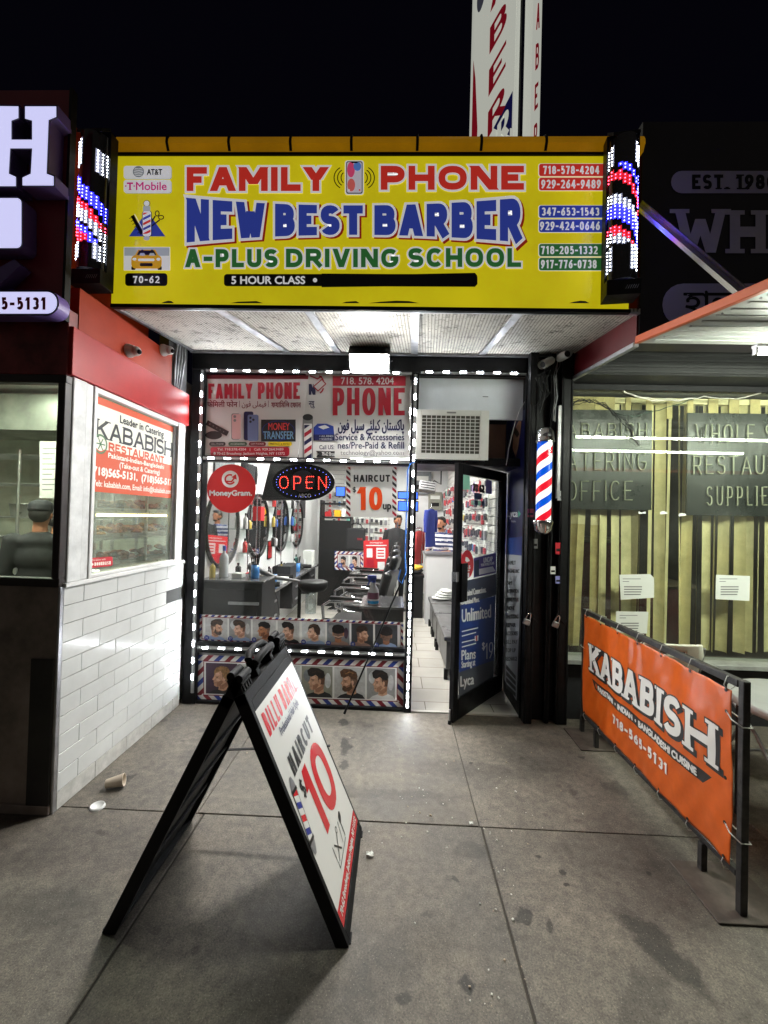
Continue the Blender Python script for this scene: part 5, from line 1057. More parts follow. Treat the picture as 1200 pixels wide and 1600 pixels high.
# Lyca poster on the jamb beside the door
XJ = 1.099
def jamb(u, v, l): return PX(u, v, XJ) + Vector((-l, 0, 0))
t = thing('jamb_poster', 'tall navy and white phone plan poster on the door jamb', 'poster', (XJ, 3.95, .2))
a = Art(jamb, .0006); NV2 = M('jamb_navy', s(28, 30, 78), .3, emis=.04); a.poly([(790, 655), (789, 866), (815, 868), (820, 640)], NV2); a.poly([(789, 866), (788, 1062), (807, 1095), (815, 868)], M('jamb_white', s(168, 172, 180), .4), 0)
a.poly([(789, 842), (789, 866), (815, 868), (816, 838)], LB_, .6); a.build('printed_sheet', t)
a = Art(jamb, .0006); SKJ = M('jamb_skin', s(190, 140, 115), .4); a.poly([(801, 700), (803, 672), (812, 655), (815, 660), (811, 690), (806, 716)], SKJ, 1); a.poly([(806, 667), (803, 676), (808, 684), (812, 678)], HH[1], 2)
a.text('Lyca', 793, 797, 809, 811, DWH, 2, .35); a.poly([(810, 797), (810, 809), (814, 803)], M('jamb_green', s(60, 180, 140), .4), 2); a.text('Mobile', 799, 813, 806, 816, DWH, 2)
for k, w in enumerate(['FAMILY', 'PHONE INC', 'SIM', 'ACTIVATION', 'BRING YOUR', 'PHONE', 'UNLOCKING', 'REPAIR', 'ACCESSORIES', 'BILL PAY', 'TOP UP', 'RECHARGE']):
    y = 876 + k * 13.2 + (5 if k > 1 else 0); a.text(w, 793 - k * .25, y, min(812 - k * .35, 794 + len(w) * 2.0), y + 6.2, VBK, 2, .2)
for k in range(4): a.poly([(791, 1038 + k * 10), (791, 1045 + k * 10), (806, 1062 + k * 9), (806, 1056 + k * 9)], VBK, 2)
a.build('lettering', t)
# ================================================================== RIGHT OFFICE BUILDING
off = thing('supply_office_building', 'dark office building with unlit grey lettering and blinds, right of the barber shop', 'building', (3, 3.2, 0))
YR = 2.66
BURR = M('burgundy_side', s(92, 18, 24), .4, noise=.25, nscale=3); DKF = M('dark_fascia', (.009, .006, .009), .4, noise=.3)
b = MB(); b.bx(1.49, 6.5, YR, 2.80, 2.84, 4.24, DKF); b.build('fascia', off)
b = MB(); b.prism([(1.478, 2.67, 2.835), (1.478, 3.70, 2.945), (1.478, 3.70, 4.05), (1.478, 2.67, 4.05)], (.011, 0, 0), BURR); b.build('side_cladding', off)
b = MB(); b.beam((1.472, 2.66, 2.825), (1.472, 3.70, 2.935), .035, .03, ALU); b.build('edge_trim', off, bev=.003)
SHT = M('shutter_metal', (.022, .022, .022), .5, .0, noise=.4, spec=.3)
b = MB(); b.bx(1.49, 6.5, 2.81, 3.45, 3.16, 3.2, SHT); b.bx(1.48, 6.5, 3.46, 3.80, 2.915, 3.4, SHT)
for k in range(5): b.bx(1.481, 6.5, 3.44, 3.459, 2.925 + k * .048, 2.955 + k * .048, SHT)
b.build('shutter_housing', off, bev=.006)
b = MB(); b.bx(1.471, 6.5, 3.69, 3.80, 2.86, 2.914, BLKM); b.bx(1.471, 6.5, 3.69, 3.80, .46, .50, BLKM); b.bx(3.6, 3.66, 3.69, 3.8, .5, 2.86, BLKM); fr = b.build('window_frame', off, bev=.004)
b = MB(); b.bx(1.472, 6.5, 3.60, 3.82, .501, .54, M('sill_grey', (.36, .37, .35), .5, noise=.4)); b.build('sill', fr, bev=.004)
OG_ = glass('office_glass', (.95, .97, .94), .048, .05, dirtcol=(.5, .52, .48), dscale=2)
for x0, x1 in ((1.472, 3.6), (3.66, 6.5)):
    b = MB(); b.bx(x0, x1, 3.735, 3.741, .54, 2.86, OG_); b.build('pane', fr)
b = MB(); b.bx(1.471, 6.5, 3.70, 3.80, 0, .459, M('dark_bulkhead', (.02, .02, .022), .5, noise=.5)); b.build('bulkhead', off)
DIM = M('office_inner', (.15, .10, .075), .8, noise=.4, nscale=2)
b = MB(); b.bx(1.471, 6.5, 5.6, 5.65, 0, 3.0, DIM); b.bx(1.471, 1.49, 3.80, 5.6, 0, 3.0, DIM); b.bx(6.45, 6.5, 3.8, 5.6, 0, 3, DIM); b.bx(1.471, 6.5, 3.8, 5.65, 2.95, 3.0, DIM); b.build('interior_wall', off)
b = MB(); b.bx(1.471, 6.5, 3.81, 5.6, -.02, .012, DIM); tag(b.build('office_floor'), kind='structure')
MAR = M('maroon_cloth', (.11, .018, .02), .8, noise=.4)
for x, w, h, nm in ((2.15, .5, 1.5, 'tall maroon cloth-covered stack behind the blinds, left of the papers'), (2.75, .6, 1.05, 'maroon cloth-covered stack behind the blinds, right of the papers')):
    b = MB(); b.bx(x - w / 2, x + w / 2, 4.4, 4.9, .01, h, MAR); b.bx(x - w / 2 - .03, x + w / 2 + .03, 4.37, 4.93, h, h + .05, M('box_tan', (.2, .15, .1), .8)); tag(b.build('covered_stack', at=(x, 4.6, 0), bev=.02), nm, 'stack')
# unlit lettering
FG = M('unlit_face', s(205, 200, 200), .55, noise=.15); FGP = M('unlit_pill', s(185, 180, 195), .5)
def fasc(name, label, fn, cat='fascia lettering'):
    p = PY(1060, 400, YR); t = thing(name, label, cat, p); a = Art(on_y(YR - .004), .001); fn(a); a.build('lettering', t); return t
def f1(a): a.rrect(1048.7, 267, 1240, 302, 17, FGP, 0); a.letters('EST. 1980', 1081, 273, 1212, 296, 5.2, INK, 2, gap=3.5, serif=True)
fasc('established_sign', 'unlit grey pill with black EST. 1980 on the dark right fascia', f1)
def f2(a): a.letters('W', 1054, 327, 1134, 395, 15, FG, 2, serif=True); a.letters('H', 1140, 329, 1196, 396, 16, FG, 2, serif=True); a.letters('O', 1206, 330, 1270, 397, 16, FG, 2); a.letters('L', 1280, 330, 1340, 397, 16, FG, 2, serif=True)
fasc('channel_letter', 'large unlit grey slab letters beginning WH on the right fascia', f2)
def f3(a): a.rrect(1035, 443, 1300, 510, 33, FGP, 0); a.text('হাল', 1068, 455, 1150, 491, INK, 2, .6)
fasc('script_sign', 'unlit grey rounded sign with black Bengali script over the awning', f3)
# awning
AWN = M('awning_orange', s(196, 88, 42), .4, noise=.12); AWU = M('awning_underside', (.42, .43, .41), .5, noise=.12, nscale=6, bump=.3, bscale=30)
aw = thing('awning', 'flat awning with orange edge and white underside over the office window', 'awning', (3, 2, 2.7))
bl_, br_, fl_, fr_ = Vector((1.475, 2.655, 2.832)), Vector((5.6, 2.655, 2.832)), Vector((1.58, .85, 2.55)), Vector((5.6, .85, 2.55))
b = MB(); b.prism([bl_, br_, fr_, fl_], (0, 0, .02), AWU)
for k in range(1, 20):
    f = k / 20; b.beam(bl_.lerp(fl_, f) + Vector((.05, 0, -.003)), br_.lerp(fr_, f) + Vector((0, 0, -.003)), .012, .006, AWU)
b.build('underside', aw)
b = MB(); b.beam(bl_ + Vector((0, 0, .02)), fl_ + Vector((0, 0, .015)), .03, .045, AWN); b.beam(fl_ + Vector((0, 0, .02)), fr_ + Vector((0, 0, .02)), .05, .12, AWN); b.build('edge', aw, bev=.004)
b = MB()
for k in range(1, 9):
    p = bl_.lerp(fl_, k / 9) + Vector((.03, 0, -.012)); b.cyl(p, p + Vector((0, 0, -.006)), .006, STL, n=8)
b.build('screw', aw)
b = MB(); b.beam((1.452, 2.645, 3.70), (1.545, 1.93, 2.74), .05, .02, M('strut_steel', (.45, .45, .47), .3, .5)); b.beam((1.475, 2.64, 3.70), (1.568, 1.93, 2.74), .008, .04, STL); b.build('strut', aw)
TUBM = M('tube_glow', (1, 1, 1), .3, emis=LAMP['tube'], ecol=(.93, 1, .84))
for y, z, x0, x1, lb in ((2.2, 2.60, 1.815, 4.25, 'fluorescent tube hung low under the awning at the right edge'), (2.36, 2.735, 2.12, 4.55, 'fluorescent tube fixed close under the back of the awning')):
    t = thing('fluorescent_lamp', lb, 'lamp', (x0, y, z)); b = MB(); b.bx(x0, x1, y - .018, y + .018, z + .022, z + .036, ALU); b.bx(x0, x0 + .012, y - .012, y + .012, z - .014, z + .0215, ALU); b.bx(x1 - .012, x1, y - .012, y + .012, z - .014, z + .0215, ALU); 
    for q in (x0 + .2, x1 - .2): b.cyl((q, y, z + .036), (q, y, 2.832 - .282 * (2.655 - y) / 1.805), .005, WHT, n=6)
    b.build('fitting', t)
    b = MB(); b.cyl((x0 + .021, y, z), (x1 - .021, y, z), .013, TUBM, n=10); b.build('tube', t)
# vertical blinds
SLM = M('blind_cream', s(224, 212, 164), .7, noise=.3, nscale=4); SLY = M('blind_stained', s(200, 182, 125), .75, noise=.35, nscale=6)
vb = thing('vertical_blind', 'cream vertical blinds with turned and missing slats in the office window', 'blinds', (3, 3.9, .55))
sl = [(120, 40), (162, 38), (208, 50), (268, 50), (312, 45), (366, 48), (422, 55), (482, 18), (508, 16), (562, 34), (610, 30), (662, 32), (710, 26), (765, 22), (815, 22), (862, 50), (912, 18), (965, 20), (1010, 24), (1045, 20), (1085, 24)] + [(1148 + 48 * i, random.choice([50, 50, 30, 44])) for i in range(24)]
b = MB(); rs = random.Random(5)
for c, w in sl:
    p = PY(850 + c * .2917, 900, 3.90); ang = math.acos(min(1, w / 51)) * .85 * (1 if rs.random() < .7 else -1); lean = rs.gauss(0, .004); zb = .56 + rs.uniform(0, .02)
    for k in range(6):
        z0, z1 = zb + (2.80 - zb) * k / 6, zb + (2.80 - zb) * (k + 1) / 6; vs = []
        for z in (z0, z1):
            for j in range(4):
                q = (j / 3 - .5) * .089; vs.append((p.x + q * cos(ang) + lean * (2.8 - z) * 3 - (.006 if j in (1, 2) else 0) * sin(ang), 3.90 + q * sin(ang) + (.006 if j in (1, 2) else 0) * cos(ang), z))
        b.add(vs, [(j, j + 1, 5 + j, 4 + j) for j in range(3)], SLY if (c < 300 and k < 3) else SLM, True)
b.build('slats', vb)
b = MB(); b.bx(1.49, 6.4, 3.87, 3.93, 2.80, 2.85, SLM); b.build('head_rail', vb)
b = MB()
for i in range(34):
    x = 1.50 + i * .092
    if i > 4 and i % 2: continue
    b.bx(x, x + (.088 if i < 5 or i > 13 else .05), 3.86, 3.864, 2.66, 2.85, SLY)
b.build('valance', vb)
# unlit neon window boards
NB = M('neon_board', (.012, .015, .014), .3, noise=.4, nscale=3); NT = M('neon_tube_off', s(165, 165, 145), .25)
def neon(label, quad, words):
    P = [PY(u, v, 3.80) for u, v in quad]; t = thing('neon_sign', label, 'neon sign', (P[0].x, 3.80, P[3].z)); b = MB(); b.prism(P[::-1], (0, .02, 0), NB); b.build('board', t)
    b = MB()
    for w, box in words:
        def cb(Q, cl):
            Q = [PY(x, y, 3.787) for x, y in Q]; b.tube(Q + ([Q[0]] if cl else []), .0065, NT, 6)
            for q in (Q[0], Q[-1]): b.cyl(q, q + Vector((0, .013, 0)), .005, NT, n=6)
        Art(on_y(3.78)).letters(w, *box, 2.0, NT, gap=6.5, dots=cb)
    b.build('tubing', t); return t
neon('unlit neon board reading CATERING OFFICE behind the office window', [(868, 640), (1019, 641), (1018, 797), (868, 795)], [('KABABISH', (866, 661, 1011, 684)), ('CATERING', (866, 706, 1010, 735)), ('OFFICE', (884, 751, 988, 782))])
neon('unlit neon board reading WHOLE SALE RESTAURANT SUPPLIES behind the office window', [(1075, 645), (1300, 648), (1300, 808), (1073, 805)], [('WHOLE SALE', (1087, 663, 1262, 692)), ('RESTAURANT', (1083, 712, 1275, 741)), ('SUPPLIES', (1104, 760, 1214, 790))])
for q, lb in (([(968, 898), (1016, 897), (1022, 903), (1022, 934), (970, 937)], 'creased printed notice taped to the office window above the orange banner'), ([(1119, 898), (1172, 900), (1171, 939), (1118, 936)], 'printed notice taped to the office window by the folding chair'), ([(963, 955), (1013, 956), (1011, 990), (962, 988)], 'stained lower notice on the office window just over the orange banner')):
    P = [PY(u, v, 3.731) for u, v in q]; t = thing('paper_notice', lb, 'notice', P[-1]); b = MB(); b.prism(P, (0, .0015, 0), PAP); b.build('sheet', t)
    a = Art(on_y(3.729), .0004); x0, y0 = q[0][0] + 5, q[0][1] + 6
    for i, w in enumerate((28, 10, 0, 30, 30, 29, 28)):
        if w: a.rect(x0 + (2 if i > 1 else 0), y0 + i * 4, x0 + w, y0 + i * 4 + (1 if i < 2 else 1.7), M('notice_print', (.22, .22, .22), .7), 1)
    a.build('print', t)
for k, (u, v) in enumerate([(1003, 801), (1037, 802), (1066, 805)]):
    p = PY(u, v, 3.731); b = MB(); b.prism([p + Vector(q) for q in ((-.03, 0, -.012), (.035, 0, -.008 + .004 * k), (.03, 0, .012), (-.005, 0, .02 * (k > 0)), (-.03, 0, .012))], (0, .001, 0), PAP); tag(b.build('tape_scrap', at=p), 'torn white scrap of tape on the office glass, ' + ['below the CATERING board', 'between the neon boards', 'at the WHOLE SALE board corner'][k], 'tape scrap')
# wires on the office window
def wires(name, label, cat, ctr, Y, n, spread, r, mat, seed=1, zoff=0):
    q = random.Random(seed); b = MB()
    for k in range(n):
        o = [(q.gauss(0, spread), q.gauss(0, spread)) for _ in ctr]; pts = []
        for i in range(len(ctr) - 1):
            for j in range(4):
                f = j / 4; u = (ctr[i][0] + o[i][0]) * (1 - f) + (ctr[i + 1][0] + o[i + 1][0]) * f; v = (ctr[i][1] + o[i][1]) * (1 - f) + (ctr[i + 1][1] + o[i + 1][1]) * f
                pts.append(PY(u, v + 2 * sin(i * 2 + j), Y - .004 * k % .03))
        b.tube(pts, r, mat, 5)
    return tag(b.build(name, at=PY(*ctr[0], Y)), label, cat)
wires('wire_tangle', 'tangled black wires hanging at the top of the office window', 'wires', [(878, 646), (890, 632), (905, 626), (925, 628), (945, 632), (958, 646), (975, 652), (985, 668), (986, 690), (1000, 701)], 3.715, 7, 3.5, .0028, INK, 4)
wires('wire_tangle', 'loose black loops of wire dangling beside the CATERING neon board', 'wires', [(892, 628), (893, 660), (892, 688)], 3.712, 2, 1.5, .0022, INK, 8)
wires('cable', 'dark green cable sagging from the wire tangle toward the WHOLE SALE board', 'cable', [(960, 645), (990, 652), (1030, 645), (1075, 625), (1090, 618)], 3.714, 1, 1, .003, M('cable_green', (.02, .06, .04), .5), 5)
wires('light_string', 'dead silver light string sagging along the top of the office window', 'light string', [(886, 602), (930, 603), (960, 606), (985, 615), (1020, 623), (1060, 626), (1100, 621), (1150, 622), (1210, 610)], 3.712, 2, 1.2, .005, M('silver_string', (.5, .48, .42), .35, .6), 6)
# pillar clutter: conduits, cables, cameras, stickers, padlocks
wires('cable_bundle', 'messy bundle of black and grey cables at the top of the dark pillar', 'cables', [(868, 556), (858, 575), (848, 592), (855, 612), (842, 640)], 3.56, 8, 5, .004, INK, 9)
wires('cable_bundle', 'loose grey cables drooping from under the canopy onto the pillar', 'cables', [(874, 545), (872, 565), (863, 590), (868, 618), (866, 640), (868, 668)], 3.565, 3, 2.5, .003, STL, 12)
wires('cable', 'thin white cable hanging down the door jamb from the canopy', 'cable', [(820, 628), (812, 640), (803, 668), (795, 700), (790, 735)], 3.69, 1, .6, .003, WHT, 10)
b = MB(); b.bx(1.335, 1.36, 3.55, 3.585, 1.9, 2.68, STL); tag(b.build('cable_duct', at=(1.35, 3.57, 1.9)), 'grey metal cable duct beside the barber pole on the pillar', 'cable duct')
def bullet(u, v, Y, d, label):
    p = PY(u, v, Y); d = Vector(d).normalized(); t = thing('security_camera', label, 'security camera', p); b = MB(); b.cyl(p, p + d * .13, .03, M('camera_grey', (.4, .4, .4)), n=16); b.cyl(p + d * .03, p + d * .15, .034, M('camera_grey', (.4, .4, .4)), n=16, caps=False); b.build('housing', t)
    b = MB(); b.cyl(p + d * .131, p + d * .134, .024, INK, n=14); b.build('lens', t); b = MB(); b.tube([p, p + Vector((.02, .05, .04)), p + Vector((.02, .08, .04))], .01, STL); b.build('bracket', t)
bullet(862, 563, 3.5, (-.7, -.5, -.45), 'grey bullet security camera pointing left under the canopy by the pillar'); bullet(874, 560, 3.50, (.1, -1, -.1), 'round bullet security camera facing the street at the pillar top')
def padlock(u, v, Y, label):
    p = PY(u, v, Y); t = thing('padlock', label, 'padlock', p); b = MB(); b.box(p, (.055, .024, .05), STL, Matrix.Rotation(R(20), 3, 'Y')); b.build('body', t, bev=.006)
    b = MB(); q = Matrix.Rotation(R(20), 3, 'Y'); b.tube([p + q @ Vector((-.018 * cos(k * pi / 8) , 0, .025 + .012 * 0 + .055 * sin(k * pi / 8))) for k in range(9)], .0055, CHR, 7); b.build('shackle', t)
    b = MB(); b.beam(p + Vector((.01, .012, .09)), p + Vector((.10, .012, .0)), .014, .006, BLKM, up=(0, 1, 0)); b.build('hasp', t)
padlock(823, 972, 3.55, 'steel padlock hanging on the gate track next to the door jamb'); padlock(868, 976, 3.565, 'steel padlock hanging on the gate track next to the office window')
for u0, v0, u1, v1, c, lb in ((868, 848, 876, 866, SRD, 'small red sticker on the black pillar'), (860, 885, 868, 897, WHT, 'small white and blue sticker low on the black pillar'), (868, 900, 876, 912, LIL, 'pale lilac sticker under the other stickers on the pillar'), (871, 767, 877, 782, STL, 'grey printed sticker right of the barber pole'), (833, 842, 840, 857, STL, 'torn grey sticker below the barber pole'), (824, 795, 834, 808, VMR, 'faded maroon sticker left of the barber pole')):
    Y = 3.574 if u0 < 840 else 3.583; a = Art(on_y(Y)); a.rect(u0, v0, u1, v1, c); a.rect(u0 + 1, v0 + (v1 - v0) * .5, u1 - 1, v0 + (v1 - v0) * .75, INK if c is not INK else WHT, 1); tag(a.build('sticker', at=PY(u0, v1, Y)), lb, 'sticker')
# classic barber pole
bp = PY(850, 750, 3.46); zt, zb_ = PY(850, 667, 3.46).z, PY(850, 836, 3.46).z
pole = thing('barber_pole', 'red, white and blue striped barber pole with chrome caps on the black pillar', 'barber pole', (bp.x, 3.46, zb_)); Hh = zt - zb_
def stripe_mat():
    m = bpy.data.materials.new('pole_stripes'); m.use_nodes = True; nt = m.node_tree; b = nt.nodes['Principled BSDF']; N = nt.nodes.new; Lk = nt.links.new
    t = N('ShaderNodeTexCoord'); sp = N('ShaderNodeSeparateXYZ'); Lk(t.outputs['Object'], sp.inputs[0])
    at = N('ShaderNodeMath'); at.operation = 'ARCTAN2'; Lk(sp.outputs[0], at.inputs[0]); ng = N('ShaderNodeMath'); ng.operation = 'MULTIPLY'; ng.inputs[1].default_value = -1; Lk(sp.outputs[1], ng.inputs[0]); Lk(ng.outputs[0], at.inputs[1])
    k = N('ShaderNodeMath'); k.operation = 'MULTIPLY_ADD'; k.inputs[1].default_value = -1 / (2 * pi); Lk(at.outputs[0], k.inputs[0])
    zz = N('ShaderNodeMath'); zz.operation = 'MULTIPLY'; zz.inputs[1].default_value = 1 / .25; Lk(sp.outputs[2], zz.inputs[0]); Lk(zz.outputs[0], k.inputs[2])
    fr = N('ShaderNodeMath'); fr.operation = 'FRACT'; Lk(k.outputs[0], fr.inputs[0]); cr = N('ShaderNodeValToRGB'); cr.color_ramp.interpolation = 'CONSTANT'; Lk(fr.outputs[0], cr.inputs[0])
    e = cr.color_ramp.elements; e[0].position = 0; e[0].color = (.0, .07, .52, 1); e[1].position = .25; e[1].color = (.75, .75, .75, 1); x = e.new(.5); x.color = (.62, .006, .02, 1); x = e.new(.75); x.color = (.75, .75, .75, 1)
    Lk(cr.outputs[0], b.inputs['Base Color']); Lk(cr.outputs[0], b.inputs['Emission Color']); b.inputs['Emission Strength'].default_value = .95; b.inputs['Roughness'].default_value = .2; b.inputs['Coat Weight'].default_value = .5
    return m
b = MB(); b.lathe([(.060, .11), (.060, Hh - .125)], (0, 0, 0), stripe_mat(), 30); b.build('striped_cylinder', pole, local=True)
b = MB(); b.lathe([(.066, .10), (.066, Hh - .115)], (0, 0, 0), glass('pole_glass', (1, 1, 1), .05), 30, caps=False); b.build('glass_tube', pole, local=True)
b = MB(); b.lathe([(.078, Hh - .13), (.08, Hh - .115), (.074, Hh - .11), (.071, Hh - .08), (.066, Hh - .04), (.045, Hh - .01), (.01, Hh)], (0, 0, 0), CHR, 30); b.build('top_cap', pole, local=True)
b = MB(); b.lathe([(.008, 0), (.04, .008), (.066, .04), (.074, .08), (.08, .10), (.08, .112), (.074, .12)], (0, 0, 0), CHR, 30); b.build('bottom_cap', pole, local=True)
b = MB(); b.bx(-.02, .02, .06, .14, Hh - .12, Hh - .09, CHR); b.bx(-.02, .02, .06, .14, .085, .115, CHR); b.build('bracket', pole, local=True)
# ================================================================== THINGS ON THE SIDEWALK
# folding A-frame sign
AS, AN = Vector((-.468, 0, 1.03)).normalized(), Vector((1.03, 0, .468)).normalized()
af = thing('folding_sign', 'black plastic folding A-frame sandwich board advertising a ten dollar haircut', 'sandwich board', (-.63, 1.99, 0))
def apanel(sgn):
    O = Vector((-.15, 1.67, .0)) if sgn > 0 else Vector((-1.135, 1.67, .0)); S = AS if sgn > 0 else Vector((.492, 0, 1.03)).normalized(); N = Vector((S.z, 0, -S.x)) * (1 if sgn > 0 else -1); Y = Vector((0, 1, 0))
    rot = Matrix((Y, S, N)).transposed(); b = MB()
    def q(y0, y1, s0, s1, n0, n1, mat=RUB): b.box(O + Y * (y0 + y1) / 2 + S * (s0 + s1) / 2 + N * (n0 + n1) / 2, (y1 - y0, s1 - s0, n1 - n0), mat, rot)
    L = 1.135
    q(0, .030, .0, L - .06, -.045, .006); q(.605, .635, .0, L - .06, -.045, .006); q(.03, .605, .0, .045, -.045, .006); q(.03, .605, .985, 1.03, -.045, .006)
    q(.03, .605, .045, .985, -.02, -.006)                                                                  # web behind the sheet
    for k in range(3): q(.03, .605, .25 + k * .22, .275 + k * .22, -.034, -.021)
    b2 = MB()
    # header with hinge knuckles and handle slot
    q(0, .635, 1.031, 1.075, -.045, .004); q(0, .10, 1.0755, 1.15, -.045, .0); q(.535, .635, 1.0755, 1.15, -.045, .0); q(.2, .235, 1.0755, 1.15, -.04, -.005); q(.40, .435, 1.0755, 1.15, -.04, -.005); 
    p0 = O + S * 1.158 - N * .022
    b.cyl(p0 + Y * .0, p0 + Y * .1, .017, RUB, n=12); b.cyl(p0 + Y * .535, p0 + Y * .635, .017, RUB, n=12); b.tube([p0 + Y * .2, p0 + Y * .23 + S * .02, p0 + Y * .31 + S * .028, p0 + Y * .40 + S * .02, p0 + Y * .435], .017, RUB, 10)
    for k in range(4): q(.01 + k * .025, .022 + k * .025, 1.08, 1.15, .0, .006); q(.545 + k * .025, .557 + k * .025, 1.08, 1.15, .0, .006)
    for y in (.04, .595): q(y - .025, y + .025, -.006, -.0005, -.05, .012)
    o = b.build('front_panel' if sgn > 0 else 'rear_panel', af, bev=.004, seg=2)
    return O, S, N, Y
O, S, N, Yv = apanel(-1); O, S, N, Yv = apanel(1)
b = MB(); b.beam((-.33, 2.29, .45), (-.95, 2.29, .40), .018, .004, RUB); b.build('spreader', af)
# sheet art: cm, x from near edge to far, y down from top of the panel
OA = O + S * 1.131 + N * .0065
afm = lambda x, y, l: OA + Yv * (x / 100) - S * (y / 100) + N * l
a = Art(afm, .0005); GLO = M('sheet_white', (.72, .72, .70), .22, coat=.4, bump=.12, bscale=14); AR = M('sheet_red', s(196, 36, 44), .25, coat=.3); ABK = M('sheet_black', s(22, 22, 24), .3)
a.rect(2.2, 14.5, 61.3, 107, GLO, 0); a.rect(2.2, 100.6, 61.3, 107, AR, 1); a.build('printed_sheet', af)
a = Art(afm, .0005)
a.letters('BILLU BARBER', 5.5, 17.5, 58, 27.5, 1.75, AR, 2, gap=1.2); a.text('Professional Hair Style', 16, 29, 47, 34, M('sheet_navy', s(30, 30, 70), .3), 2, .12)
a.letters('HAIRCUT', 12.5, 40.8, 52, 49.6, 2.2, ABK, 2, gap=1.4); a.letters('$', 13.2, 52.5, 17.6, 61, 1.1, ABK, 2)
a.letters('1', 17.8, 52.2, 27.8, 82.5, 6.0, AR, 2); a.letters('0', 30, 52.4, 53.5, 83.5, 6.0, AR, 2)
# printed barber pole, scissors and razor
o = a.pre; ca, sa = cos(R(7)), sin(R(7)); a.pre = lambda x, y: (6.2 + (x - 6.2) * ca - (y - 61) * sa, 61 + (x - 6.2) * sa + (y - 61) * ca)
a.rrect(3.4, 52, 9, 72, .8, ABK, 2); a.rrect(3.9, 52.3, 8.5, 71.7, .5, GLO, 3); PB = M('sheet_blue', s(48, 58, 140), .3); a.stripes(4.1, 52.5, 8.3, 71.5, [AR, GLO, PB, GLO], 2.6, .4, 4, vert=True)
for y0, sg in ((52, -1), (72, 1)): a.poly([(3.2, y0), (9.2, y0), (8.4, y0 + sg * 3), (7, y0 + sg * 5.4), (5.4, y0 + sg * 5.4), (4, y0 + sg * 3)][::sg], M('sheet_grey', s(120, 120, 124), .3), 3); a.rect(3.2, y0 - .7, 9.2, y0 + .7, ABK, 5)
a.pre = o
a.line([(20, 88), (20, 97.5), (38, 97.5)], .5, ABK, 2); a.line([(22, 96), (30, 89)], .7, ABK, 2); a.line([(22.5, 89), (29.5, 96)], .7, ABK, 2); a.ring(31, 88.3, 1.2, 1.2, .5, ABK, 2); a.line([(38.5, 97), (39, 90)], .9, ABK, 2); a.ell(40.5, 89, 2.6, 1.7, ABK, 2, a=-30); a.line([(33, 96), (36, 88)], .6, ABK, 2)
a.text('70-62 Broadway, Jackson Heights, NY 11372', 4.5, 102.2, 59, 105.6, GLO, 3, .12); a.build('lettering', af)

# orange banner stand
bs = thing('banner_stand', 'orange restaurant banner laced to a black steel floor frame, right of the entrance', 'banner', (1.55, 2.7, 0))
RST = M('rusty_black', (.03, .027, .026), .5, .2, noise=.7, nscale=18, bump=.2)
b = MB()
for a_, b_ in (((1.552, 1.905, 0.009), (1.552, 1.905, 1.022)), ((1.552, 3.47, .135), (1.552, 3.47, 1.0))): b.beam(a_, b_, .032, .032, RST, up=(0, 1, 0))
b.beam((1.552, 1.924, 1.002), (1.552, 3.452, .982), .034, .034, RST); b.beam((1.552, 1.924, .168), (1.552, 3.452, .155), .030, .030, RST); b.build('frame', bs, bev=.003)
for y in (2.135, 3.235, 3.475): b = MB(); b.beam((1.548, y, .009), (1.548, y, .142), .03, .03, RST, up=(0, 1, 0)); b.build('leg', bs, bev=.002)
PLT = M('floor_plate', (.085, .065, .052), .65, .1, noise=.5, nscale=9, bump=.2)
for y0, y1 in ((1.855, 2.185), (3.19, 3.52)): b = MB(); b.bx(1.418, 1.75, y0, y1, .001, .009, PLT); b.build('base_plate', bs, bev=.002)
def rip(x, y): return .0012 * sin(x * .55 + y * .31) + .004 * sin(x * .11 + y * .04) + .003 * sin(x * .23 - y * .09) + .0045 * sin(y * .06 + 1) * sin(x * .05) + .004 * math.exp(-((x - 70) / 10) ** 2 - (y / 22) ** 2) * sin(x * .7) 
bnf = lambda x, y, l: Vector((1.5275 - rip(x, y) - l, 3.425 - x / 100, .965 - (y / 100) * (1 + .0) - .002 * sin(x * .27)))
ORB = M('banner_orange', s(206, 92, 28), .32, noise=.22, nscale=5, bump=.5, bscale=9); nx, ny = 150, 50; b = MB()
vs = [bnf(148.5 * i / nx, 77.5 * j / ny, 0) for i in range(nx + 1) for j in range(ny + 1)]; b.add(vs, [(i * (ny + 1) + j, (i + 1) * (ny + 1) + j, (i + 1) * (ny + 1) + j + 1, i * (ny + 1) + j + 1) for i in range(nx) for j in range(ny)], ORB, True)
bn = b.build('banner_cloth', bs); sd = bn.modifiers.new('t', 'SOLIDIFY'); sd.thickness = .0008; sd.offset = 0
a = Art(bnf, .0016, 1.6); BW_ = M('banner_white', (.70, .68, .64), .5); BK_ = M('banner_black', (.02, .018, .018), .5)
def fine(poly_fn): return poly_fn
w8 = GL; xs_ = [('K', 11.5, 28), ('A', 27.5, 44.5), ('B', 46, 59), ('A', 60, 77), ('B', 78.5, 91.5), ('I', 94, 98.5), ('S', 101.5, 115.5), ('H', 119, 139)]
for ch, x0, x1 in xs_:
    th = 4.3 if ch != 'I' else 4.5
    a.letters(ch, x0 + 1.4, 20.9, x1 + 1.4, 41.4, th, BK_, 1, serif=True, grow=.9); a.letters(ch, x0, 20, x1, 40.4, th, BK_, 1.7, serif=True, grow=.7); a.letters(ch, x0, 20, x1, 40.4, th, BW_, 2.6, serif=True)
xa, xb = 14, 137; n = 110
for i in range(n):
    f0, f1 = i / n, (i + 1) / n; T0, T1 = xa + (xb - xa) * f0, xa + (xb - xa) * f1; B0, B1 = 19.5 + (131.2 - 19.5) * f0, 19.5 + (131.2 - 19.5) * f1
    a.poly([(T0, 46.1), (B0, 52.2), (B1, 52.2), (T1, 46.1)], BK_, 1, sub=0)
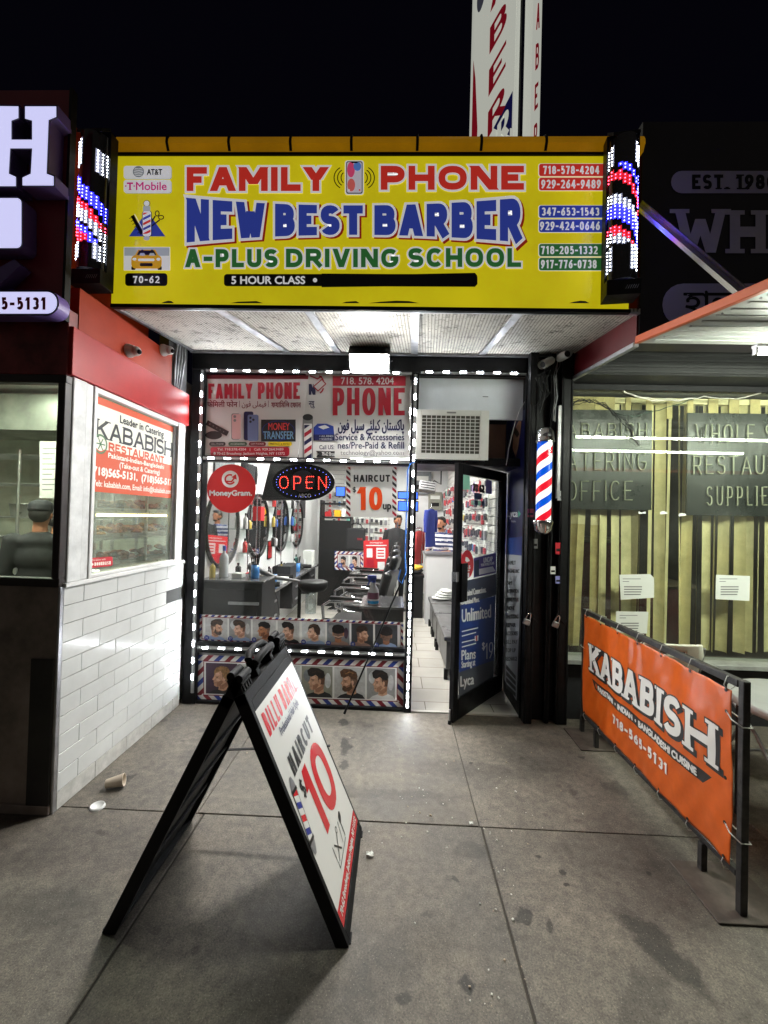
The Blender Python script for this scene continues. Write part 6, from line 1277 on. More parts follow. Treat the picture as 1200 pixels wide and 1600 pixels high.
a.text('PAKISTANI  \u2022  INDIAN  \u2022  BANGLADESHI CUISINE', 24.6, 47.4, 127.3, 50.9, BW_, 3.4, .3); a.letters('718-565-5131', 46.6, 57.6, 106.5, 63.6, 1.55, BW_, 2.4, gap=1.2); a.build('lettering', bs)
ZT = M('zip_tie', (.55, .54, .5), .5); GRO = M('eyelet', (.03, .028, .026), .4, .6)
for k in range(7):
    y = 3.38 - k * .235
    for z, dz in ((.955, .045), (.205, -.045)): b = MB(); b.tube([(1.524, y, z), (1.512, y, z + dz * .5), (1.53, y + .006, z + dz * 1.35), (1.56, y, z + dz * 1.3), (1.562, y, z + dz * .4), (1.536, y, z)], .0022, ZT, 5); b.cyl((1.5215, y, z), (1.5195, y, z), .008, GRO, n=10); b.build('zip_tie', bs)
for z in (.86, .56, .36):
    b = MB()
    if z != .56: b.tube([(1.522, 1.965, z), (1.515, 1.93, z - .02), (1.53, 1.885, z - .035), (1.572, 1.884, z - .035), (1.573, 1.925, z - .03), (1.54, 1.96, z)], .003, M('white_cord', (.6, .6, .56), .6), 5)
    b.cyl((1.5215, 1.965, z), (1.5195, 1.965, z), .008, GRO, n=10); b.build('cord_tie', bs)
b = MB(); b.tube([(1.522, 3.40, .7), (1.52, 3.44, .7), (1.53, 3.49, .7), (1.57, 3.49, .71), (1.57, 3.44, .7)], .003, MC['white_cord'], 5)
b.build('cord_tie', bs)

# folding chairs and table behind the banner
CWH = M('chair_plastic', s(214, 212, 196), .4, noise=.08)
def fchair(x, y, rz, label):
    t = thing('folding_chair', label, 'folding chair', (x, y, 0), 'white folding chairs behind the banner', rz)
    b = MB(); n = 12; pts = []
    def back(u, v): return Vector((u * .215 * (1 - .12 * max(0, v - .7) / .3 * abs(u)), .19 + .09 * v + .02 * (1 - u * u), .60 + .27 * v))
    us = [-1, -.8, -.45, -.42, -.2, 0, .2, .42, .45, .8, 1]; vs_ = [0, .25, .5, .64, .70, .82, .88, .96, 1]
    V = [back(u, v) for u in us for v in vs_]; m = len(vs_); F = []
    for i in range(len(us) - 1):
        for j in range(m - 1):
            if 3 <= i <= 6 and 4 <= j <= 4: continue
            F.append((i * m + j, (i + 1) * m + j, (i + 1) * m + j + 1, i * m + j + 1))
    b.add(V, F, CWH, True); o = b.build('backrest', t, local=True); q = o.modifiers.new('t', 'SOLIDIFY'); q.thickness = .014
    b = MB(); b.bx(-.2, .2, -.2, .2, .445, .465, CWH); b.build('seat', t, local=True, bev=.01, seg=2)
    for s_ in (-1, 1):
        b = MB(); b.tube([(.215 * s_, .27, .84), (.215 * s_, .2, .6), (.215 * s_, .02, .42), (.215 * s_, -.22, .0)], .012, STL, 8); b.build('leg', t, local=True)
        b = MB(); b.tube([(.20 * s_, -.12, .44), (.20 * s_, .05, .3), (.20 * s_, .27, 0)], .012, STL, 8); b.build('leg', t, local=True)
    b = MB(); b.cyl((-.2, .25, .04), (.2, .25, .04), .009, STL, n=8); b.cyl((-.215, -.19, .06), (.215, -.19, .06), .009, STL, n=8); b.build('stretcher', t, local=True); return t
p = PY(1204, 1050, 2.55); fchair(2.66, 3.0, R(185), 'white plastic folding chair beside the dark table at the right edge')
fchair(1.98, 3.30, R(176), 'white plastic folding chair mostly hidden behind the orange banner')
b = MB(); NL = M('label_print', (.6, .6, .6), .6)
tb = thing('table', 'grey round-edged table with dark legs behind the orange banner', 'table', (2.32, 2.35, 0))
b = MB(); TT = M('table_grey', (.30, .31, .30), .35, noise=.15); b.lathe([(.36, .70), (.38, .705), (.38, .745), (.37, .75), (.02, .752)], (2.30, 2.35, 0), TT, 40); b.build('table_top', tb)
for x, y in ((2.07, 2.15), (2.53, 2.15), (2.07, 2.55), (2.53, 2.55)): b = MB(); b.bx(x - .025, x + .025, y - .025, y + .025, .001, .699, BLKM); b.build('leg', tb, bev=.003)

# rod, blue cable
p0, p1 = PZ(538, 1115, .004), PY(634, 893, 3.68)
b = MB(); b.cyl(p0, p1, .008, BLK, n=10); b.cyl(p0, p0.lerp(p1, .02), .011, RUB, n=10); tag(b.build('black_rod', at=p0), 'thin black rod leaning across the haircut pictures to the window post', 'rod')
b = MB(); pts = [PY(u, v, 3.665) for u, v in [(648, 722), (641, 724), (637, 735), (636, 780), (634, 830), (633, 870), (634, 895), (628, 912), (622, 905), (626, 890)]]; b.tube(pts, .0055, M('cable_blue', s(40, 110, 200), .4), 7); tag(b.build('blue_cable', at=pts[0]), 'blue cable hanging down the post between window and door', 'cable')
# ================================================================== BARBER SHOP INTERIOR
for y, lb in ((4.55, 'first ceiling light inside the shop, nearest the window'), (5.7, 'second ceiling light inside the shop'), (6.9, 'third ceiling light inside the shop'), (8.2, 'ceiling light at the back of the shop')):
    ceiling_panel(-.35, y, 2.86, 1.2, .28, LAMP['shop'], lb, (1, .98, .93))
XW = -1.80
DKW = M('dark_cabinet', (.022, .023, .027), .45, noise=.2, spec=.3); DKT = M('counter_top', (.12, .12, .125), .2, coat=.3)
def bottle(x, y, z, h, r, col, label, capc=INK, rough=.2):
    t = thing('bottle', label, 'bottle', (x, y, z)); m = M('bottle_%02d%02d%02d' % tuple(int(c * 99) for c in col), col, rough)
    b = MB(); b.lathe([(r * .95, 0), (r, .01), (r, h * .62), (r * .8, h * .7), (r * .35, h * .78), (r * .35, h * .84)], (x, y, z), m, 14); b.build('body', t)
    b = MB(); b.lathe([(r * .42, h * .84), (r * .42, h)], (x, y, z), capc, 12); b.build('cap', t); return t
# cabinet behind the window with drawers
cb = thing('drawer_cabinet', 'dark drawer cabinet with pale handles standing behind the window glass', 'cabinet', (-1.5, 4.0, 0))
b = MB(); b.bx(XW, -1.22, 3.83, 4.25, 0.02, 1.065, DKW); b.build('body', cb, bev=.004); b = MB(); b.bx(XW, -1.2, 3.81, 4.27, 1.066, 1.085, DKT); b.build('top', cb, bev=.003)
for z in (.62, .88):
    b = MB(); b.bx(-1.76, -1.26, 3.818, 3.829, z - .11, z + .12, DKW); d = b.build('drawer', cb, bev=.003); b = MB(); b.bx(-1.52, -1.24, 3.795, 3.817, z - .012, z + .012, ALU); b.build('handle', d)
bottle(-1.66, 4.02, 1.086, .30, .042, (.62, .66, .68), 'clear plastic water bottle standing on the drawer cabinet', M('cap_blue', s(60, 90, 190)), .1)
b = MB(); b.bx(-1.56, -1.46, 3.96, 4.06, 1.086, 1.13, PAP); tag(b.build('small_box', at=(-1.5, 4, 1.086), bev=.003), 'small white box beside the water bottle on the cabinet', 'box')
# work counter along the mirror wall
ct = thing('work_counter', 'long dark work counter under the round mirrors', 'counter', (-1.6, 5.9, 0))
b = MB(); b.bx(XW, -1.38, 4.35, 7.6, .80, .835, DKT); b.build('top', ct, bev=.003)
for y in (4.6, 5.7, 6.8):
    b = MB(); b.bx(XW, -1.40, y, y + .5, .42, .799, DKW); d = b.build('drawer_box', ct, bev=.003)
    for z in (.52, .69): bb = MB(); bb.bx(-1.40, -1.385, y + .16, y + .34, z - .01, z + .01, ALU); bb.build('handle', d)
MIR = M('mirror_glass', (.85, .87, .87), .03, 1)
def mirror(y, label):
    t = thing('round_mirror', label, 'mirror', (XW, y, 1.55), 'round mirrors along the wall'); rot = Matrix.Rotation(R(90), 3, 'Y')
    b = MB(); b.lathe([(.385, .006), (.385, .03), (.40, .034), (.415, .03), (.415, .0)], (XW, y, 1.55), INK, 48, rot, caps=False); b.build('frame', t)
    b = MB(); b.lathe([(.384, .012), (.384, .016)], (XW, y, 1.55), MIR, 48, rot); b.build('glass', t)
    b = MB(); b.lathe([(.405, .0345), (.41, .036)], (XW, y, 1.55), CHR, 48, rot, caps=False); b.build('chrome_ring', t)
for y, lb in ((4.28, 'round black-framed mirror nearest the window'), (5.38, 'second round mirror from the window, behind the red box'), (6.45, 'third round mirror from the window'), (7.5, 'round mirror farthest down the wall')): mirror(y, lb)
GLS = glass('shelf_glass', (.85, .93, .9), .1)
cols = [(.5, .05, .05), (.05, .12, .4), (.6, .6, .58), (.03, .03, .03), (.1, .35, .3), (.55, .42, .1), (.65, .65, .66)]
cn = ['red', 'blue', 'white', 'black', 'teal', 'amber', 'pale grey']
for k, y in enumerate((4.83, 5.92, 6.98)):
    sh_ = thing('wall_shelf', ['glass wall shelf between the first two round mirrors', 'glass wall shelf between the second and third mirrors', 'glass wall shelf beyond the third mirror'][k], 'shelf', (XW, y, 1.3))
    for z in (1.25, 1.52, 1.8): b = MB(); b.bx(XW, XW + .14, y - .15, y + .15, z, z + .008, GLS); b.build('pane', sh_)
    b = MB()
    for q in (-.14, .14): b.cyl((XW + .13, y + q, .84), (XW + .13, y + q, 1.95), .007, CHR, n=8)
    b.build('upright', sh_)
    for j, z in enumerate((1.259, 1.529, 1.809)):
        i = (k * 3 + j * 2) % 7; bottle(XW + .07, y - .07, z, .16 + .02 * j, .026, cols[i], cn[i] + ' bottle on the %s pane of the %s glass shelf' % (['lowest', 'middle', 'top'][j], ['first', 'second', 'third'][k]))
        i = (i + 3) % 7; bottle(XW + .07, y + .05, z, .12 + .02 * k, .03, cols[i], 'squat ' + cn[i] + ' bottle on the %s pane of the %s glass shelf' % (['lowest', 'middle', 'top'][j], ['first', 'second', 'third'][k]))
RB = M('box_red', s(180, 28, 34), .5)
for (x, y, z, sx_, sy_, sz, m, lb) in ((-1.62, 4.72, .836, .12, .13, .2, RB, 'red box standing on the work counter by the first mirror'), (-1.70, 5.12, 1.62, .10, .14, .17, RB, 'small red box on the bracket in front of the second mirror'), (-1.55, 6.15, .836, .14, .16, .15, DKW, 'black tool box on the work counter'), (-1.5, 5.35, .836, .2, .3, .05, PAP, 'folded white towels on the work counter'), (-1.5, 7.2, .836, .16, .22, .26, PAP, 'white tissue box at the far end of the work counter'), (-1.52, 5.72, .836, .24, .3, .17, DKW, 'black case on the middle of the work counter')):
    b = MB(); b.box((x, y, z + sz / 2), (sx_, sy_, sz), m); b.bx(x - sx_ / 2 + .01, x + sx_ / 2 - .01, y - sy_ / 2 + .01, y + sy_ / 2 - .01, z + sz, z + sz + .004, m); tag(b.build('counter_box', at=(x, y, z), bev=.004), lb, 'box')
for k in range(7):
    i = (k * 2 + 1) % 7; bottle(-1.55 - .06 * (k % 2), 4.95 + k * .36, .836, .17 + .03 * (k % 3), .03, cols[i], cn[i] + ' spray bottle on the work counter, ' + ['below the first mirror', 'left of the second mirror', 'below the second mirror', 'past the second mirror', 'below the third mirror', 'past the third mirror', 'at the counter end'][k])
# barber chairs
LEA = M('black_leather', (.012, .012, .013), .3, bump=.25, bscale=90)
def bchair(x, y, rz, label):
    t = thing('barber_chair', label, 'barber chair', (x, y, .012), 'barber chairs in a row', rz)      # sits facing -X
    b = MB(); b.lathe([(.33, 0), (.33, .012), (.28, .03), (.06, .045), (.05, .40), (.09, .41)], (0, 0, 0), CHR, 28); b.build('pedestal', t, local=True)
    b = MB(); b.bx(-.28, .24, -.25, .25, .42, .55, LEA); b.build('seat', t, local=True, bev=.035, seg=3)
    rt = Matrix.Rotation(R(16), 3, 'Y'); b = MB(); b.box((.32, 0, .82), (.10, .46, .58), LEA, rt); b.build('backrest', t, local=True, bev=.035, seg=3)
    b = MB(); b.box((.425, 0, 1.19), (.09, .24, .16), LEA, rt); b.build('headrest', t, local=True, bev=.04, seg=3)
    b = MB(); b.tube([(.36, 0, 1.0), (.41, 0, 1.15)], .012, CHR); b.build('headrest_post', t, local=True)
    for s_ in (-1, 1):
        b = MB(); b.tube([(.30, .30 * s_, .60), (.25, .30 * s_, .76), (.1, .30 * s_, .785), (-.22, .30 * s_, .77), (-.30, .30 * s_, .72), (-.28, .30 * s_, .52), (-.1, .29 * s_, .46), (.25, .29 * s_, .46), (.30, .30 * s_, .60)], .018, CHR, 10); b.bx(-.22, .18, .275 * s_ - .028 + (.0 if s_ > 0 else .0), .275 * s_ + .028, .79, .825, LEA); b.build('armrest', t, local=True)
    b = MB(); b.tube([(-.25, -.14, .45), (-.42, -.14, .26), (-.58, -.14, .22)], .014, CHR); b.tube([(-.25, .14, .45), (-.42, .14, .26), (-.58, .14, .22)], .014, CHR); b.box((-.52, 0, .225), (.17, .36, .03), CHR); b.build('footrest', t, local=True)
for y, dx, lb in ((4.75, 0, 'black and chrome barber chair nearest the window'), (5.65, .0, 'second black barber chair from the window'), (6.55, .0, 'third black barber chair from the window'), (7.4, .02, 'last black barber chair toward the back of the shop')): bchair(-.42 + dx, y, R(-12), lb)
# salon arm with round tray
sa_ = thing('tray_stand', 'black salon stand with grey arm, round tray and glass jar behind the window', 'tray stand', (-.98, 4.3, 0))
b = MB(); b.cyl((-.98, 4.3, .03), (-.98, 4.3, 1.02), .018, INK); b.lathe([(.2, .012), (.2, .03), (.02, .05)], (-.98, 4.3, 0), INK, 20); b.build('pole', sa_)
b = MB(); b.tube([(-.98, 4.3, 1.02), (-1.2, 4.22, 1.06), (-1.45, 4.1, 1.19)], [.014, .02, .035], M('arm_grey', (.13, .13, .13), .4), 10); b.build('arm', sa_)
b = MB(); b.lathe([(.0, .93), (.12, .93), (.15, .97), (.15, 1.02), (.13, 1.03), (.0, 1.03)], (-.84, 4.3, 0), INK, 24); b.build('tray', sa_)
b = MB(); b.lathe([(.05, .72), (.055, .73), (.055, .92), (.05, .925)], (-.84, 4.2, 0), glass('jar_glass', (.8, .85, .85), .15), 18); b.build('jar', sa_)
# ledge cabinet with the spray bottle
lc = thing('ledge_cabinet', 'low dark cabinet with ribbed lid beside the door post', 'cabinet', (-.1, 4.0, 0)); b = MB(); b.bx(-.30, .085, 3.85, 4.35, .012, .86, DKW); b.build('body', lc, bev=.005)
b = MB(); b.bx(-.32, .09, 3.83, 4.37, .861, .885, DKT)
for k in range(9): b.bx(-.28, .06, 3.88 + k * .05, 3.9 + k * .05, .8855, .89, DKT)
b.build('lid', lc)
sp = thing('spray_bottle', 'clear spray bottle of blue liquid with blue trigger on the low cabinet', 'spray bottle', (-.20, 3.93, .89)); x, y, z = -.20, 3.93, .89
b = MB(); b.lathe([(.048, 0), (.052, .01), (.052, .10), (.045, .14), (.02, .18), (.018, .20)], (x, y, z), M('spray_clear', (.55, .57, .6), .1, coat=.5), 18); b.build('body', sp); b = MB(); b.lathe([(.0525, .008), (.0525, .035)], (x, y, z), M('liquid_blue', s(30, 140, 200), .15), 18); b.build('liquid', sp)
b = MB(); b.lathe([(.0528, .05), (.0528, .11)], (x, y, z), M('label_maroon', s(110, 50, 80), .5), 18); b.build('label', sp); TRG = M('trigger_blue', s(40, 60, 150), .4)
b = MB(); b.cyl((x, y, z + .2), (x, y, z + .225), .02, TRG); b.box((x - .015, y, z + .245), (.085, .026, .04), TRG); b.beam((x - .03, y, z + .23), (x - .055, y, z + .17), .012, .014, TRG); b.build('trigger', sp, bev=.004)
# television tilted behind the round sign
tv = thing('television', 'black flat television tilted under the ceiling behind the OPEN sign', 'television', (-1.28, 4.6, 2.1)); rt = Matrix.Rotation(R(-38), 3, 'Z') @ Matrix.Rotation(R(-14), 3, 'X')
b = MB(); b.box((-1.22, 4.5, 2.1), (.62, .05, .50), INK, rt); b.build('case', tv, bev=.008); b = MB(); b.box((-1.22, 4.5, 2.1) , (.58, .054, .46), BLK, rt); b.build('screen', tv); b = MB(); b.tube([(-1.22, 4.55, 2.2), (-1.3, 4.7, 2.6), (-1.3, 4.7, 2.9)], .02, INK); b.build('mount', tv)
# tall black shelf unit, bag, red poster, back haircut poster
bc = thing('shelf_unit', 'tall black shelf unit at the end of the mirror wall', 'shelf unit', (-1.15, 7.9, 0))
b = MB(); b.bx(-1.45, -.85, 7.85, 8.25, .012, 1.62, INK); b.build('body', bc); 
for z in (1.66, 1.92): b = MB(); b.bx(-1.45, -.85, 7.85, 8.25, z, z + .03, INK); b.build('shelf', bc)
b = MB(); b.bx(-1.45, -1.42, 7.86, 8.24, 1.62, 2.0, INK); b.bx(-.88, -.85, 7.86, 8.24, 1.62, 2.0, INK); b.build('side_panel', bc)
for k, (x, m, lb) in enumerate(((-1.3, RB, 'red packet on the tall black shelf unit'), (-1.12, MC['bottle_540941'] if 'bottle_540941' in MC else SDY, 'gold tube on the tall black shelf unit'), (-.98, PAP, 'white packet on the tall black shelf unit'))):
    b = MB(); b.bx(x - .06, x + .06, 7.88, 7.98, 1.692, 1.78 + .03 * k, m); b.bx(x - .05, x + .05, 7.89, 7.97, 1.781 + .03 * k, 1.79 + .03 * k, m); tag(b.build('packet', at=(x, 7.9, 1.69), bev=.004), lb, 'packet')
bag = thing('carry_bag', 'black carry bag hanging in front of the phone accessories', 'bag', (-.62, 8.0, 1.1)); p = PY(556, 842, 7.9)
b = MB(); b.box(p, (.36, .12, .42), SHB); b.build('body', bag, bev=.03, seg=2); b = MB(); b.tube([p + Vector((.12 * cos(k * pi / 8), -.03, .2 + .1 * sin(k * pi / 8))) for k in range(9)], .012, INK); b.build('strap', bag); b = MB(); b.box(p + Vector((.08, -.062, .0)), (.1, .004, .04), VMR); b.build('badge', bag)
t = sheet_thing('red_poster', 'red poster board with white panels at the back of the shop', 'poster', [(568, 845), (607, 843), (607, 894), (568, 896)], 7.4, M('poster_crimson', s(190, 32, 38), .5), .02)
a = Art(on_y(7.399)); a.rect(573, 857, 582, 871, MGW, 1); a.rect(588, 856, 602, 873, MGW, 1); a.rect(590, 878, 601, 890, MGW, 1); a.text('moneygram', 578, 847, 598, 850, MGW, 2); a.rect(572, 851.5, 604, 853, MGW, 1); a.rect(573, 874, 584, 886, VR, 1)
for k in range(3): a.rect(590, 859 + k * 4.5, 600, 861 + k * 4.5, RRR, 2)
a.build('print', t)
hair_strip('haircut poster far inside the shop below the accessory wall', [(523, 861), (568, 863), (567, 892), (523, 890)], 46, 29, 4, [((6, 6, 22, 25), 1, 0, 0, 2, 'L', 0, True), ((25, 6, 40, 25), 1, 1, 0, 0, 'L', 1, False)], 7.5, 3.5)
# counter under it, white boxes, televisions
wc = thing('glass_counter', 'white counter across the back of the shop', 'counter', (.6, 7.1, 0)); b = MB(); b.bx(.50, 1.12, 6.75, 7.15, .012, 1.12, WALLW); b.build('body', wc, bev=.005); b = MB(); b.bx(.47, 1.125, 6.72, 7.18, 1.121, 1.15, ALU); b.build('top', wc, bev=.004)
SCR = M('screen_glow', (.02, .05, .3), .2, emis=2.2, ecol=(.03, .12, .85))
for u0, v0, u1, v1, Y, lb in ((621, 768, 654, 780, 7.6, 'upper blue television screen at the back of the shop'), (621, 783, 654, 799, 7.6, 'lower blue television screen at the back of the shop'), (524, 760, 540, 776, 8.6, 'small blue screen behind the OPEN sign')):
    P = [PY(u0, v1, Y), PY(u1, v0, Y)]; t = thing('monitor', lb, 'monitor', (P[0].x, Y, P[0].z)); b = MB(); b.bx(P[0].x, P[1].x, Y, Y + .05, P[0].z, P[1].z, INK); b.bx((P[0].x + P[1].x) / 2 - .03, (P[0].x + P[1].x) / 2 + .03, Y + .05, 9.5, P[1].z - .06, P[1].z - .03, INK); b.build('case', t)
    b = MB(); b.bx(P[0].x + .02, P[1].x - .02, Y - .004, Y - .001, P[0].z + .02, P[1].z - .02, SCR); b.build('screen', t)
ht = thing('wall_heater', 'tilted grey heater lamp hung above the doorway view', 'heater', (.6, 6.2, 2.2)); p = PY(668, 761, 6.0); rt = Matrix.Rotation(R(-25), 3, 'X') @ Matrix.Rotation(R(8), 3, 'Y')
b = MB(); b.box(p, (.24, .1, .15), STL, rt); b.build('housing', ht, bev=.01); b = MB(); b.tube([p, p + Vector((.1, .06, .1)), p + Vector((.2, .1, .05)), p + Vector((.2, .1, .75))], .01, INK); b.build('arm', ht)
b = MB()
for k in range(3): b.box(p + rt @ Vector((0, -.052, -.04 + .04 * k)), (.2, .005, .012), INK, rt)
b.build('slot', ht)
# accessory packs on slat walls
SLW = M('slatwall', (.66, .65, .62), .5)
def slat(x0, x1, y0, y1, label, horiz):
    t = thing('slat_wall', label, 'slat wall', ((x0 + x1) / 2, (y0 + y1) / 2, .9)); b = MB(); n = 19
    for k in range(n):
        z = .95 + k * .1; b.bx(x0, x1, y0, y1, z, z + .088, SLW)
    b.build('slats', t); b = MB()
    if horiz: b.bx(x0, x1, y1, y1 + .012, .95, 2.85, STL)
    else: b.bx(x1, x1 + .012, y0, y1, .95, 2.85, STL)
    b.build('backing', t)
slat(-1.6, -.15, 9.44, 9.46, 'white slat wall of phone accessories across the back of the shop', True); slat(1.10, 1.115, 4.75, 6.7, 'white slat wall beside the open door', False); slat(1.10, 1.115, 7.2, 9.3, 'white slat wall of accessories past the white counter', False)
rp = random.Random(11); PC = [M('pack_%d' % i, c, .35, coat=.3) for i, c in enumerate([(.6, .6, .6), (.7, .7, .68), (.05, .05, .06), (.45, .05, .06), (.05, .2, .45), (.2, .55, .45), (.65, .5, .08), (.35, .2, .5), (.25, .25, .27)])]
PCN = ['pale grey', 'white', 'black', 'red', 'blue', 'mint', 'yellow', 'purple', 'dark grey']
proto = {}
def pack(x, y, z, side, place):
    i = min(8, int(abs(rp.gauss(0, 2.2)))); i = 8 if i > 2 and rp.random() < .45 else i; k = (i, side)
    lb = '%s phone accessory pack hanging on the %s' % (PCN[i], place); g = 'accessory packs on the slat walls'
    if k not in proto:
        w, h = .085, .14; t = thing('accessory_pack', lb, 'accessory pack', (x, y, z), g); b = MB(); b.bx(-w / 2, w / 2, -.004, .004, -h, .02, PC[i] if i % 2 else PAP); b.build('card', t, local=True); b = MB(); b.bx(-w * .36, w * .36, -.028, -.0045, -h * .85, -h * .2, PC[(i + 2) % 9] if i < 2 else PC[i]); b.build('blister', t, local=True, bev=.006)
        b = MB(); b.cyl((0, .05, .012), (0, -.04, .012), .003, CHR, n=6); b.build('hook', t, local=True); t.rotation_euler.z = 0 if side == 'b' else R(-90); proto[k] = t
    else: q = dup(proto[k], (x, y, z), label=lb); q.scale = (rp.uniform(.75, 1.15), rp.uniform(.8, 1.5), rp.uniform(.7, 1.3)); q.location.z += rp.uniform(-.02, .02); q.rotation_euler.z += rp.uniform(-.15, .15)
for r in range(6):
    for c in range(13): 
        if rp.random() < .93: pack(-1.5 + c * .105, 9.38, 1.30 + r * .19, 'b', 'back wall')
for r in range(6):
    for c in range(15):
        if rp.random() < .9: pack(1.045, 4.9 + c * .12, 1.2 + r * .2, 's', 'slat wall by the door')
for r in range(6):
    for c in range(15):
        if rp.random() < .9: pack(1.045, 7.35 + c * .13, 1.32 + r * .2, 's', 'slat wall past the counter')
# benches along the right
BEN = M('bench_dark', (.09, .09, .092), .3, noise=.3, coat=.2)
for i, (y0, y1) in enumerate(((4.42, 5.5), (5.53, 6.1), (6.13, 6.68))):
    t = thing('bench', ['dark waiting bench nearest the door', 'middle dark waiting bench', 'dark waiting bench farthest from the door'][i], 'bench', (.75, (y0 + y1) / 2, .012)); b = MB(); b.bx(.53, .98, y0, y1, .42, .47, BEN); b.build('seat', t, bev=.012, seg=2)
    b = MB(); b.bx(.56, .96, y0 + .03, y1 - .03, .12, .419, BEN); b.build('box', t, bev=.004)
    for x in (.56, .93):
        for y in (y0 + .05, y1 - .05): b = MB(); b.bx(x - .02, x + .02, y - .02, y + .02, .012, .119, INK); b.build('leg', t)
b = MB()
for k in range(4): b.sph((.72 + .02 * k, 6.45, .50 + .035 * k), (.16 - .02 * k, .13, .028), PAP, 14, 6)
tag(b.build('folded_cloth', at=(.72, 6.45, .47)), 'crumpled white cloths piled on the far bench', 'cloth')
# clothes rail and garments
rail = thing('clothes_rail', 'steel clothes rail at the back right of the shop', 'clothes rail', (.33, 7.9, 0)); b = MB(); b.cyl((.2, 7.9, 1.52), (.48, 7.9, 1.52), .012, CHR)
for x in (.2, .48): b.cyl((x, 7.9, .012), (x, 7.9, 1.52), .012, CHR)
b.build('frame', rail)
def garment(x, y, z, w, h, mat, label, rz=0, cat='garment'):
    t = thing('hanging_garment', label, cat, (x, y, z), rz=rz); b = MB(); n = 16; prof = [(0, .16), (-.02, .5), (-.06, 1), (-.3, 1.02), (-.6, 1.0), (-1, 1.04)]; rs = []
    for zz, ww in prof: rs.append([Vector((ww * w / 2 * cos(2 * pi * i / n), (.035 + .012 * sin(i * 2.3 + zz * 5)) * (.6 + .6 * ww) * sin(2 * pi * i / n) + .008 * sin(i * 3), zz * h)) for i in range(n)])
    b.rings(rs, mat, True, True); b.build('cloth', t, local=True)
    for q in (-1, 1): b = MB(); b.tube([(q * w * .45, 0, -.05 * h), (q * w * .58, 0, -.3 * h), (q * w * .60, 0, -.62 * h)], [.05, .045, .035], mat, 8); b.build('sleeve', t, local=True)
    b = MB(); b.tube([(0, 0, 0), (0, 0, .05), (.02, 0, .07), (.02, 0, .09)], .004, CHR, 6); b.build('hanger', t, local=True); return t
GC = [M('cloth_red', s(170, 60, 60), .8), M('cloth_olive', s(110, 120, 90), .8), M('cloth_grey', s(150, 150, 150), .8), M('cloth_teal', s(60, 100, 100), .8)]
for k, (x, m, lb) in enumerate(((.22, GC[1], 'olive jacket on the clothes rail'), (.29, GC[0], 'red jacket on the clothes rail'), (.36, GC[2], 'grey hoodie on the clothes rail'), (.43, GC[0], 'pale red coat at the right of the clothes rail'))): garment(x, 7.9, 1.47, .34, .62, m, lb, R(65), 'jacket')
garment(.56, 6.9, 1.86, .30, .62, M('cloth_royal', s(30, 45, 120), .8), 'dark blue hoodie hanging above the white counter', R(60), 'hoodie'); garment(.0, 7.7, 1.52, .38, .95, SHB, 'black coat hanging in front of the figure standing in for the mirror reflection', 0, 'coat')
cs = thing('coat_stand', 'thin steel stand carrying the black coat', 'coat stand', (.02, 7.7, 0)); b = MB(); b.cyl((.02, 7.7, .012), (.02, 7.7, 1.62), .012, CHR); b.lathe([(.2, .012), (.2, .02), (.02, .03)], (.02, 7.7, 0), INK, 20); b.build('pole', cs)
tb2 = thing('display_table', 'dark side table under the folded yellow clothes', 'table', (.38, 7.3, 0)); b = MB(); b.bx(.2, .49, 7.1, 7.5, .70, .74, INK); b.build('table_top', tb2); b = MB(); b.bx(.22, .48, 7.13, 7.47, .012, .699, INK); b.build('cabinet', tb2)
for k, (m, lb) in enumerate(((M('cloth_yellow', s(200, 160, 50), .8), 'folded yellow sweatshirt on top of the side table'), (SHB, 'folded black shirt under the yellow sweatshirt'))):
    b = MB(); b.sph((.36, 7.3, .86 - .06 * k), (.13, .16, .035), m, 16, 6); b.sph((.34, 7.25, .845 - .06 * k), (.11, .12, .04), m, 14, 6); tag(b.build('folded_shirt', at=(.36, 7.3, .8 - .06 * k)), lb, 'shirt')
# transparent jug and small goods on the top of the wall
bottle(-.68, 8.3, 1.9, .3, .1, (.5, .55, .58), 'large clear jug high in front of the accessory wall', PAP, .1); b = MB(); b.bx(-.80, -.5, 8.15, 8.45, 1.87, 1.899, WHT); b.bx(-.78, -.77, 8.2, 8.21, 0.02, 1.87, STL); b.bx(-.53, -.52, 8.2, 8.21, .02, 1.87, STL); b.bx(-.53, -.52, 8.4, 8.41, .02, 1.87, STL); b.bx(-.78, -.77, 8.4, 8.41, .02, 1.87, STL); tag(b.build('stand', at=(-.65, 8.3, 0)), 'tall slim white stand carrying the clear jug', 'stand')

for y, z, lb in ((4.84, 2.28, 'black barber cape hanging on the wall above the first glass shelf'), (5.92, 2.3, 'black barber cape hanging on the wall above the second glass shelf')):
    g_ = garment(-1.735, y, z, .3, .36, SHB, lb, R(90), 'cape'); g_.name = 'barber_cape'
for k, (y, z, w, h, m, lb) in enumerate(((5.92, 1.2, .2, .26, RB, 'small red price card on the mirror wall under the second shelf'), (6.95, 2.35, .36, .48, PAP, 'white price list on the mirror wall high beyond the third mirror'), (4.28, 2.2, .5, .3, HBG[3], 'framed grey picture on the mirror wall above the first mirror'), (7.95, 1.9, .4, .5, DKW, 'dark framed picture at the far end of the mirror wall'))):
    t_ = thing('wall_picture', lb, 'picture', (XW, y, z)); b = MB(); b.bx(XW, XW + .012, y - w / 2, y + w / 2, z - h / 2, z + h / 2, INK); b.build('frame', t_); b = MB(); b.bx(XW + .0125, XW + .014, y - w / 2 + .015, y + w / 2 - .015, z - h / 2 + .015, z + h / 2 - .015, m); b.build('print', t_)
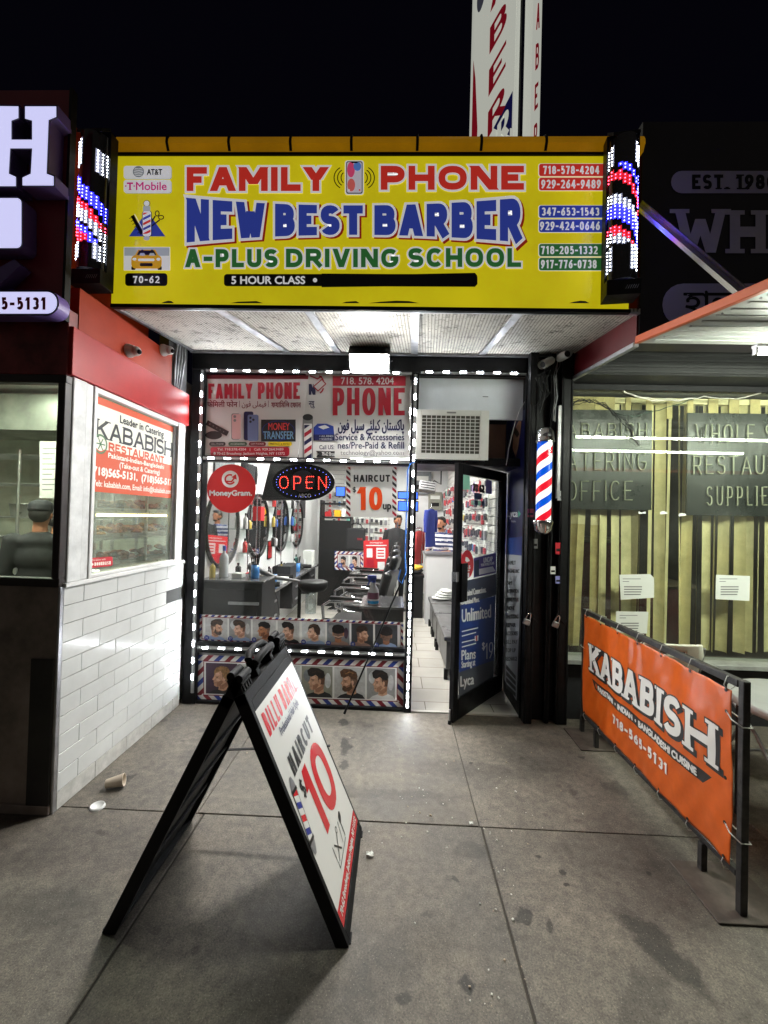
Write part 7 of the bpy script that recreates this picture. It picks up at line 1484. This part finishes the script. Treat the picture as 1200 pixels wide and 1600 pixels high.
for k, (y, lb) in enumerate(((4.9, 'black hair dryer lying on the counter by the first mirror'), (5.55, 'black hair dryer on the counter under the second mirror'), (6.75, 'black hair dryer on the counter by the third mirror'))):
    t_ = thing('hair_dryer', lb, 'hair dryer', (-1.46, y, .836)); b = MB(); b.cyl((-1.56, y, .876), (-1.36, y + .03, .876), .04, INK, .03); b.build('barrel', t_); b = MB(); b.beam((-1.52, y, .866), (-1.47, y - .13, .852), .03, .03, INK); b.build('handle', t_, bev=.006)
    b = MB(); b.tube([(-1.47, y - .13, .852), (-1.42, y - .16, .845), (-1.39, y - .1, .842), (-1.375, y, .7), (-1.374, y + .1, .5)], .005, INK, 6); b.build('cord', t_)

for k, (x, y, z, lb) in enumerate(((-1.34, 3.98, 1.086, 'jar of combs at the right end of the drawer cabinet'), (-1.5, 5.15, .836, 'jar of combs on the work counter below the second mirror'), (-1.5, 6.4, .836, 'jar of combs on the work counter below the third mirror'))):
    t_ = thing('comb_jar', lb, 'jar', (x, y, z)); b = MB(); b.lathe([(.035, 0), (.04, .008), (.04, .13), (.037, .13), (.036, .012)], (x, y, z), M('barbicide_blue', (.05, .2, .5), .1, coat=.5), 16); b.build('jar', t_)
    b = MB()
    for q in range(5): b.beam((x - .02 + q * .01, y, z + .05), (x - .04 + q * .02, y + .01 * (q % 2), z + .20 + .01 * q), .012, .003, INK)
    b.build('combs', t_)
for k, (x, y, lb) in enumerate(((-1.74, 3.95, 'small amber bottle at the left end of the drawer cabinet'), (-1.42, 4.12, 'small white bottle near the handle end of the drawer cabinet'), (-1.58, 4.18, 'short black bottle behind the small white box'))):
    bottle(x, y, 1.086, .16 - .02 * k, .028, [cols[5], cols[2], cols[3]][k], lb)
for k, (x, z, w, h, m, lb) in enumerate(((-1.05, 2.42, .3, .42, HBG[2], 'pale printed poster high on the back wall'), (-.45, 2.55, .5, .26, VBL, 'blue printed banner high on the back wall'), (.55, 2.5, .4, .5, HBG[3], 'grey poster on the back wall above the clothes rail'), (.85, 2.1, .3, .4, HBG[6], 'olive grey poster on the back wall behind the white counter'))):
    t_ = thing('wall_poster', lb, 'poster', (x, 9.42, z)); b = MB(); b.bx(x - w / 2, x + w / 2, 9.41, 9.435, z - h / 2, z + h / 2, m); b.build('sheet', t_); b = MB(); b.bx(x - w * .35, x + w * .35, 9.407, 9.4095, z + h * .1, z + h * .3, PAP); b.bx(x - w * .3, x + w * .3, 9.407, 9.4095, z - h * .3, z - h * .1, INK); b.build('print', t_)
